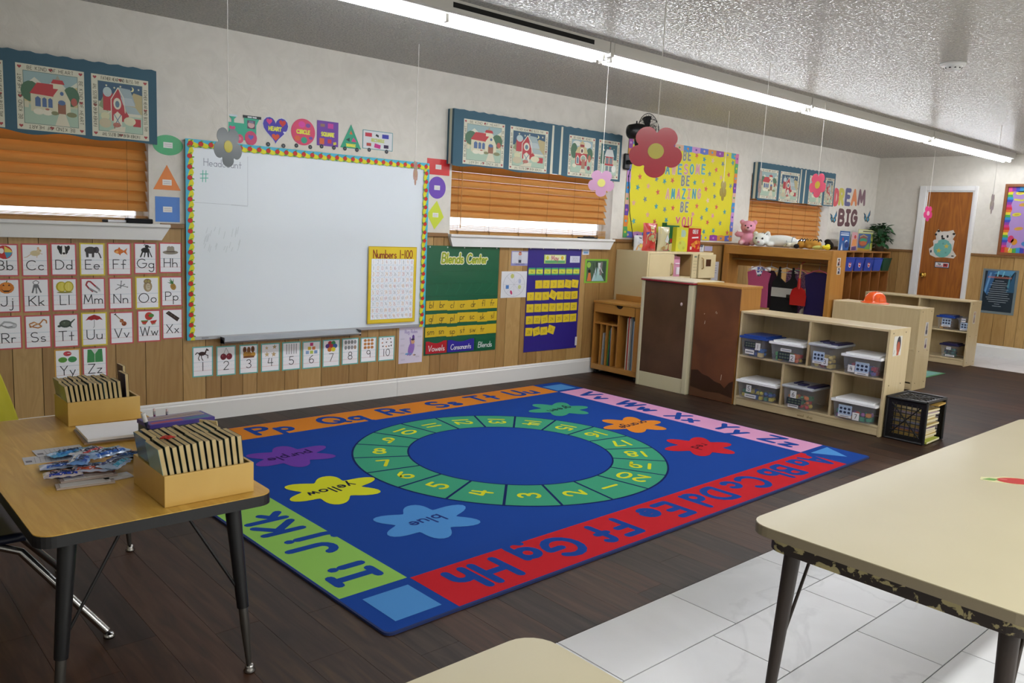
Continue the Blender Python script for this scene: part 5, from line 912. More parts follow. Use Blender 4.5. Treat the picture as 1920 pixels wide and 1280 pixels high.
def binbox(label, x, ya, yb, z, h, d, lid, style, n, stick, tfill=.62, inset=.0, sticks=True):
    "plastic bin facing -x; ya..yb lid ends along y"
    W = ya-yb; t = thing('storage_bin', label, 'bin', (x, (ya+yb)/2, z), group='plastic toy bins on the shelves')
    hw = W/2; bh = h-.028; lip = .022
    b = MB(); lo = [(-hw+lip+.02, .02), (hw-lip-.02, .02), (hw-lip-.02, d-.03), (-hw+lip+.02, d-.03)]; hi = [(-hw+lip, .012), (hw-lip, .012), (hw-lip, d-.012), (-hw+lip, d-.012)]
    def ring(l0, l1, z0, z1, mt): b.add([(p[1], p[0], z0) for p in l0]+[(p[1], p[0], z1) for p in l1], [(k, 4+k, 4+(k+1) % 4, (k+1) % 4) for k in range(4)], mt)
    ring(lo, hi, .0, bh, m_clear); b.add([(p[1], p[0], .0) for p in lo], [(0, 1, 2, 3)], m_clear)
    bd = b.build('body', t)
    b = MB()
    if style == 'clear':
        b.box(0, d, -hw+.006, hw-.006, bh, bh+.022, m_lidc); ld = b.build('lid', t, bevel=.01)
        b = MB(); b.box(.03, d-.03, -hw+.01, -hw+.07, bh+.016, bh+.032, m_pur); b.build('latch', ld, bevel=.006)
        b = MB(); b.box(.06, .14, -.03, .03, bh+.022, bh+.034, m_pur); b.build('handle', ld, bevel=.006)
        b = MB(); b.box(.1, .22, hw*.45, hw*.62, bh+.022, bh+.032, m_pur); b.build('latch', ld, bevel=.006)
    else:
        m_ = {'white': m_lidw, 'blue': m_lidb, 'purple': m_pur, 'bluer': m_lidb, 'none': m_clear}[style]
        b.prism([(.006, -hw+.004), (d-.006, -hw+.004), (d-.006, hw-.004), (.006, hw-.004)], 2, bh-.008, bh+.008, m_); b.prism([(.025, -hw+.03), (d-.03, -hw+.03), (d-.03, hw-.03), (.025, hw-.03)], 2, bh+.008, bh+.02, m_); b.build('lid', t, bevel=.007)
    # toys inside
    b = MB(); cs = toycol[n]; q = 0
    ny = max(3, int((W-.1)/.036)); 
    for lay in range(max(2, int((bh*tfill)/.034))):
        for iy in range(ny):
            for ix in range(2):
                yy = -hw+.065+(W-.13)*iy/(ny-1)+rnd.uniform(-.006, .006); xx = .042+.05*ix+rnd.uniform(-.006, .006); zz = .02+.032*lay+rnd.uniform(0, .006); c = M(cs[rnd.randrange(4)], .5); r = rnd.uniform(.013, .02)
                if rnd.random() < .5: b.ball((xx, yy, zz), (r, r, r*.9), c, 8)
                else: b.box(xx-r*.9, xx+r*.9, yy-r*.9, yy+r*.9, zz-r*.8, zz+r*.8, c)
    o = b.build('toys', t); o['kind'] = 'stuff'
    if sticks:
        for (u, v, w, hh, kind) in stick:
            slope = .008/bh
            a = Art(); a.box2(0, 0, w, hh, 'dcdce0' if kind != 'pic' else 'a8bcd8', .0007); a.up()
            if kind == 'pic':
                a.rect(0, 0, w, hh*.2, 'dcdce0'); a.up()
                for k in range(6): a.ell(w*(.2+.3*(k % 3)), hh*(.42+.3*(k//3)), w*.11, hh*.1, '26304c')
                a.line([(w*.2, hh*.1), (w*.8, hh*.1)], .004, '4a4c58')
            elif kind == 'dark':
                a.rect(0, 0, w, hh, '26303c'); a.up(); [a.ell(w*(.2+.22*(k % 4)), hh*(.3+.4*(k//4)), w*.09, hh*.12, '5c6a5c') for k in range(8)]
            elif kind == 'line':
                a.line([(w*.12, hh*.5), (w*.88, hh*.5)], hh*.22, '6a6c78')
            else: a.text(kind, w/2, hh*.22, hh*.56, .004, '2c2e38')
            o = a.build('label_card', parent=t); yl = hw-.045-u*(W-.09)
            o.matrix_local = bas((.0175-slope*0+.0-(v/bh)*.008-.001, yl, v), 'F')
    return t
zt, zb = .417, .081
N1 = lambda k: 'toy bin marked %s' % k
binbox('blue-lidded clear toy bin marked 1', S1X-.045, -1.628, -1.885, zt, .178, .3, 'blue', 'blue', 1, [(.04, .07, .1, .05, 'dark'), (.1, .02, .08, .035, 'line'), (.62, .06, .045, .055, '1')])
binbox('white-lidded bin marked 2 with bright flower pieces', S1X-.045, -1.89, -2.185, zt, .168, .3, 'white', 'white', 2, [(.3, .085, .09, .022, 'line'), (.2, .02, .1, .06, 'dark'), (.66, .015, .048, .055, '2')])
binbox('clear bin marked 3 with dark purple latches', S1X-.045, -2.212, -2.45, zt, .19, .3, 'clear', 'clear', 3, [(.02, .035, .09, .09, 'pic'), (.5, .03, .05, .055, '3')], .8)
binbox('white-lidded bin marked 4 at the right end of the upper shelf', S1X-.045, -2.47, -2.772, zt, .16, .3, 'white', 'white', 4, [(.08, .015, .05, .05, '4'), (.33, .005, .1, .09, 'pic')])
binbox('white-lidded bin marked 5 with yellow gears', S1X-.045, -1.63, -1.998, zb, .16, .3, 'white', 'white', 5, [(.2, .055, .045, .055, '5'), (.16, .01, .1, .028, 'line')])
binbox('clear bin marked 6 with dark purple latches on the lower shelf', S1X-.045, -2.03, -2.3, zb, .18, .3, 'clear', 'clear', 6, [(.2, .08, .05, .055, '6'), (.05, .03, .12, .05, 'dark'), (.12, .005, .085, .03, 'line')], .8)
binbox('white-lidded bin marked 7 on the lower shelf', S1X-.045, -2.43, -2.773, zb, .16, .3, 'white', 'white', 7, [(.08, .015, .1, .09, 'pic'), (.5, .01, .05, .055, '7')])
ya_, za_ = fx(1751, 618, 9.97); yb_, _ = fx(1789, 618, 9.97); yc_, _ = fx(1816, 622, 9.97)
binbox('blue-lidded bin on the far shelf with a handle', 9.97, ya_, yb_+.005, .397, .17, .26, 'bluer', 'bluer', 8, [(.2, .03, .1, .1, 'pic')], .8)
binbox('small clear bin beside the blue-lidded one on the far shelf', 9.97, yb_-.005, yc_+.022, .397, .165, .26, 'white', 'none', 9, [(.15, .01, .1, .09, 'pic'), (.3, .105, .045, .04, 'line')], .8)
yd_, _ = fx(1758, 660, 9.97); ye_, _ = fx(1796, 665, 9.97)
binbox('small purple-lidded bin on the bottom of the far shelf', 9.97, yd_, ye_, .081, .17, .24, 'purple', 'purple', 10, [(.3, .09, .05, .03, 'line'), (.25, .01, .1, .02, 'line')], .8)

# ---- orange hard hat
hx, hy = wa(1662, 560, -1.66)[0], -1.66
hx = 7.80+.14
t = thing('hard_hat', 'orange toy hard hat on top of the turned shelf', 'toy hat', (hx, -1.665, .7685), rz=.5); m_or = M('e2561a', .25, coat=.4)
b = MB(); b.lathe([(.112, .0), (.114, .012), (.104, .014), (.1, .03), (.088, .07), (.06, .098), (.025, .11), (0, .111)], m_or, n=32); b.build('shell', t)
b = MB(); b.lathe([(.1, .012), (.128, .006), (.132, .0), (.128, -.0), (.1, .004)], m_or, n=32); b.build('brim', t)
for yy in (-.03, 0, .03):
    b = MB(); b.tube([(.098*math.cos(q), yy, .012+.1*math.sin(q)*(1-abs(yy)*2.5)) for q in [PI*k/12 for k in range(13)]], .006, m_or, 6); b.build('ridge', t)

# ---- cubby with drawer, play kitchen units
CX = 5.70
t = thing('cubby_cabinet', 'honey-coloured wooden cabinet with upright slots and a top drawer', 'cabinet', (CX, 0, 0)); Y0, Y1, Z0, Z1, D = -.035, -.6, .045, .672, .29
def pb(nm, *bx, mt=m_oak, bev=.003, par=None):
    b = MB(); b.box(*bx, mt); return b.build(nm, par or t, bevel=bev)
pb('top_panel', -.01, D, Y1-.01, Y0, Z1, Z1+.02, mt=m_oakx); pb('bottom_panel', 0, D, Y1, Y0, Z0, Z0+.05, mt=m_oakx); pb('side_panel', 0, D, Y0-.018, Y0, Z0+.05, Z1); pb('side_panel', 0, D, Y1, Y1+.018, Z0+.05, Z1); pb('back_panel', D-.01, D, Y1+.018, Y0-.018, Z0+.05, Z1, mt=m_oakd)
pb('corner_post', -.004, .03, Y1+.0, Y1+.06, Z0+.05, Z1-.0, mt=m_oak)
b = MB(); n = 10; yc = (Y0+Y1)/2-.0; zt_ = Z1-.003
b.prism([(Y0-.02, Z1-.085), (Y1+.065, Z1-.085), (Y1+.065, zt_)]+[(yc-.03-.045*math.cos(PI*k/n), zt_-.03*math.sin(PI*k/n)) for k in range(n+1)]+[(Y0-.02, zt_)], 0, -.006, .012, m_oakx)
dr = b.build('drawer_front', t, bevel=.002); pb('drawer_recess', .012, .05, yc-.08, yc+.03, Z1-.05, Z1-.002, mt=m_hole)
ydv = -.34
pb('divider', .004, D-.01, ydv-.009, ydv+.009, Z0+.05, Z1-.085); pb('middle_shelf', .004, D-.01, ydv+.009, Y0-.018, .475, .492)
for yy in (-.13, -.2, -.27): pb('slot_divider', .004, D-.01, yy-.004, yy+.004, Z0+.05, .475, bev=.001)
for sx in (.04, D-.04):
    for yy in (Y0-.04, Y1+.04):
        b = MB(); b.tube([(sx, yy-.012, .0225), (sx, yy+.012, .0225)], .022, M('1c1c1c', .5), 14); b.box(sx-.01, sx+.01, yy-.014, yy+.014, .03, Z0, M('3a3a3a', .4)); b.build('caster', t)
pb('backsplash', D-.012, D, Y1+.02, Y0-.02, Z1+.02, Z1+.075, mt=m_oakx)
bk = [(-.15, .0, .30, 'b8babc', 'grey'), (-.165, .01, .26, '8a9a98', 'pale grey'), (-.222, .0, .33, '3f8a4a', 'green'), (-.243, .0, .34, '28305c', 'navy'), (-.258, .0, .36, 'c0c4c4', 'white'), (-.44, .0, .47, 'c8c4b0', 'cream'), (-.455, .0, .5, 'b84038', 'red'), (-.468, .0, .47, 'd0ccc0', 'ivory'), (-.485, .0, .5, '9a9488', 'taupe'), (-.5, .0, .47, '5a7488', 'blue-grey'), (-.515, .0, .45, 'b8c4cc', 'silver')]
for k, (yy, xo, hh, c, cn) in enumerate(bk):
    b = MB(); b.box(0, .2, -.0045, .0045, 0, hh, M(c, .4)); b.box(.001, .199, -.003, .003, .001, hh+.0005, M('d8d4c8', .7)); o = b.build('picture_book', loc=(CX+.02, yy, Z0+.0505)); o.rotation_euler = (rnd.uniform(-.03, .03) if yy > -.3 else 0, 0, 0)
    tag(o, '%s thin picture book standing in the %s slots of the honey cabinet' % (cn, 'left' if yy > -.3 else 'right'), 'book', 'books in the honey-coloured cabinet')

# play kitchen range along the wall
KX0, KX1, KY, KZ = 5.998, 7.03, -.395, 1.17
t = thing('play_kitchen', 'cream wooden play kitchen with fridge side, cupboard door and microwave', 'play kitchen', (KX0, KY, 0)); W = KX1-KX0; Dp = -KY-.01
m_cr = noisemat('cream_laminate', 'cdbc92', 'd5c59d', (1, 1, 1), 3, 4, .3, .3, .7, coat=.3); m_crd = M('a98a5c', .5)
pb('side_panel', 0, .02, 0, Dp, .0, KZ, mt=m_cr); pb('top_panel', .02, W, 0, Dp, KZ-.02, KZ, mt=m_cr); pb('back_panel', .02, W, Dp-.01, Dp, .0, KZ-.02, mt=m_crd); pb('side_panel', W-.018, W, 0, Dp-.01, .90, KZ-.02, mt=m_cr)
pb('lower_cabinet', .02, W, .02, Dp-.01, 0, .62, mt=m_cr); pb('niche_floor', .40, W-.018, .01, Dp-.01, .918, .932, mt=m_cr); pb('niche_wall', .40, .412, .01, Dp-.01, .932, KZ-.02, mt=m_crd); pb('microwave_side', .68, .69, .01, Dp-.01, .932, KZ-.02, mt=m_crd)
d = pb('cupboard_door', .022, .395, -.002, .016, .66, KZ-.022, mt=m_cr)
b = MB(); b.tube([(.355, -.004, 1.06), (.355, -.024, 1.05), (.355, -.024, .96), (.355, -.004, .95)], .007, M('b89a68', .4), 8); b.build('handle', d)
d = pb('keypad', .685, .772, -.004, .012, .918, KZ-.018, mt=m_cr)
a = Art(z=.0052); a.rect(.02, .19, .06, .205, '6a7a6c'); 
for r in range(5):
    for k in range(3 if r < 4 else 1): a.ell(.018+.02*k+(.02 if r == 4 else 0), .155-.03*r, .0045, .0045, '7c8068', n=8)
o = a.build('key_marks', parent=d); o.matrix_local = Matrix(((1, 0, 0, .69), (0, 0, -1, 0), (0, 1, 0, .93), (0, 0, 0, 1)))
d = pb('microwave_door', .774, 1.05, -.022, -.004, .918, KZ-.018, mt=m_cr)
b = MB(); b.box(.885, .968, -.024, -.021, 1.035, 1.105, M('4a3020', .2)); b.build('door_window', d, bevel=.002)
b = MB(); b.tube([(.81, -.022, 1.12), (.815, -.04, 1.11), (.825, -.04, 1.02), (.825, -.022, 1.01)], .007, M('b89a68', .4), 8); b.build('handle', d)
pb('counter', .40, W, -.0, Dp-.01, .62, .64, mt=m_cr)
t = thing('toy_appliance', 'pink toy appliance in the niche of the play kitchen', 'toy', (KX0+.5, KY+.05, .9325)); m_pk = M('c88aa4', .3)
b = MB(); b.prism([(-.055, 0), (.06, 0), (.055, .19), (-.06, .2)], 1, 0, .14, m_pk); b.build('body', t, bevel=.006)
b = MB(); b.box(.0, .05, -.008, .0, .02, .09, M('e0d8e0', .3)); b.box(-.02, .05, -.006, .0, .12, .13, M('e6dce6', .3)); b.build('front_panel', t, bevel=.002); b = MB(); b.tube([(-.04, .05, .2), (0, .02, .225), (.05, .05, .19)], .006, M('e0d0dc', .3), 6); b.build('handle', t)

# low unit with white posts and red-edged top (its brown back to the room)
t = thing('play_sink', 'play unit seen from behind: brown back, cream posts, red-edged top', 'play kitchen', (5.66, -.62, 0)); W = .545; m_wp = M('cfc8a8', .4)
pb('corner_post', 0, .03, -.028, 0, 0, .93, mt=m_wp, bev=.006); pb('corner_post', 0, .035, -W, -W+.05, 0, .93, mt=m_wp, bev=.008)
pb('kick_board', .008, .02, -W+.05, -.028, 0, .125, mt=m_wp); pb('back_panel', .012, .018, -W+.05, -.028, .125, .93, mt=m_hard)
pb('side_panel', .035, .42, -W+.004, -W+.016, 0, .93, mt=m_wp); pb('side_panel', .03, .42, -.016, -.004, 0, .93, mt=m_wp)
pb('counter_top', -.004, .44, -W-.004, .004, .945, .957, mt=M('cfc6b4', .35)); pb('red_edge', -.008, .444, -W-.008, .008, .932, .945, mt=M('8c1a2c', .4))
b = MB(); b.ball((0, 0, 0), (.012, .002, .012), M('c8b8bc', .3), 12); o = b.build('suction_mark', t, loc=(.011, -.43, .76)); o.scale = (1, 1.8, 1.3); o.rotation_euler = (0, 0, PI/2)
# wooden cabinet with red-brown back
t = thing('wooden_cabinet', 'honey wood cabinet showing its red-brown back, next to the bin shelf', 'cabinet', (5.70, -1.176, 0)); W = .42
pb('back_panel', 0, .006, -W, 0, .004, .935, mt=m_hard2, bev=.001); pb('side_panel', .006, .3, -W, -W+.018, 0, .935, mt=m_oak); pb('side_panel', .006, .3, -.018, 0, 0, .935, mt=m_oak); pb('top_panel', -.004, .31, -W-.004, .002, .935, .955, mt=m_oakx); pb('bottom_panel', .006, .3, -W+.018, -.018, .05, .07, mt=m_oakx); pb('middle_shelf', .006, .3, -W+.018, -.018, .5, .518, mt=m_oakx)
b = MB()
for yy, zz, l in ((-.09, .7, .0), (-.2, .72, .01), (-.21, .715, .006), (-.1, .62, .02), (-.3, .18, .04)): b.tube([(-.0012, yy, zz), (-.0012, yy-.004, zz+l+.006)], .0022, M('c8b8a0', .6), 5)
b.build('scuff_marks', t)

a = Art(); a.poly([(.004, .01), (.416, .01), (.416, .19), (.38, .17), (.34, .12), (.3, .15), (.24, .16), (.18, .19), (.12, .2), (.07, .23), (.004, .22)], M('38200f', .5)); a.up(); a.poly([(.004, .01), (.416, .01), (.416, .05), (.3, .07), (.15, .06), (.004, .08)], M('5c3c28', .5))
o = a.build('water_stain', t); o.matrix_local = bas((-.0006, 0, 0), 'F')
# ---- dress-up stand
DX, DY0, DY1, DZ = 7.735, -.04, -1.295, 1.25
t = thing('dress_up_stand', 'tall honey wood dress-up stand with costumes hanging inside', 'clothes stand', (DX, 0, 0)); dd = .28
pb('side_panel', 0, dd, DY1, DY1+.022, 0, DZ, mt=m_oak); pb('side_panel', 0, dd, DY0-.022, DY0, 0, DZ, mt=m_oak)
pb('top_panel', .002, dd, DY1+.022, DY0-.022, DZ-.022, DZ-.002, mt=m_oakx); pb('front_rail', .0, .02, DY1+.022, DY0-.022, 1.155, DZ-.022, mt=m_oakx); pb('back_rail', dd-.02, dd, DY1+.022, DY0-.022, 1.025, DZ-.022, mt=m_oakx)
pb('front_stile', -.0, .02, DY0-.022, DY0-.07, 0, 1.155, mt=m_oak); pb('front_stile', -.0, .02, DY1+.022, DY1+.045, 0, 1.155, mt=m_oak); pb('bottom_shelf', .0, dd, DY1+.022, DY0-.022, .1, .12, mt=m_oakx)
b = MB(); b.tube([(.15, DY1+.022, 1.1), (.15, DY0-.022, 1.1)], .011, M('8a6a3c', .4), 12); b.build('hanging_rod', t)
for px_, py_, lab, c in ((1572, 490, 'small paper picture taped high on the dress-up stand', '8a4a4a'), (1572, 505, 'smaller paper picture below it on the dress-up stand', '6a6a98')):
    q = wa(px_, py_, DY1); a = Art(); a.box2(0, 0, .075, .085 if c[0] == '8' else .07, 'd0ccc8', .0006); a.up(); a.pic('P 3a3438 .2 .1 .8 .1 .7 .9 .3 .9;E %s .6 .5 .2 .2;E d8d0c8 .4 .6 .12 .12' % c, 0, 0, .075, .085 if c[0] == '8' else .07); a.place('paper_picture', (q[0]-.03, DY1-.0005, q[1]-.05), 'A', lab, 'picture')
def hanger(tt, c, w=.17, y=0, hook=1.1, sh=1.03):
    b = MB(); z = sh
    b.tube([(.15, y-w, z-.035), (.15, y-w*.5, z-.005), (.15, y, z+.012), (.15, y+w*.5, z-.005), (.15, y+w, z-.035)], .006, M(c, .35), 8)
    b.tube([(.15, y-w, z-.036), (.15, y, z-.04), (.15, y+w, z-.036)], .0035, M(c, .35), 8)
    b.tube([(.15, y, z+.012), (.15, y, hook-.02)]+[(.15+.016*math.sin(q*.5), y, hook+.0-.016*math.cos(q*.5)-.0+.0) for q in range(1, 7)], .003, M('9a9a9e', .3, .8), 6); b.build('hanger', tt)
def garment(name, label, x, yc, outline, col, hc, mt=None, extra=None, rz=0., w=.13, sh=1.03, thick=.03):
    tt = thing(name, label, 'costume', (DX+x-.15, yc, 0), group='dress-up costumes on the rod')
    b = MB(); n = len(outline); mt = mt or M(col, .85)
    v = []
    for s_ in (-1, 1):
        for (u, z) in outline: v.append((.15+s_*thick/2*(1-.4*abs(math.sin(u*40))), u, z))
    b.add(v, [(i, (i+1) % n, n+(i+1) % n, n+i) for i in range(n)]+[list(range(n))[::-1], list(range(n, 2*n))], mt); b.build('garment', tt, bevel=.006)
    hanger(tt, hc, w, sh=sh)
    if extra: extra(tt)
    return tt
def xb(tt):
    b = MB(); b.box(.129, .134, -.145, .145, .735, .83, M('b4b4b0', .8, bump=.6, bscale=120)); b.build('white_band', tt)
    b = MB(); b.box(.12, .129, -.085, -.035, .728, .768, M('141416', .4)); b.build('buckle', tt, bevel=.004)
def xc(tt):
    b = MB(); b.box(.121, .128, -.115, .1, .86, .99, M('a89cc8', .7)); b.build('undershirt', tt)
garment('costume_dress', 'black sleeveless costume with a white belt band', .14, -.735, [(-.16, .56), (.16, .56), (.15, .74), (.15, .88), (.1, .95), (.085, 1.05), (.068, 1.05), (.06, .93), (0, .885), (-.06, .93), (-.068, 1.05), (-.085, 1.05), (-.1, .95), (-.15, .88), (-.15, .74)], '0e0e12', 'c4c4c0', extra=xb)
m_seq = noisemat('purple_sequins', '3a1c48', 'c890b8', (1, 1, 1), 160, 2, .3, .5, .62, spec=.8)
garment('costume_dress', 'glittering purple sequin costume behind the black one', .19, -.84, [(-.1, .58), (.14, .58), (.13, .8), (.13, 1.0), (.04, 1.02), (-.04, 1.02), (-.13, .98), (-.16, .88), (-.09, .84)], '', 'c8687c', mt=m_seq)
garment('costume_dress', 'long dark purple costume at the right of the rod', .15, -1.09, [(-.13, .5), (.13, .5), (.12, .8), (.15, .98), (.06, 1.02), (-.06, 1.02), (-.13, .98), (-.11, .8)], '22174c', 'c05a70')
garment('costume_vest', 'pink costume top on a pale hanger at the left of the rod', .13, -.42, [(-.13, .6), (.13, .6), (.12, .85), (.14, .97), (.05, 1.0), (.02, .93), (-.02, .93), (-.05, 1.0), (-.14, .97), (-.12, .85)], 'b8527c', 'd8c0c4', extra=None)
garment('costume_vest', 'black and pink costume between the pink top and the black one', .18, -.53, [(-.1, .6), (.1, .6), (.1, .9), (.04, 1.0), (-.04, 1.0), (-.1, .9)], '3a1c30', 'd0d0cc')
t = thing('toy_shovel', 'red toy shovel with a wooden handle hanging among the costumes', 'toy shovel', (DX+.06, -.93, .67)); m_rd = M('b0181a', .3, coat=.3)
b = MB(); b.prism([(-.085, 0), (.085, 0), (.088, .1), (.07, .16), (.03, .185), (-.03, .185), (-.07, .16), (-.088, .1)], 0, 0, .012, m_rd); b.tube([(.006, 0, .17), (.006, 0, .28)], [.02, .015], m_rd, 12); b.build('scoop', t, bevel=.004)
b = MB(); b.tube([(.006, 0, .27), (.006, -.004, .42)], .009, M('b08850', .5), 10); b.build('handle', t)
b = MB(); b.tube([(.006, -.004, .41), (.03, -.004, .44), (.08, -.004, .445)], .004, M('a02030', .4), 6); b.build('loop', t)
# poster seen through the stand and other papers on the wall behind
def f(a, W, Hh):
    a.text('ID INE', W/2, Hh*.78, Hh*.15, .014, '2c3a8c', sx=.8, gap=.2); a.text('UNICO', W/2, Hh*.52, Hh*.16, .014, '1c1c20', sx=.8, gap=.2); a.text('donuts!', W/2, Hh*.28, Hh*.16, .013, '1c1c20', sx=.7, gap=.2)
p1, p2 = wa(1408, 498), wa(1442, 530)
a = Art(); a.box2(0, 0, p2[0]-p1[0], p1[1]-p2[1]+.12, 'd4d6da', .001); a.up(); f(a, p2[0]-p1[0], p1[1]-p2[1]+.12); a.place('wall_poster', (p1[0], -.0065, p2[1]-.12), 'A', 'white poster with big blue and black words behind the costumes', 'poster')
p1, p2 = wa(1480, 503), wa(1497, 520)
a = Art(); a.box2(0, 0, p2[0]-p1[0], p1[1]-p2[1], '5c9a5c', .001); a.up(); a.rect(.02, .03, p2[0]-p1[0]-.02, p1[1]-p2[1]-.02, '3a4a5c'); a.place('picture_print', (p1[0], -.0065, p2[1]), 'A', 'green-edged picture on the wall behind the costumes', 'picture')
p1, p2 = wa(1535, 512), wa(1558, 530)
a = Art(); a.box2(0, 0, p2[0]-p1[0], p1[1]-p2[1], '7a5c5c', .001); a.up(); a.pic('E c8ccd0 .3 .4 .2 .2;E 3a4048 .7 .5 .2 .3;P a84038 .1 .8 .9 .8 .9 .95 .1 .95', 0, 0, p2[0]-p1[0], p1[1]-p2[1]); a.place('picture_print', (p1[0], -.0065, p2[1]), 'A', 'dark picture on the wall at the right inside the stand', 'picture')
def f(a, W, Hh):
    for k in range(4): a.line([(W*.25, Hh*(.8-.13*k)), (W*.75, Hh*(.8-.13*k))], .006, '8a8c98')
poster(((1334, 490), (1347, 491), (1346, 526), (1331, 525)), 'paper_notice', 'white paper notice hanging right of the play microwave', 'notice', 'c6c8d2', y=-.0065, fn=f)
def f(a, W, Hh): a.text('WW', W/2, Hh*.6, .03, .006, '2c3c4c', gap=.1); a.text('7', W/2, Hh*.15, .04, .006, '2c3c4c')
poster(((1310, 457), (1320, 458), (1319, 472), (1309.5, 471)), 'paper_sign', 'small white lettered card right of the red cracker box', 'sign', 'd0d4d8', y=-.0065, fn=f)
poster(((1321, 461), (1336, 462), (1335, 471), (1320.5, 470)), 'paper_sign', 'small lilac card on the panelling above the play microwave', 'sign', 'a8a4c4', y=-.0065, fn=None)
# upright broom and sticks at the bottom of the stand
t = thing('white_mop', 'white cotton mop head showing under the red shovel', 'mop', (DX+.2, -.93, .121))
b = MB()
for k in range(16): an = k*2*PI/16; b.tube([(0, 0, .55), (.02*math.cos(an), .03*math.sin(an), .5), (.04*math.cos(an), .07*math.sin(an), .38)], .007, M('c4bcac', .95), 6)
b.build('mop_head', t); b = MB(); b.tube([(0, 0, 0), (0, 0, .57)], .01, M('c8b488', .5), 10); b.build('handle', t)
# ------------------------------------------------------------------ coat cubbies in the far corner
KX0, KX1, KY, KZ = 9.72, 11.3, -.3, 1.225
t = thing('coat_cubbies', 'honey wood coat cubbies in the far corner with tubs in the top row', 'cubbies', (KX0, 0, 0)); W = KX1-KX0; nb_ = 6; bw_ = W/nb_
m_co = wood('cubby_wood', '9a6430', '854f22', 2, 1.8, .6, rough=.4, coat=.2); m_cox = wood('cubby_wood_flat', 'a2713a', '8e5d2a', 0, 1.8, .6, rough=.4, coat=.2)
def pc(nm, *bx, mt=m_co, bev=.002):
    b = MB(); b.box(*bx, mt); return b.build(nm, t, bevel=bev)
pc('top_panel', 0, W, KY, -.012, KZ-.02, KZ, mt=m_cox); pc('shelf', .018, W-.018, KY+.01, -.012, .955, .97, mt=m_cox); pc('bench', .018, W-.018, KY+.01, -.012, .3, .32, mt=m_cox); pc('back_panel', .018, W-.018, -.018, -.012, .02, KZ-.02); pc('kick_board', 0, W, KY+.01, KY+.025, 0, .06, mt=m_cox)
for k in range(nb_+1): pc('divider', min(max(k*bw_-.009, 0), W-.018), min(max(k*bw_+.009, .018), W), KY, -.018, .06, KZ-.02)
for k in range(nb_):
    b = MB(); xx = (k+.5)*bw_
    b.tube([(xx, -.019, .86), (xx, -.05, .85), (xx, -.06, .87)], .004, M('9a9a9a', .3, .8), 6); b.build('coat_hook', t)
tb0 = None
for k in range(1, nb_):
    xc_ = KX0+(k+.5)*bw_; last = k == nb_-1; c = M('1c4a38' if last else ('2c44a4' if k < 4 else '3450b4'), .45)
    lab = 'dark green tub at the right end of the coat cubbies' if last else ('plain blue tub next to the dark green one' if k == 4 else 'blue tub with red badge in the coat cubbies, %s' % ('partly behind the dress-up stand', 'second of three', 'third, beside the plain blue one')[k-1])
    t = thing('storage_tub', lab, 'tub', (xc_, KY-.03, .9705), group='tubs in the coat cubbies')
    b = MB(); w0, w1, d0, d1, hh = .095, .118, .02, 0., .165
    lo = [(-w0, .02), (w0, .02), (w0, .25), (-w0, .25)]; hi = [(-w1, 0), (w1, 0), (w1, .27), (-w1, .27)]
    b.add([(p[0], p[1], 0) for p in lo]+[(p[0], p[1], hh) for p in hi], [(j, (j+1) % 4, 4+(j+1) % 4, 4+j) for j in range(4)]+[(3, 2, 1, 0)], c); b.build('body', t, solid=.003)
    b = MB(); b.tube([(-w1, 0, hh), (w1, 0, hh), (w1, .27, hh), (-w1, .27, hh)], .008, c, 6, closed=True); b.build('rim', t)
    if k < 4:
        a = Art(); a.ell(0, 0, .036, .042, 'd4d4dc'); a.up(); a.ell(0, 0, .028, .033, 'c02030'); a.up(); a.poly([(-.027, .004), (-.01, .012), (.01, .002), (.027, .008), (.027, -.004), (.01, -.01), (-.01, 0), (-.027, -.008)], 'c8ccd8')
        o = a.build('round_badge', t); o.matrix_local = bas((0, .0075, .085), 'A')
def book(x0, x1, z1, y, c, lab, art, lean=.0, z0=KZ):
    W_, H_ = x1-x0, z1-z0; b = Art(); b.box2(0, 0, W_, H_, M(c, .35), .008, M('d8d6cc', .7)); b.up(); b.pic(art, 0, 0, W_, H_); o = b.place('picture_book', (x0, y, z0+.0008), 'A', lab, 'book', 'picture books on top of the coat cubbies')
    o.matrix_world = o.matrix_world @ Matrix.Rotation(-lean, 4, 'X'); return o
o = book(10.06, 10.33, 1.468, -.17, '2a5c9c', 'blue picture book with white title, leftmost on the coat cubbies', 'L .03 d8dce4 .1 .9 .9 .9;L .05 d0d8e0 .1 .8 .9 .8;E c8d0d8 .7 .4 .14 .14;P b84050 .3 .5 .4 .5 .4 .66 .3 .66;E 24386c .75 .3 .2 .18;P d0d4dc .2 .0 .3 .4 .4 .0')
o = book(10.35, 10.50, 1.46, -.19, 'c89aa0', 'narrow pink and orange picture book on the coat cubbies', 'P cf8a50 .05 .25 .95 .25 .9 .65 .2 .6;E b04040 .6 .75 .2 .1;P 5a4474 .05 .02 .95 .02 .9 .25 .1 .2')
o = book(10.51, 10.86, 1.45, -.20, '34588c', 'picture book with a brown and green round picture', 'P b08838 .0 .0 1 .0 1 .12 0 .18;E 8a4a34 .4 .55 .36 .3;E 2f8a6c .42 .62 .3 .12;E b0603c .42 .45 .28 .12;P 6a9a48 .5 .1 .9 .5 1 .1;L .03 c8a040 .1 .8 .4 .92 .75 .8')
o = book(10.66, 11.10, 1.505, -.12, 'c0c25c', 'large yellow picture book behind the others', 'P d2d4b0 .02 .84 .98 .84 .98 .98 .02 .98;L .03 4a4a30 .3 .91 .95 .91;P 4f9468 .45 .5 .8 .62 .95 .4 .6 .2;P b8605c .6 .1 .7 .42 .85 .1;P c8a0a8 .5 .02 .95 .02 .95 .1 .5 .1')
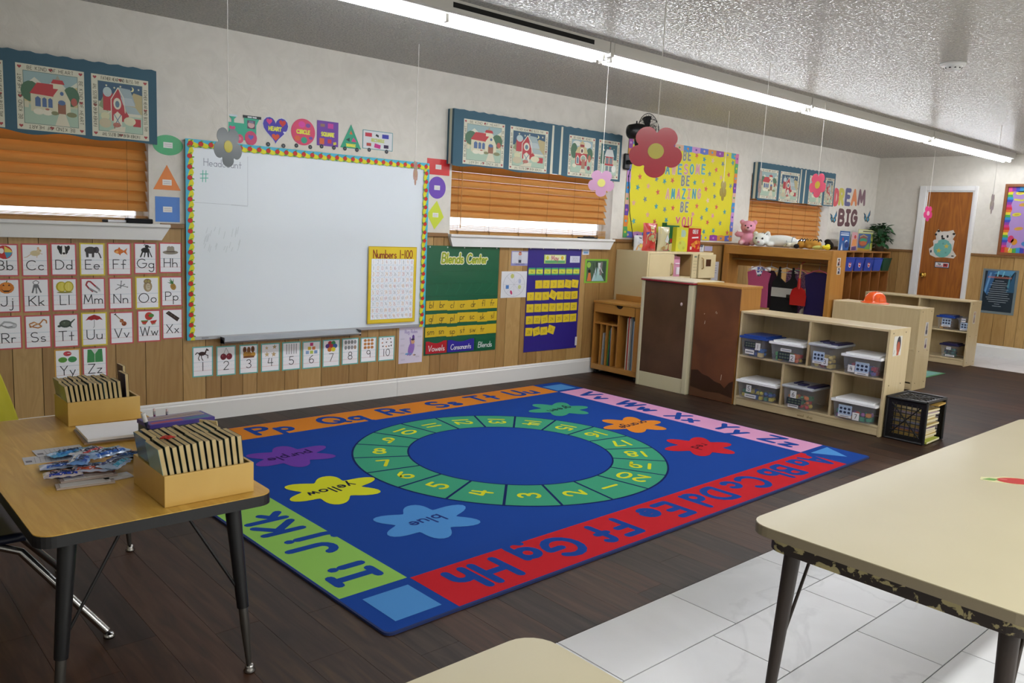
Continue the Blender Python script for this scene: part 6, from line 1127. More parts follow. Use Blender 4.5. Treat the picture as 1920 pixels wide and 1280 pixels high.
# plant
t = thing('potted_plant', 'leafy dark green plant on the corner end of the coat cubbies', 'plant', (11.19, -.19, KZ))
b = MB(); b.lathe([(0, 0), (.05, 0), (.065, .1), (.058, .1), (.05, .085), (0, .085)], M('5a4638', .6), n=20); b.build('pot', t)
st = MB(); lf = MB(); mL = [M('2c5a34', .4, spec=.5), M('3a6c3e', .4, spec=.5), M('24482c', .4)]
for k in range(110):
    an = rnd.uniform(0, 2*PI); rr = rnd.uniform(.03, .125); zz = rnd.uniform(.08, .36); rr *= 1.15-abs(zz-.24)*1.8
    p = Vector((rr*math.cos(an), rr*math.sin(an)*.8, zz)); 
    if k % 4 == 0: st.tube([(0, 0, .08), (p.x*.4, p.y*.4, zz*.6), p], .003, M('3c5a2c', .6), 5)
    L_ = rnd.uniform(.075, .11); d = Vector((math.cos(an), math.sin(an), rnd.uniform(-.7, .5))).normalized(); sd = d.cross(Vector((0, 0, 1))).normalized(); up = sd.cross(d)
    w = L_*.34; c = [p, p+d*L_*.3+sd*w+up*.008, p+d*L_*.7+sd*w*.8, p+d*L_-up*.012, p+d*L_*.7-sd*w*.8, p+d*L_*.3-sd*w+up*.008, p+d*L_*.5-up*.006]
    lf.add(c, [(0, 1, 6), (1, 2, 6), (2, 3, 6), (3, 4, 6), (4, 5, 6), (5, 0, 6)], mL[k % 3], True)
st.build('stems', t); o = lf.build('leaves', t); o['kind'] = 'stuff'

# ------------------------------------------------------------------ stuffed animals along the top of the dress-up stand
TZ = 1.25
SCL = {'teddy_bear': 1.06, 'white_tiger_toy': 1.3, 'tiger_cub_toy': 1.15, 'small_white_toy': 1.1}
def plush(name, lab, loc, rz, balls, col, parts=(), vox=.007, fur=.8):
    t = thing(name, lab, 'stuffed animal', loc, rz, 'stuffed animals on the dress-up stand')
    if name in SCL: t.scale = (SCL[name],)*3
    m_ = M(col, .95, spec=.1, bump=fur, bscale=260) if isinstance(col, str) else col
    b = MB()
    for c, r in balls: b.ball(c, r, m_, 18)
    b.build('body', t, remesh=vox)
    for nm, items in parts:
        b = MB()
        for it in items:
            if it[0] == 'b': b.ball(it[1], it[2], M(it[3], .4 if nm in ('eye', 'nose') else .95), 12)
            elif it[0] == 't': b.tube(it[1], it[2], M(it[3], .9), 6)
        b.build(nm, t)
    return t
R_ = lambda *a: a
plush('teddy_bear', 'pink teddy bear sitting at the left end of the dress-up stand', (7.87, -.235, TZ), .55,
      [((0, 0, .07), (.062, .07, .075)), ((-.01, 0, .185), (.066, .075, .068)), ((-.01, .062, .235), (.018, .026, .026)), ((-.01, -.062, .235), (.018, .026, .026)), ((-.075, 0, .17), (.03, .032, .026)),
       ((-.05, .055, .03), (.065, .03, .03)), ((-.05, -.055, .03), (.065, .03, .03)), ((-.02, .085, .11), (.03, .045, .028)), ((-.02, -.1, .105), (.03, .06, .026))], 'd894a8',
      (('eye', [('b', (-.07, .028, .2), .0085, '241418')]), ('eye', [('b', (-.07, -.028, .2), .0085, '241418')]), ('nose', [('b', (-.104, 0, .18), (.008, .012, .008), '5a2c38')]), ('muzzle', [('b', (-.085, 0, .166), (.024, .027, .02), 'd8aab4')]),
       ('foot_pad', [('b', (-.108, .055, .03), (.01, .022, .022), 'dcb4bc')]), ('foot_pad', [('b', (-.108, -.055, .03), (.01, .022, .022), 'dcb4bc')])))
plush('white_tiger_toy', 'white plush tiger with grey stripes lying with its head over the edge', (7.86, -.50, TZ), .25,
      [((.0, -.1, .05), (.06, .14, .05)), ((-.05, .05, .055), (.062, .065, .056)), ((-.1, .04, .03), (.035, .035, .03)), ((-.03, .1, .1), (.016, .022, .022)), ((-.03, -.0, .105), (.016, .022, .022)), ((-.06, -.03, .02), (.05, .03, .022)), ((.02, -.24, .03), (.04, .06, .03))], 'd8dad6',
      (('eye', [('b', (-.105, .068, .065), .008, '1c2024')]), ('eye', [('b', (-.108, .018, .065), .008, '1c2024')]), ('nose', [('b', (-.133, .04, .036), (.007, .011, .008), 'b08890')]),
       ('stripes', [('t', [(-.07, .0+.02*k, .104-.004*abs(k-2)), (-.04, .0+.02*k, .112-.004*abs(k-2))], .0035, '5a6064') for k in range(5)]+[('t', [(-.055, -.08-.04*k, .05), (-.03, -.08-.04*k, .083), (.02, -.085-.04*k, .089)], .003, '8a9094') for k in range(4)])))
plush('small_white_toy', 'small cream plush lying between the white and the striped tiger', (7.87, -.80, TZ), 0, [((0, 0, .028), (.04, .05, .028)), ((-.03, .05, .025), (.028, .03, .026)), ((-.02, .085, .015), (.02, .02, .014))], 'c4bfae', (('eye', [('b', (-.055, .05, .034), .004, '202020')]),))
plush('tiger_cub_toy', 'orange and black striped plush tiger cub lying down', (7.87, -.975, TZ), 0,
      [((0, 0, .045), (.05, .08, .045)), ((-.02, .075, .035), (.038, .04, .036)), ((-.02, -.06, .04), (.05, .05, .04)), ((-.05, -.02, .02), (.03, .03, .02))], 'b08038',
      (('stripes', [('t', [(-.045*math.cos(q*.1), -.09+.025*k, .05), (-.03, -.088+.025*k, .078), (.0, -.09+.025*k, .088), (.03, -.085+.025*k, .074)], .005, '1c1410') for k, q in zip(range(8), range(8))]), ('ear', [('b', (-.01, .1, .062), (.012, .016, .016), '1c1614')]), ('paw', [('b', (-.06, .1, .02), (.025, .025, .02), '181418')])))
plush('black_white_toy', 'black plush head with a yellow beak lying among the toys', (7.94, -1.14, TZ), 0, [((0, 0, .045), (.04, .045, .045)), ((.0, .02, .085), (.03, .035, .026))], '1c1814', (('beak', [('b', (-.045, -.01, .045), (.025, .02, .016), 'c4b830')]),))
plush('yellow_duck_toy', 'pale yellow plush duck lying at the edge of the stand', (7.82, -1.075, TZ), 0, [((0, 0, .022), (.035, .06, .022)), ((-.01, -.065, .025), (.024, .026, .024))], 'c0c070', (('beak', [('b', (-.03, -.085, .022), (.016, .016, .008), 'c8b020')]), ('eye', [('b', (-.03, -.06, .036), .0035, '202020')])))
plush('yellow_chick_toy', 'bright yellow plush chick at the right end of the stand', (7.81, -1.19, TZ), 0, [((0, 0, .024), (.028, .03, .024)), ((-.01, .03, .03), (.02, .02, .02))], 'cabb2c', (('beak', [('b', (-.03, .03, .03), (.012, .008, .006), 'c88420')]),))

# ------------------------------------------------------------------ snacks on the play kitchen
SZ = 1.1702
def fbox(px0, px1, pyt, c, lab, d, y=-.2, dep=.06, txt=(), pyb=470, rz=0):
    x0, x1 = wa(px0, pyb, y)[0], wa(px1, pyb, y)[0]; z1 = wa((px0+px1)/2, pyt, y)[1]; W, Hh = x1-x0, z1-SZ
    t = thing('snack_box', lab, 'food box', (x0, y, SZ), group='snack boxes and bags on the play kitchen'); b = MB(); b.box(0, W, 0, dep, 0, Hh, M(c, .35)); b.build('carton', t, bevel=.0015)
    a = Art(step=.0004); a.z = .0006; a.pic(d, 0, 0, W, Hh); a.up()
    for (s, u, v, h, w, col, sx) in txt: a.text(s, u*W, v*Hh, h*Hh, w, col, sx=sx, gap=.2)
    partA(a, 'front_print', t, 0)
def fbag(px0, px1, pyt, c, lab, d, y=-.2, txt=(), lean=0):
    x0, x1 = wa(px0, 468, y)[0], wa(px1, 468, y)[0]; z1 = wa((px0+px1)/2, pyt, y)[1]; W, Hh = x1-x0, z1-SZ
    t = thing('snack_bag', lab, 'snack bag', (x0, y, SZ), group='snack boxes and bags on the play kitchen'); m_ = M(c, .25, spec=.6, coat=.4, bump=.5, bscale=25)
    def fn(s_):
        def g(u, v):
            e = (math.sin(PI*min(1, max(0, u)))**.5)*(math.sin(PI*(.04+.92*v))**.6); q = (1-.1*math.sin(PI*v)); sh = lean*v*Hh
            return (W*(.5+(u-.5)*q)+sh, s_*.035*e+.002*math.sin(u*30)*e, Hh*v)
        return g
    b = MB(); b.grid(fn(-1), 12, 12, m_); b.grid(fn(1), 12, 12, m_); b.build('pouch', t)
    a = Art(step=.0004); a.pic(d, 0, 0, W, Hh)
    for (s, u, v, h, w, col, sx) in txt: a.up(); a.text(s, u*W, v*Hh, h*Hh, w, col, sx=sx, gap=.2)
    # wrap the print on the bulging face
    nv = []
    sub = []
    for (x, z, h) in a.v:
        u, v = x/W, z/Hh; p = fn(-1)(u, v); nv.append((p[0], p[1]-.004-h, p[2]))
    a.v = nv; o = a.build('front_print', t)
fbag(1187.5, 1203.5, 441, 'c4c6c6', 'small white and orange snack bag at the left end of the play kitchen top', 'P d8902c .15 .05 .85 .05 .9 .35 .5 .5 .2 .35;E d0b060 .55 .32 .24 .14;E b8bcc4 .5 .6 .3 .12', txt=(('Baked', .5, .8, .1, .004, '3a4050', .8),), y=-.22)
fbag(1203, 1229, 418, 'b02420', 'tall red snack bag with a clear middle showing pretzels', 'P b0a880 .12 .26 .88 .26 .86 .6 .5 .68 .14 .58;E 9a8458 .35 .45 .14 .08;E a89060 .6 .4 .14 .08;E 98a070 .5 .53 .16 .06;P 3c3888 .1 .58 .5 .66 .7 .74 .5 .72 .1 .66;E c02c28 .6 .13 .2 .06', txt=(('Rold', .5, .8, .1, .006, 'd0c890', .8), ('Gold', .5, .68, .09, .006, 'd0b860', .8)), y=-.21)
fbag(1231, 1253, 425, 'b8b08a', 'cream and silver snack bag between the red bag and the green box', 'P 8c2838 .4 .02 .95 .02 .9 .3 .6 .34;P c8ccd0 .4 .4 .6 .7 .8 .5 .7 .34;E a88a58 .4 .12 .16 .08;P c0b068 .1 .7 .9 .76 .9 .95 .1 .95', y=-.2)
fbox(1247, 1271, 418, '15603c', 'dark green cracker box with yellow top band', 'P c8b82c 0 .92 1 .92 1 1 0 1;P a82a2c .3 .3 1 .3 1 .42 .3 .45;E c0b880 .5 .14 .34 .14;P c8bc80 .35 .0 .5 .26 .95 .26 .95 0;P 3f8a74 .5 .5 .95 .5 .95 .6 .5 .6', y=-.19, txt=(('Club', .66, .68, .13, .007, 'c8d040', .8), ('Club', .14, .68, .1, .004, '7aa85c', .5)))
fbox(1266.5, 1288, 426, 'c9c431', 'yellow cracker box between the green and red boxes', 'P b8b888 .38 .5 .5 .62 .5 .92 .38 .92;E 9cb4a4 .6 .74 .2 .16;P d0c850 .2 .56 .9 .56 .9 .6 .2 .6;E b4bc4c .5 .25 .36 .22;E a8a040 .35 .35 .1 .06;E a8a83c .65 .15 .1 .06', y=-.24)
fbox(1288, 1312, 424, 'b01c22', 'red cheese cracker box at the right end of the row', 'P c8b830 .04 .92 1 .92 1 1 .04 1;P c87c20 .25 .3 .5 .38 .6 .24 .4 .18;P d08a28 .5 .4 .7 .46 .8 .32 .6 .28;P cc8424 .45 .22 .65 .24 .6 .12;P c8781c .75 .45 .95 .42 .9 .28;P d0b8a0 .2 .08 .34 .08 .34 .2 .2 .2;P c88030 .75 .1 .95 .12 .85 .26;P d8d0d0 .3 .52 .8 .54 .8 .6 .3 .57', y=-.24, txt=(('CHEEZ-IT', .54, .72, .14, .005, 'd8d4d4', .42),))

# ------------------------------------------------------------------ milk crate with books
t = thing('milk_crate', 'black plastic milk crate on its side, full of books, by the bin shelf', 'crate', (5.745, -2.81, 0)); m_bk = M('121214', .4, spec=.4); W, D, Hh = .33, .265, .3
def lat(name, T, w, h, par):
    b = MB()
    def bar(p, q, r=.006): b.tube([T(*p), T(*q)], r, m_bk, 6)
    for (p, q) in (((0, 0), (w, 0)), ((w, 0), (w, h)), ((w, h), (0, h)), ((0, h), (0, 0))): b.tube([T(*p), T(*q)], .011, m_bk, 8)
    for k in range(1, 7): bar((.035, h*(.12+.76*k/7)), (w-.035, h*(.12+.76*k/7)), .0035)
    for k in range(1, 6): bar((w*(.1+.8*k/6), .03), (w*(.1+.8*k/6), h-.03), .0035)
    bar((w*.12, h*.12), (w*.88, h*.88), .005); bar((w*.12, h*.88), (w*.88, h*.12), .005)
    # solid border band
    for (u0, u1, v0, v1) in ((0, w, 0, .04), (0, w, h-.045, h), (0, .05, .04, h-.045), (w-.035, w, .04, h-.045)):
        b.add([T(u0, v0), T(u1, v0), T(u1, v1), T(u0, v1)], [(0, 1, 2, 3)], m_bk)
    b.build(name, par)
lat('lattice_side', lambda u, v: (.006, -u, v+.006), D, Hh-.012, t); lat('lattice_side', lambda u, v: (W-.006, -u, v+.006), D, Hh-.012, t); lat('lattice_top', lambda u, v: (u*W/D, -v, Hh-.006), D, D, t)
b = MB(); b.box(.0, W, -D, 0, .0, .006, m_bk); b.box(0, W, -.006, 0, .006, Hh-.006, m_bk); b.build('shell', t)
zz = .0065; cs = ('a8b04c', 'c8b070', 'b89c58', 'c4ac74', 'c08a4c', '8a7a9c', 'c0a464', 'b8a060', '9a9ab0', 'c8b47c', 'b4985c', 'c4b080', 'b8a8b8', 'c0a868'); cn_ = ('green', 'tan', 'light brown', 'straw', 'orange', 'lilac', 'sand', 'khaki', 'grey-blue', 'buff', 'brown', 'pale tan', 'mauve', 'golden')
for k in range(14):
    h_ = rnd.uniform(.012, .017) if k else .014; w_ = rnd.uniform(.2, .27); dy = rnd.uniform(-.012, .02) if k else -.03; sx = rnd.uniform(.03, .05)
    if zz+h_ > .25: break
    b = MB(); b.box(0, w_, -.23, 0, 0, h_, M(cs[k], .5)); b.box(.002, w_+.0006, -.2306, -.002, .002, h_-.002, M('d0c8a8', .8)); o = b.build('picture_book', loc=(5.745+sx, -2.825+dy, zz)); o.rotation_euler = (0, 0, rnd.uniform(-.05, .05)); tag(o, '%s book, number %d up from the bottom of the stack in the black crate' % (cn_[k], k+1), 'book', 'books stacked in the milk crate'); zz += h_+.001
o = MB().box(0, .16, -.09, 0, 0, .011, M('b8944c', .5)).build('picture_book', loc=(5.745+.13, -3.01, .262)); o.rotation_euler = (0, 0, .08); tag(o, 'tan book sticking out at the very top of the black crate', 'book')

# ------------------------------------------------------------------ tables
m_top = noisemat('oak_laminate', 'd0a850', 'dcb45a', (10, .8, 1), 3, 6, .45, .3, .7, .6, coat=.05, spec=.3, c3='c69a44'); m_blk = M('121214', .35, spec=.5); m_chr = M('a8a8a8', .18, 1.); m_steel = M('6a6864', .35, .9)
m_ctop = noisemat('cream_laminate_top', 'b9b093', 'bfb699', (1, 1, 1), 2, 3, .42, .3, .7, coat=.04, spec=.35); m_taupe = M('7d725c', .5); m_chip = noisemat('chipped_paint', '2a201a', 'a89c70', (1, 1, 1.3), 26, 12, .5, .53, .56, .5)
def ktable(lab, x0, x1, y0, y1, z, mt, me, th, rad, apron=None, up=m_blk, lowr=True, feet=None):
    cx, cy = (x0+x1)/2, (y0+y1)/2; t = thing('classroom_table', lab, 'table', (cx, cy, 0)); w, d = (x1-x0)/2, (y1-y0)/2
    b = MB(); pts = rrect(-w, -d, w, d, rad, 6); b.prism(pts, 2, z-th, z-.002, me, smooth=False); b.prism(rrect(-w+.001, -d+.001, w-.001, d-.001, rad, 6), 2, z-.002, z, mt); b.build('tabletop', t)
    if apron:
        b = MB(); po = rrect(-w+.035, -d+.035, w-.035, d-.035, rad*.8, 6); pi = rrect(-w+.05, -d+.05, w-.05, d-.05, rad*.7, 6); n = len(po); z0, z1 = z-th-.042, z-th
        b.add([(p[0], p[1], zz_) for zz_ in (z0, z1) for p in po]+[(p[0], p[1], zz_) for zz_ in (z0, z1) for p in pi], [(j, (j+1) % n, n+(j+1) % n, n+j) for j in range(n)]+[(2*n+j, 3*n+j, 3*n+(j+1) % n, 2*n+(j+1) % n) for j in range(n)]+[(j, 2*n+j, 2*n+(j+1) % n, (j+1) % n) for j in range(n)], m_chip); b.build('apron', t)
    for sx in (-1, 1):
        for sy in (-1, 1):
            tx, ty = sx*(w-.09), sy*(d-.09); bx, by = sx*(w-.045), sy*(d-.07); zt_ = z-th; zm = .21 if lowr else .12
            L_ = lambda q: (bx+(tx-bx)*q/zt_, by+(ty-by)*q/zt_, q)
            b = MB(); b.tube([L_(zt_), L_(zm)], [.023, .0175] if lowr else [.022, .012], up, 14); lg = b.build('leg', t)
            if lowr:
                b = MB(); b.tube([L_(zm), L_(zm-.06), L_(.02)], [.0135, .0135, .0075], m_steel, 12); b.build('leg_extension', lg)
                b = MB(); b.lathe([(0, 0), (.016, .0), (.018, .006), (.013, .012), (.0135, .018), (.009, .026), (0, .026)], m_chr, c=(bx, by, 0), n=16); b.build('glide', lg)
            else:
                b = MB(); b.tube([L_(zm), L_(0)], [.012, .011], up, 10); b.build('leg_tip', lg)
            b = MB(); q = L_(zt_*.48); b.tube([q, (q[0]-sx*.012, q[1]-0*sy, q[2]+.012), (tx-sx*.14, ty, zt_)], .0045, up, 8); b.build('brace', lg)
    return t
ktable('wood-grain classroom table with black edge at left foreground', .42, 1.03, -3.09, -1.835, .57, m_top, m_blk, .032, .045)
ktable('long cream classroom table with chipped metal apron at right foreground', 1.80, 3.93, -4.82, -4.145, .65, m_ctop, m_taupe, .026, .06, apron=True, up=m_chip if False else M('2b211b', .5), lowr=False)
ktable('cream classroom table of which one corner shows at the bottom', -.85, .972, -4.88, -4.235, .65, m_ctop, m_taupe, .026, .06, apron=True, up=M('2b211c', .5), lowr=False)
a = Art(); p0 = fl(1838, 898, .65); p1 = fl(1925, 908, .65)
a.slab([(-.07, .0), (-.05, .03), (-.01, .03), (.03, .045), (.09, .03), (.12, .0), (.09, -.035), (.04, -.04), (.0, -.03), (-.04, -.02)], 'd2cfa0', .0006); a.up(); a.ell(.045, 0, .062, .034, 'b8302c'); a.up(); a.ell(.01, .012, .012, .006, 'd06a60'); a.ell(.09, 0, .014, .008, '4a7ab8'); a.poly([(-.062, .002), (-.03, .02), (-.005, .01), (-.03, -.008)], '6c9a48')
o = a.place('apple_sticker', (0, 0, 0), 'T', 'red apple sticker on the long cream table', 'sticker'); o.matrix_world = Matrix.Translation((2.80, -4.42, .6502)) @ Matrix.Rotation(-.75, 4, 'Z')

# ---- wooden boxes of board books on the left table
m_bx = noisemat('birch_box', 'c09a4e', 'caa65a', (2, 2, 1), 3, 4, .4, .3, .7, coat=.15)
def bookbox(lab, x0, x1, y0, y1, h, z=.5705):
    t = thing('wooden_box', lab, 'box', (x0, y0, z), group='wooden boxes of board books'); W, D = x1-x0, y1-y0; th = .009
    for nm, bx in (('front_panel', (0, W, 0, th, 0, h)), ('back_panel', (0, W, D-th, D, 0, h)), ('side_panel', (0, th, th, D-th, 0, h)), ('side_panel', (W-th, W, th, D-th, 0, h)), ('bottom_panel', (th, W-th, th, D-th, 0, .006))):
        b = MB(); b.box(*bx, m_bx); b.build(nm, t, bevel=.0015)
bookbox('wooden box of board books at the right corner of the wood-grain table', .735, .985, -3.046, -2.79, .087)
bookbox('wooden box of board books at the back of the wood-grain table', .745, .993, -2.035, -1.845, .087)
m_edge = noisemat('board_edge', 'b9a272', 'c8b486', (1, 1, 1), 12, 3, .7)
def boardbook(x, y, z, w, h, th, cov, lean, lab, grp, tuft=None):
    t = thing('board_book', lab, 'board book', (x, y, z), 0, grp); t.rotation_euler = (0, lean, 0)
    b = MB(); b.box(-th/2+.001, th/2-.001, 0, w, 0, h, m_edge); b.build('pages', t, bevel=.001)
    b = MB(); b.box(-th/2, -th/2+.001, 0, w, 0, h, M(cov, .25, coat=.4)); b.box(th/2-.001, th/2, 0, w, 0, h, M('2a2c24', .5)); b.build('cover', t)
    return t
covs = ['7c9a8c', '4a5a48', '3c4a3c', '52604a', '3a4438', '4a5444', '5c6a58', '3a4238', '48523c', '404a38', '566250', '3c4638', '4a543c', '5a4a3a', '3a3a58']
for row, (yy, n0) in enumerate(((-3.034, 13), (-2.925, 12))):
    for k in range(n0):
        boardbook(.756+.0172*k+.004*row, yy, .5775, .104, .158+rnd.uniform(-.004, .004), .0132, covs[(k+row*3) % 13], -.17+.006*k, 'board book in the %s row of the front box%s' % (('front', 'back')[row], ', leftmost with a green-grey cover' if k == 0 else ''), 'board books in the front box, %s row' % ('front', 'back')[row])
for row, (yy, n0) in enumerate(((-2.025, 12), (-1.935, 11))):
    for k in range(n0):
        boardbook(.764+.0155*k+.003*row, yy, .5775, .082, .142+rnd.uniform(-.004, .004), .0118, covs[(k+5+row) % 13], -.15+.005*k, 'board book in the %s row of the back box%s' % (('front', 'back')[row], ', leftmost with its cover showing' if k == 0 else ''), 'board books in the back box, %s row' % ('front', 'back')[row])
boardbook(.957, -2.02, .5775, .085, .165, .012, '2c2c50', -.04, 'dark blue covered board book at the right end of the back box', None); boardbook(.972, -1.93, .5775, .07, .18, .011, '3a3450', -.02, 'tall dark board book standing behind at the right end of the back box', None)
b = MB()
for k in range(5): an = k*1.3; b.tube([(0, 0, 0), (.012*math.cos(an), .012*math.sin(an), .004), (.02*math.cos(an+.7), .016*math.sin(an+.7), .002), (.012*math.cos(an+1.2), .01*math.sin(an+1.2), .003)], .002, M('b02c20', .6), 6)
o = b.build('red_ribbon', loc=(.775, -2.955, .737)); tag(o, 'little red ribbon on top of the books in the front box', 'ribbon')
# low box with pencils behind, an activity book lying on it
t = thing('pencil_box', 'dark pencil box behind the front box of books', 'box', (.84, -2.62, .5705)); b = MB(); 
for bx in ((0, .2, 0, .006, 0, .11), (0, .2, .114, .12, 0, .11), (0, .006, .006, .114, 0, .11), (.194, .2, .006, .114, 0, .11), (.006, .194, .006, .114, 0, .005)): b.box(*bx, M('2c3430', .5))
b.build('box_walls', t, bevel=.001)
t = thing('activity_book', 'purple and orange book lying on the pencil box', 'book', (.835, -2.63, .6815), .06)
b = MB(); b.box(0, .21, 0, .105, 0, .012, M('3a2c7c', .4)); b.box(.002, .208, .002, .103, .012, .0126, M('4a3a94', .35)); b.build('cover', t)
a = Art(z=.0128); 
for q in range(3): a.poly([(.01+.004*q, .085-.017*q), (.2, .088-.017*q), (.2, .096-.017*q), (.01, .094-.017*q)], ('c8b890', 'c0a870', 'd0bc88')[q])
a.rect(.01, .01, .11, .03, 'b04a5c'); a.rect(.12, .012, .2, .034, '3f7a94'); a.build('cover_print', t)
for k, (px_, py_, c, cn) in enumerate(((292, 785, '6c2c50', 'purple and silver'), (313, 786, '8c2430', 'dark red'))):
    q = hit(px_, py_, 1, -2.513); t = thing('pencil', '%s pencil standing behind the purple book' % cn, 'pencil', (q.x, -2.513, .58), group=None)
    hh = q.z-.58+.035; b = MB(); b.tube([(0, 0, 0), (-.004*(k == 0), 0, hh-.02)], .0035, M(c, .4), 6); b.build('shaft', t)
    b = MB(); b.tube([(-.004*(k == 0), 0, hh-.02), (-.0045*(k == 0), 0, hh-.008)], .0038, M('c0c0c4', .25, .9), 8); b.tube([(-.0045*(k == 0), 0, hh-.008), (-.005*(k == 0), 0, hh)], .0034, M('c8b0b0', .7), 8); b.build('eraser', t)
t = thing('marker', 'white-tipped marker leaning at the left of the pencil box', 'marker', (.86, -2.60, .6)); b = MB(); b.tube([(0, 0, 0), (-.028, .0, .1)], .006, M('1c2838', .4), 8); b.build('barrel', t); b = MB(); b.tube([(-.028, 0, .1), (-.036, 0, .128)], .007, M('d0d0d0', .4), 8); b.build('cap', t)
b = MB(); b.box(0, .06, 0, .005, 0, .14, m_edge); o = b.build('cardboard_piece', loc=(1.0-.0, -2.72, .5705)); o.rotation_euler = (.25, 0, -.9); o.location = (.995, -2.66, .5705); tag(o, 'brown cardboard piece standing right of the pencil box', 'cardboard')
# papers
for k, (c, dx, rot, hh, lab) in enumerate((('c8a88c', -.004, .12, .006, 'tan envelope at the bottom of the paper stack'), ('b8bcc4', 0, .16, .003, 'grey sheet under the white paper'), ('a8a0cc', .012, .02, .003, 'lilac folder edge in the paper stack'), ('fafaff', .0, .14, .009, 'stack of white paper on the wood-grain table'))):
    b = MB(); b.box(-.125, .125, -.1, .1, 0, hh, M(c, .6)); o = b.build('paper_stack', loc=(.865+dx, -2.215-.006*k, .5704+(0, .0065, .010, .0135)[k])); o.rotation_euler = (0, 0, rot-.2); tag(o, lab, 'paper')
for k, (px_, py_, rot, lab) in enumerate(((92, 848, .3, 'printed leaflet sheet left of the snack wrappers, upper one'), (72, 862, .2, 'printed leaflet sheet left of the snack wrappers, lower one'))):
    q = fl(px_, py_, .571); a = Art(); a.box2(-.06, -.04, .08, .045, 'c4c4c8', .0008); a.up(); 
    for j in range(6): a.line([(-.03+.014*j, -.03), (-.028+.014*j, .03)], .0016, '8a8a94', cap=False)
    a.rect(-.055, -.02, -.038, .0, '6a6a74'); o = a.place('leaflet', (0, 0, 0), 'T', lab, 'leaflet'); o.matrix_world = Matrix.Translation((q[0]+.02, q[1], .5703+.0012*(1-k))) @ Matrix.Rotation(rot-.3, 4, 'Z')
# wrapped snacks
m_wr = M('b8c8dc', .18, spec=.7, coat=.5, bump=.6, bscale=60)
def packet(x, y, z, L_, w, rot, lab, c1, c2, c3, tl=0.):
    t = thing('snack_packet', lab, 'snack packet', (x, y, z), rot, 'wrapped snack packets on the table')
    def g(s_):
        return lambda u, v: ((u-.5)*L_, (v-.5)*w*(1+.05*math.sin(u*20)), .009+s_*.009*(math.sin(PI*u)**.5 if 0 < u < 1 else 0)*math.sin(PI*v)**.6+.0015*math.sin(u*23+v*17))
    b = MB(); b.grid(g(1), 14, 8, M(c1, .2, spec=.7, coat=.5)); b.grid(g(-1), 14, 8, M(c2, .2, coat=.4)); b.build('wrapper', t)
    a = Art(); nseg = 5
    for q in range(nseg):
        u0, u1 = .14+.72*q/nseg, .14+.72*(q+1)/nseg
        for (v0, v1, cc) in ((.1, .32, c2), (.68, .86, c3)): a.poly([((u0-.5)*L_, (v0-.5)*w), ((u1-.5)*L_, (v0-.5)*w), ((u1-.5)*L_, (v1-.5)*w), ((u0-.5)*L_, (v1-.5)*w)], cc)
    a.z += .0004; a.text('Krispy', 0, -.011, .024, .004, '2a3450', sx=.8, gap=.15)
    a.v = [(x_, y_, g(1)(min(.98, max(.02, x_/L_+.5)), min(.97, max(.03, y_/w+.5)))[2]+.0012+h_) for (x_, y_, h_) in a.v]; a.build('wrapper_print', t)
    t.rotation_euler = (tl, 0, rot); return t
pk = [((120, 872), 0., .13, .055, .1, 'long blue and white packet at the left of the pile', 'a8b8d8', '2458b4', 'c85c44'), ((128, 848), .0, .12, .055, .5, 'light blue packet at the top left of the pile', '58a8d8', '2a7cc8', 'c8d4dc'), ((178, 876), .016, .12, .065, -.2, 'white and red-fruit packet in the middle of the pile', 'c0c8e0', 'c0583c', '3a8ac0'),
      ((165, 846), .018, .11, .055, .9, 'white packet with red print at the top of the pile', 'c8ccd4', 'b84448', '3c94b8'), ((200, 848), .034, .13, .06, .6, 'bright crinkled blue packet on top of the pile', '98b8e4', '1f64c8', '58b0c8'), ((215, 868), .022, .11, .06, 1.1, 'upright silver-blue packet near the front box', 'a8bcd8', '2f9cc0', '3a4a8c'),
      ((118, 888), .012, .1, .05, .1, 'small orange and blue packet in front of the pile', 'c4b8b8', '1c3ca8', 'c86c40'), ((245, 852), .0, .1, .055, -.2, 'packet at the right end of the pile behind the front box', '98b4d8', '1f64b8', 'b85848'), ((150, 862), .032, .1, .05, 1.4, 'blue packet lying crosswise on the middle of the pile', '6c9cdc', '1f50b0', 'd0d8e0')]
for (pp, dz, L_, w, rot, lab, c1, c2, c3) in pk:
    q = fl(pp[0], pp[1], .58+dz); packet(q[0], q[1], .5712+dz, L_, w*1.1, rot-.25, lab, c1, c2, c3, tl=.05 if dz else 0)
for k, (px_, py_, L_, w, rot, c, lab) in enumerate(((160, 905, .15, .05, .12, 'b8a89c', 'flat tan pouch at the bottom of the small stack in front'), (165, 896, .15, .05, .2, 'a89890', 'second flat pouch of the small stack in front'), (215, 893, .09, .05, .35, 'c4c4cc', 'white flat pouch sticking out to the right'), (150, 890, .13, .04, .3, '8c8c90', 'silver wrapped pouch on top of the small stack'))):
    q = fl(px_, py_, .575); b = MB(); b.box(-L_/2, L_/2, -w/2, w/2, 0, .005, M(c, .25 if k == 3 else .5, .6 if k == 3 else 0.)); b.box(-L_/2+.01, L_/2-.01, -w/2+.006, w/2-.006, .005, .0065, M('c8c4c0' if k != 3 else 'a8a8ac', .3)); o = b.build('flat_pouch', loc=(q[0], q[1], .5706+(.0, .007, .0, .014)[k]), bevel=.001); o.rotation_euler = (0, 0, rot-.25); tag(o, lab, 'pouch', 'flat pouches in front of the packets')

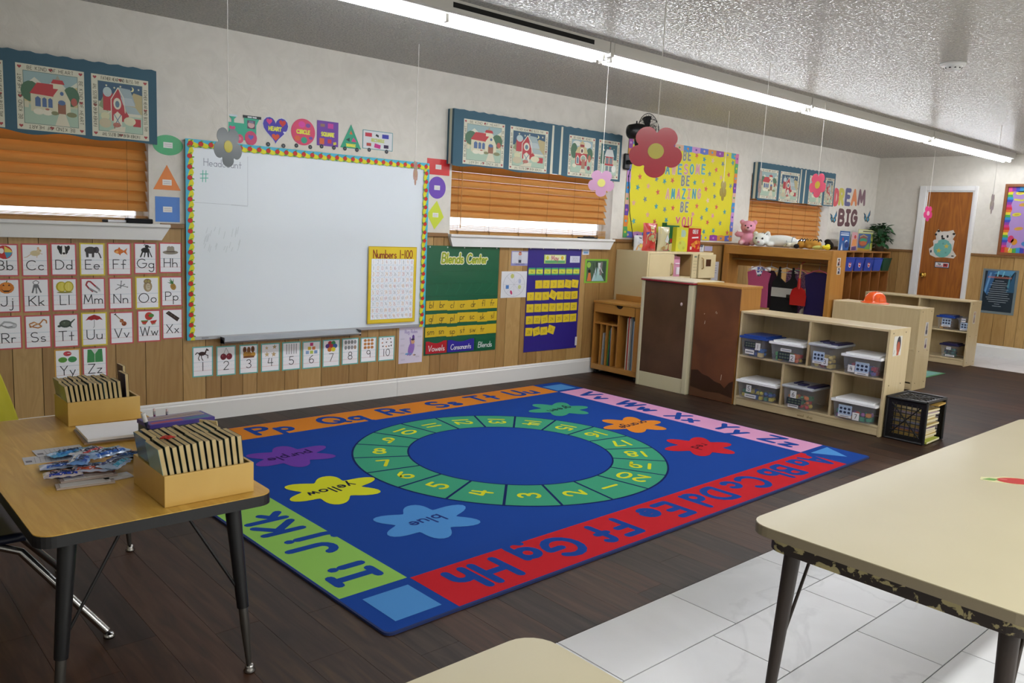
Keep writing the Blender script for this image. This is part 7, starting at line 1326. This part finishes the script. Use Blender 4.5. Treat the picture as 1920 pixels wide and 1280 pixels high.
# ---- chair at the left edge
t = thing('school_chair', 'dark navy school chair with chrome legs at the left edge', 'chair', (.33, -2.26, 0), 0); m_nv = M('141a2c', .4, spec=.4)
def seat(u, v): return (-.19+.38*u, -.19+.38*v, .345+.03*(2*u-1)**2*(u < .5)+.008*(2*v-1)**2)
b = MB(); b.grid(seat, 14, 10, m_nv); b.build('seat', t, solid=.02)
b = MB(); b.grid(lambda u, v: (-.2-.05*v, -.17+.34*u, .42+.24*v+.01*math.sin(PI*u)), 10, 8, m_nv); b.build('backrest', t, solid=.014)
for s_ in (-1, 1):
    b = MB(); y = s_*.15; b.tube([(-.22, y, .6), (-.19, y, .4), (-.15, y, .33), (.1, y, .325), (.18, y*1.1, .29), (.385, y*2.0, .02)], .0125, m_chr, 12); lg = b.build('front_leg', t)
    b = MB(); b.lathe([(0, 0), (.017, 0), (.018, .006), (.012, .016), (0, .018)], m_chr, c=(.39, y*2.03, 0), n=14); b.build('glide', lg)
    b = MB(); b.tube([(-.1, y*.9, .33), (-.16, y, .25), (-.28, y*1.15, .02)], .0125, m_chr, 12); lg = b.build('rear_leg', t)
    b = MB(); b.lathe([(0, 0), (.017, 0), (.018, .006), (.012, .016), (0, .018)], m_chr, c=(-.285, y*1.15, 0), n=14); b.build('glide', lg)
# ---- yellow tulle
t = thing('yellow_cape', 'yellow-green sheer cloth hanging at the left edge behind the table', 'cloth', (.28, -1.5, 0)); m_tl = M('c4bc30', .8, alpha=.88)
def cape(u, v):
    an = PI*(1.15+.75*u)-.3; r = .05+.36*(1-v)**1.1+.018*math.sin(u*38)*(1-v*.6); return (r*math.cos(an)*1.05, r*math.sin(an)*.55, .004+.98*v)
b = MB(); b.grid(lambda u, v: ((.18+.23*(1-v)**.6+.012*math.sin(u*44)*(1-v*.5))*math.cos(2*PI*u), (.03+.06*(1-v)+.01*math.sin(u*50))*math.sin(2*PI*u), .475+.525*v), 70, 14, m_tl); b.build('cloth', t)
b = MB(); b.tube([(0, 0, 0), (0, 0, 1.0)], .012, M('b8a060', .5), 8); b.build('stand_pole', t)

# ------------------------------------------------------------------ hanging paper flowers
def flower(lab, cpx, hpx, top, col, cc, yaw, wscale=1., layer=None):
    X, Y = top; yaw = -math.atan2(X, Y-CAMP.y)+math.radians(yaw)
    # depth is that of the string on the ceiling; centre from the photo
    p = hit(cpx[0], cpx[1], 1, Y); d = (p-CAMP).dot(_f); hh = hpx/FPX*d/2
    t = thing('paper_flower', lab, 'hanging flower', (X, Y, p.z), yaw, 'paper flowers hanging from the ceiling'); n = 90; pts = []
    for k in range(n):
        th = 2*PI*k/n; lobe = abs(math.cos(2.5*(th+PI/2)))**.38; r = hh*(.5+.52*lobe); pts.append((r*math.cos(th)*wscale, -r*math.sin(th)*-1))
    a = Art(); a.slab(pts, M(col, .22, spec=.5, coat=.5), .002); o = a.build('petals', t); mm = bas((0, 0, 0), 'A'); o.matrix_local = mm
    for s_ in (1, -1):
        a = Art(); a.slab([(hh*.3*math.cos(k*PI/12)*wscale, hh*.3*math.sin(k*PI/12)) for k in range(24)], M(cc, .25, coat=.5), .0012); o = a.build('flower_centre', t); mm = bas((0, -.0022 if s_ > 0 else .0002, 0), 'A'); 
        if s_ < 0: mm = Matrix.Rotation(PI, 4, 'Z') @ bas((0, -.0004, 0), 'A')
        o.matrix_local = mm
    b = MB(); b.tube([(0, .001, hh*.52), (0, .001, H-p.z-.001)], .0022, M('d4d0c8', .7), 6); b.build('string', t)
    return t
def ctop(px, py): q = fl(px, py, H); return q
flower('grey paper flower with an olive centre hanging over the whiteboard corner', (421, 274), 74, (hit(427, 120, 1, -.8).x, -.8), '5d6468', 'a89c28', 38, .86)
flower('dusty pink paper flower seen edge-on at the right of the whiteboard', (775, 323), 46, ctop(786, 82), 'b89c94', 'b8a888', 80)
flower('mauve paper flower with a yellow centre in front of the second window', (1129, 343), 50, ctop(1141, 122), 'bc8cae', 'd0cc6c', 12)
flower('big red paper flower with a pale yellow centre', (1234.5, 284), 96, ctop(1251, -20), 'b8263c', 'c8bc50', 8, 1.04)
flower('small olive brown flower seen nearly edge-on before the star board', (1357, 357), 38, ctop(1368, 208), '8c7c2c', '8c8034', 72)
flower('grey-pink flower seen edge-on before the third window', (1432, 345), 54, ctop(1445, 118), 'a08c80', 'a89478', 84)
flower('pink paper flower with a yellow centre before the third window', (1536, 347), 46, ctop(1549, 186), 'd0526c', 'c0a83c', -48, .95)
flower('small magenta flower before the far door', (1741.5, 400), 29, ctop(1754, 281), 'b82c64', 'c090a0', 60)
flower('pale yellow flower seen edge-on right of the far door', (1863, 382), 38, ctop(1879, 235), 'c0bc98', 'c8c49c', 80)

# ------------------------------------------------------------------ wall fan
p = wa(1173, 300); t = thing('wall_fan', 'black wall fan half hidden by the red flower', 'fan', (p[0], 0, p[1])); m_f = M('111113', .35, spec=.4)
b = MB(); b.box(-.04, .04, -.03, -.001, -.09, .06, m_f); b.build('wall_plate', t, bevel=.012)
mp_ = hit(1193, 246, 1, -.3)-Vector((p[0], 0, p[1])); cp_ = hit(1236, 244, 1, -.36)-Vector((p[0], 0, p[1])); ax = (cp_-mp_).normalized()
b = MB(); b.tube([(0, -.03, -.02), (.02, -.12, -.02), (mp_.x*.6, mp_.y*.8, mp_.z*.45), (mp_.x, mp_.y, mp_.z-.04)], [.022, .018, .018, .02], m_f, 10); b.build('arm', t)
b = MB(); b.tube([mp_-ax*.085, mp_-ax*.07, mp_+ax*.0, mp_+ax*.07, mp_+ax*.08], [.03, .062, .07, .06, .03], m_f, 18); b.tube([mp_+Vector((0, 0, .06)), mp_+Vector((0, 0, .09))], .007, m_f, 8); b.build('motor', t)
cc_ = mp_+ax*.13; s1 = ax.cross(Vector((0, 0, 1))).normalized(); s2 = ax.cross(s1)
b = MB()
for k in range(28):
    an = 2*PI*k/28; e = s1*math.cos(an)+s2*math.sin(an); b.tube([cc_-ax*.05+e*.03, cc_-ax*.045+e*.1, cc_-ax*.0+e*.15, cc_+ax*.045+e*.11, cc_+ax*.055+e*.02], .0016, m_f, 5, cap=False)
for rr, oo in ((.151, 0.), (.1, -.045), (.1, .047), (.05, .054)): b.tube([cc_+ax*oo+(s1*math.cos(q*PI/16)+s2*math.sin(q*PI/16))*rr for q in range(32)], .0028, m_f, 5, closed=True)
b.build('cage', t)
for k in range(3):
    an = 2*PI*k/3; b = MB(); b.grid(lambda u, v: tuple(cc_+(s1*math.cos(an+v*.9)+s2*math.sin(an+v*.9))*(.02+.11*u)+ax*(.02*v-.01)), 6, 6, M('2c2c30', .4)); b.build('blade', t, solid=.002)
q1, q2 = wa(1177, 330), wa(1181, 466)
b = MB(); b.tube([(q1[0]-.0, -.03, p[1]-.08), (q1[0], -.012, q1[1]), (q1[0]+.03, -.03, (q1[1]+q2[1])/2), (q2[0], -.03, ZS+.04), (q2[0], -.028, 1.2)], .004, m_f, 6); o = b.build('power_cord'); tag(o, 'black power cord running down beside the star board', 'cord')

# ------------------------------------------------------------------ far wall
def rectF(TL, BR): a_, b_ = fx(*TL, XF), fx(*BR, XF); return a_[0], b_[1], b_[0], a_[1]
y0, z0, y1, z1 = -1.60, 1.243+.02, -3.0, 2.131
t = thing('rainbow_board', 'lilac bulletin board with a rainbow border and brown frame at right edge', 'bulletin board', (XF, y0, z0)); W, Hh = y0-y1, z1-z0
def partF(art, name, par, x=-.006): o = art.build(name, parent=par); o.matrix_local = bas((x, 0, 0), 'F'); return o
b = MB()
for bx in ((0, -W, 0, .035), (0, -W, Hh-.035, Hh), (0, -.035, .035, Hh-.035), (-W, -W+.035, .035, Hh-.035)): b.box(-.03, -.0065, bx[0], bx[1], bx[2], bx[3], M('84502c', .5))
b.build('frame', t, bevel=.003)
a = Art(); a.box2(.03, .03, W-.03, Hh-.03, 'a486c0', .004); a.up()
rb = ['c8283c', 'cf6c28', 'd4c830', '4aa850', '2f8ac0', '3c44b0', '8a3c9c', 'c83c84']
def rbs(x, y, L_, ang, n):
    ca, sa = math.cos(math.radians(ang)), math.sin(math.radians(ang)); T = lambda u, v: (x+u*ca-v*sa, y+u*sa+v*ca)
    for k in range(n): u0, u1 = L_*k/n, L_*(k+1)/n; a.poly([T(u0, 0), T(u1, 0), T(u1, .06+.008*math.sin((k+1)*1.6)), T(u0, .06+.008*math.sin(k*1.6))], rb[k % 8])
rbs(.035, Hh-.035, Hh-.07, -90, 26); a.up(); rbs(.035, .035, W-.07, 0, 32); rbs(W-.035, Hh-.035, W-.07, 180, 32)
for (u, v, c) in ((.17, .76, 'd0cc40'), (.22, .62, 'd08c50'), (.16, .5, 'ccc840'), (.2, .33, 'd09058'), (.5, .7, 'd0cc40'), (.7, .5, 'd08c50'), (.5, .4, '58a8c8'), (.9, .65, 'ccc840'), (1.1, .4, 'd0cc40')): a.ell(u, v, .05, .022, c, rot=8); a.z += .0002; a.ell(u, v, .03, .01, 'b8a030', rot=8); a.z -= .0002
a.line([(.12, .68), (.2, .67), (.3, .73), (.4, .72)], .02, 'c8c848'); a.up(); a.ell(.13, .2, .035, .045, 'c83464'); a.ell(.17, .17, .035, .04, 'd08c2c'); a.line([(.15, .15), (.12, .06)], .008, 'd0d0d0'); a.ell(.3, .15, .05, .03, '3f7cb8'); a.poly([(.32, .42), (.36, .5), (.44, .46), (.4, .4)], '3a1c4c')
partF(a, 'paper', t)
y0, z0, y1, z1 = rectF((1845, 503), (1903, 592)); y0 -= .0; W, Hh = .40, z1-z0
a = Art(); a.box2(0, 0, W, Hh, M('8a9ca4', .25, .5), .003); a.up(); a.rect(.025, .03, W-.03, Hh-.025, '142430'); a.up(); a.pic('P 2f5c88 .08 .5 .14 .96 .4 .96 .2 .4;P 5c8cb8 .1 .5 .2 .92 .26 .92 .14 .45;P 4a84a8 .3 .9 .5 .98 .9 .98 .8 .86;P 24506c .7 .5 .9 .95 .94 .5;P 6cb0c4 .4 .84 .42 .96 .46 .96 .44 .84;P 6cb0c4 .55 .84 .58 .96 .62 .96 .58 .84;P 3a7488 .72 .6 .76 .9 .8 .9 .78 .6', 0, 0, W, Hh); a.up()
[a.line([(W*(.16+.045*k), Hh*.8), (W*(.175+.045*k), Hh*.84), (W*(.19+.045*k), Hh*.805)], .005, 'b86c5c') for k in range(15)]
for k in range(13): w = (.1, .16, .2, .15, .22, .2, .24, .22, .27, .24, .2, .06, .1)[k]/2; a.line([(W*.5-w, Hh*(.74-.047*k)), (W*.5+w, Hh*(.74-.047*k))], .0045, 'a8b4bc', cap=False)
a.place('framed_poster', (XF-.0062, y0, z0), 'F', 'dark blue poster with pale text in a silver frame on the far wall', 'poster')
# door pictures
y0, z0, y1, z1 = rectF((1745, 428), (1794, 486)); W, Hh = y0-y1, z1-z0
a = Art(); wt = 'c8c4bc'; a.slab([(W*x, Hh*y) for x, y in ((.25, .62), (.2, .85), (.28, .98), (.4, .9), (.6, .92), (.78, .97), (.88, .82), (.8, .66), (.86, .56), (.84, .3), (.98, .12), (.9, .02), (.6, .04), (.3, .02), (.1, .1), (.04, .3), (.18, .42), (.16, .55))], wt, .0015); a.up()
a.pic('E cfcac4 .52 .76 .22 .16;E 2a2a2a .3 .92 .05 .04;E 2a2a2a .22 .8 .04 .04;E 2a2a2a .82 .84 .05 .04;E 2c2c2c .44 .74 .035 .05;E 2c2c2c .62 .75 .035 .05;E 2a2628 .48 .67 .06 .035;E 6aa8a0 .5 .34 .31 .31;S c8b44c .62 .42 .1;S c8b44c .38 .26 .1;S 5a9088 .5 .5 .05;S 5a9088 .62 .2 .05;E cfcac4 .24 .56 .09 .07;E cfcac4 .78 .58 .09 .07;E 2a2a2a .12 .22 .03 .05;E 2a2a2a .86 .1 .05 .02', 0, 0, W, Hh)
a.place('puppy_cutout', (XF-.0135, y0, z0), 'F', 'spotted puppy cut-out holding a teal ball on the far door', 'wall decoration')
y0, z0, y1, z1 = rectF((1754, 490), (1780, 503)); W, Hh = y0-y1, z1-z0
a = Art(); a.box2(0, 0, W, Hh, '2c3c54', .0015); a.up(); a.rect(.008, .01, W-.008, Hh-.01, 'd0d0d4'); a.up(); a.text('large', W*.32, Hh*.55, Hh*.24, .005, '2c5c60', sx=.7, gap=.2); a.line([(W*.1, Hh*.3), (W*.52, Hh*.3)], .01, 'b04850'); a.rect(W*.58, Hh*.18, W*.9, Hh*.75, 'a82c34'); a.up(); a.rect(W*.64, Hh*.4, W*.8, Hh*.62, '3a2c34')
a.place('door_sign', (XF-.0135, y0, z0), 'F', 'small white sign with a red picture under the puppy', 'sign')
# floor mat by the far shelf
q = [fl(*pp, .003) for pp in ((1733, 710), (1735, 694), (1776, 701), (1745, 711))]
x0_, x1_ = 8.75, 9.75
a = Art(); pA = fl(1776, 701, 0); a.slab([(0, 0), (.5, 0), (.5, .7), (0, .7)], '4f8a5c', .004, '3a6a44'); a.up(); a.rect(.03, .03, .47, .67, '6c9c94'); a.up(); a.ell(.2, .2, .1, .08, '8ab0a0'); a.ell(.3, .45, .12, .1, '7c9080'); a.place('play_mat', (pA[0]-.5, pA[1]+.02, .0005), 'T', 'small green play mat on the floor before the far shelf', 'mat')
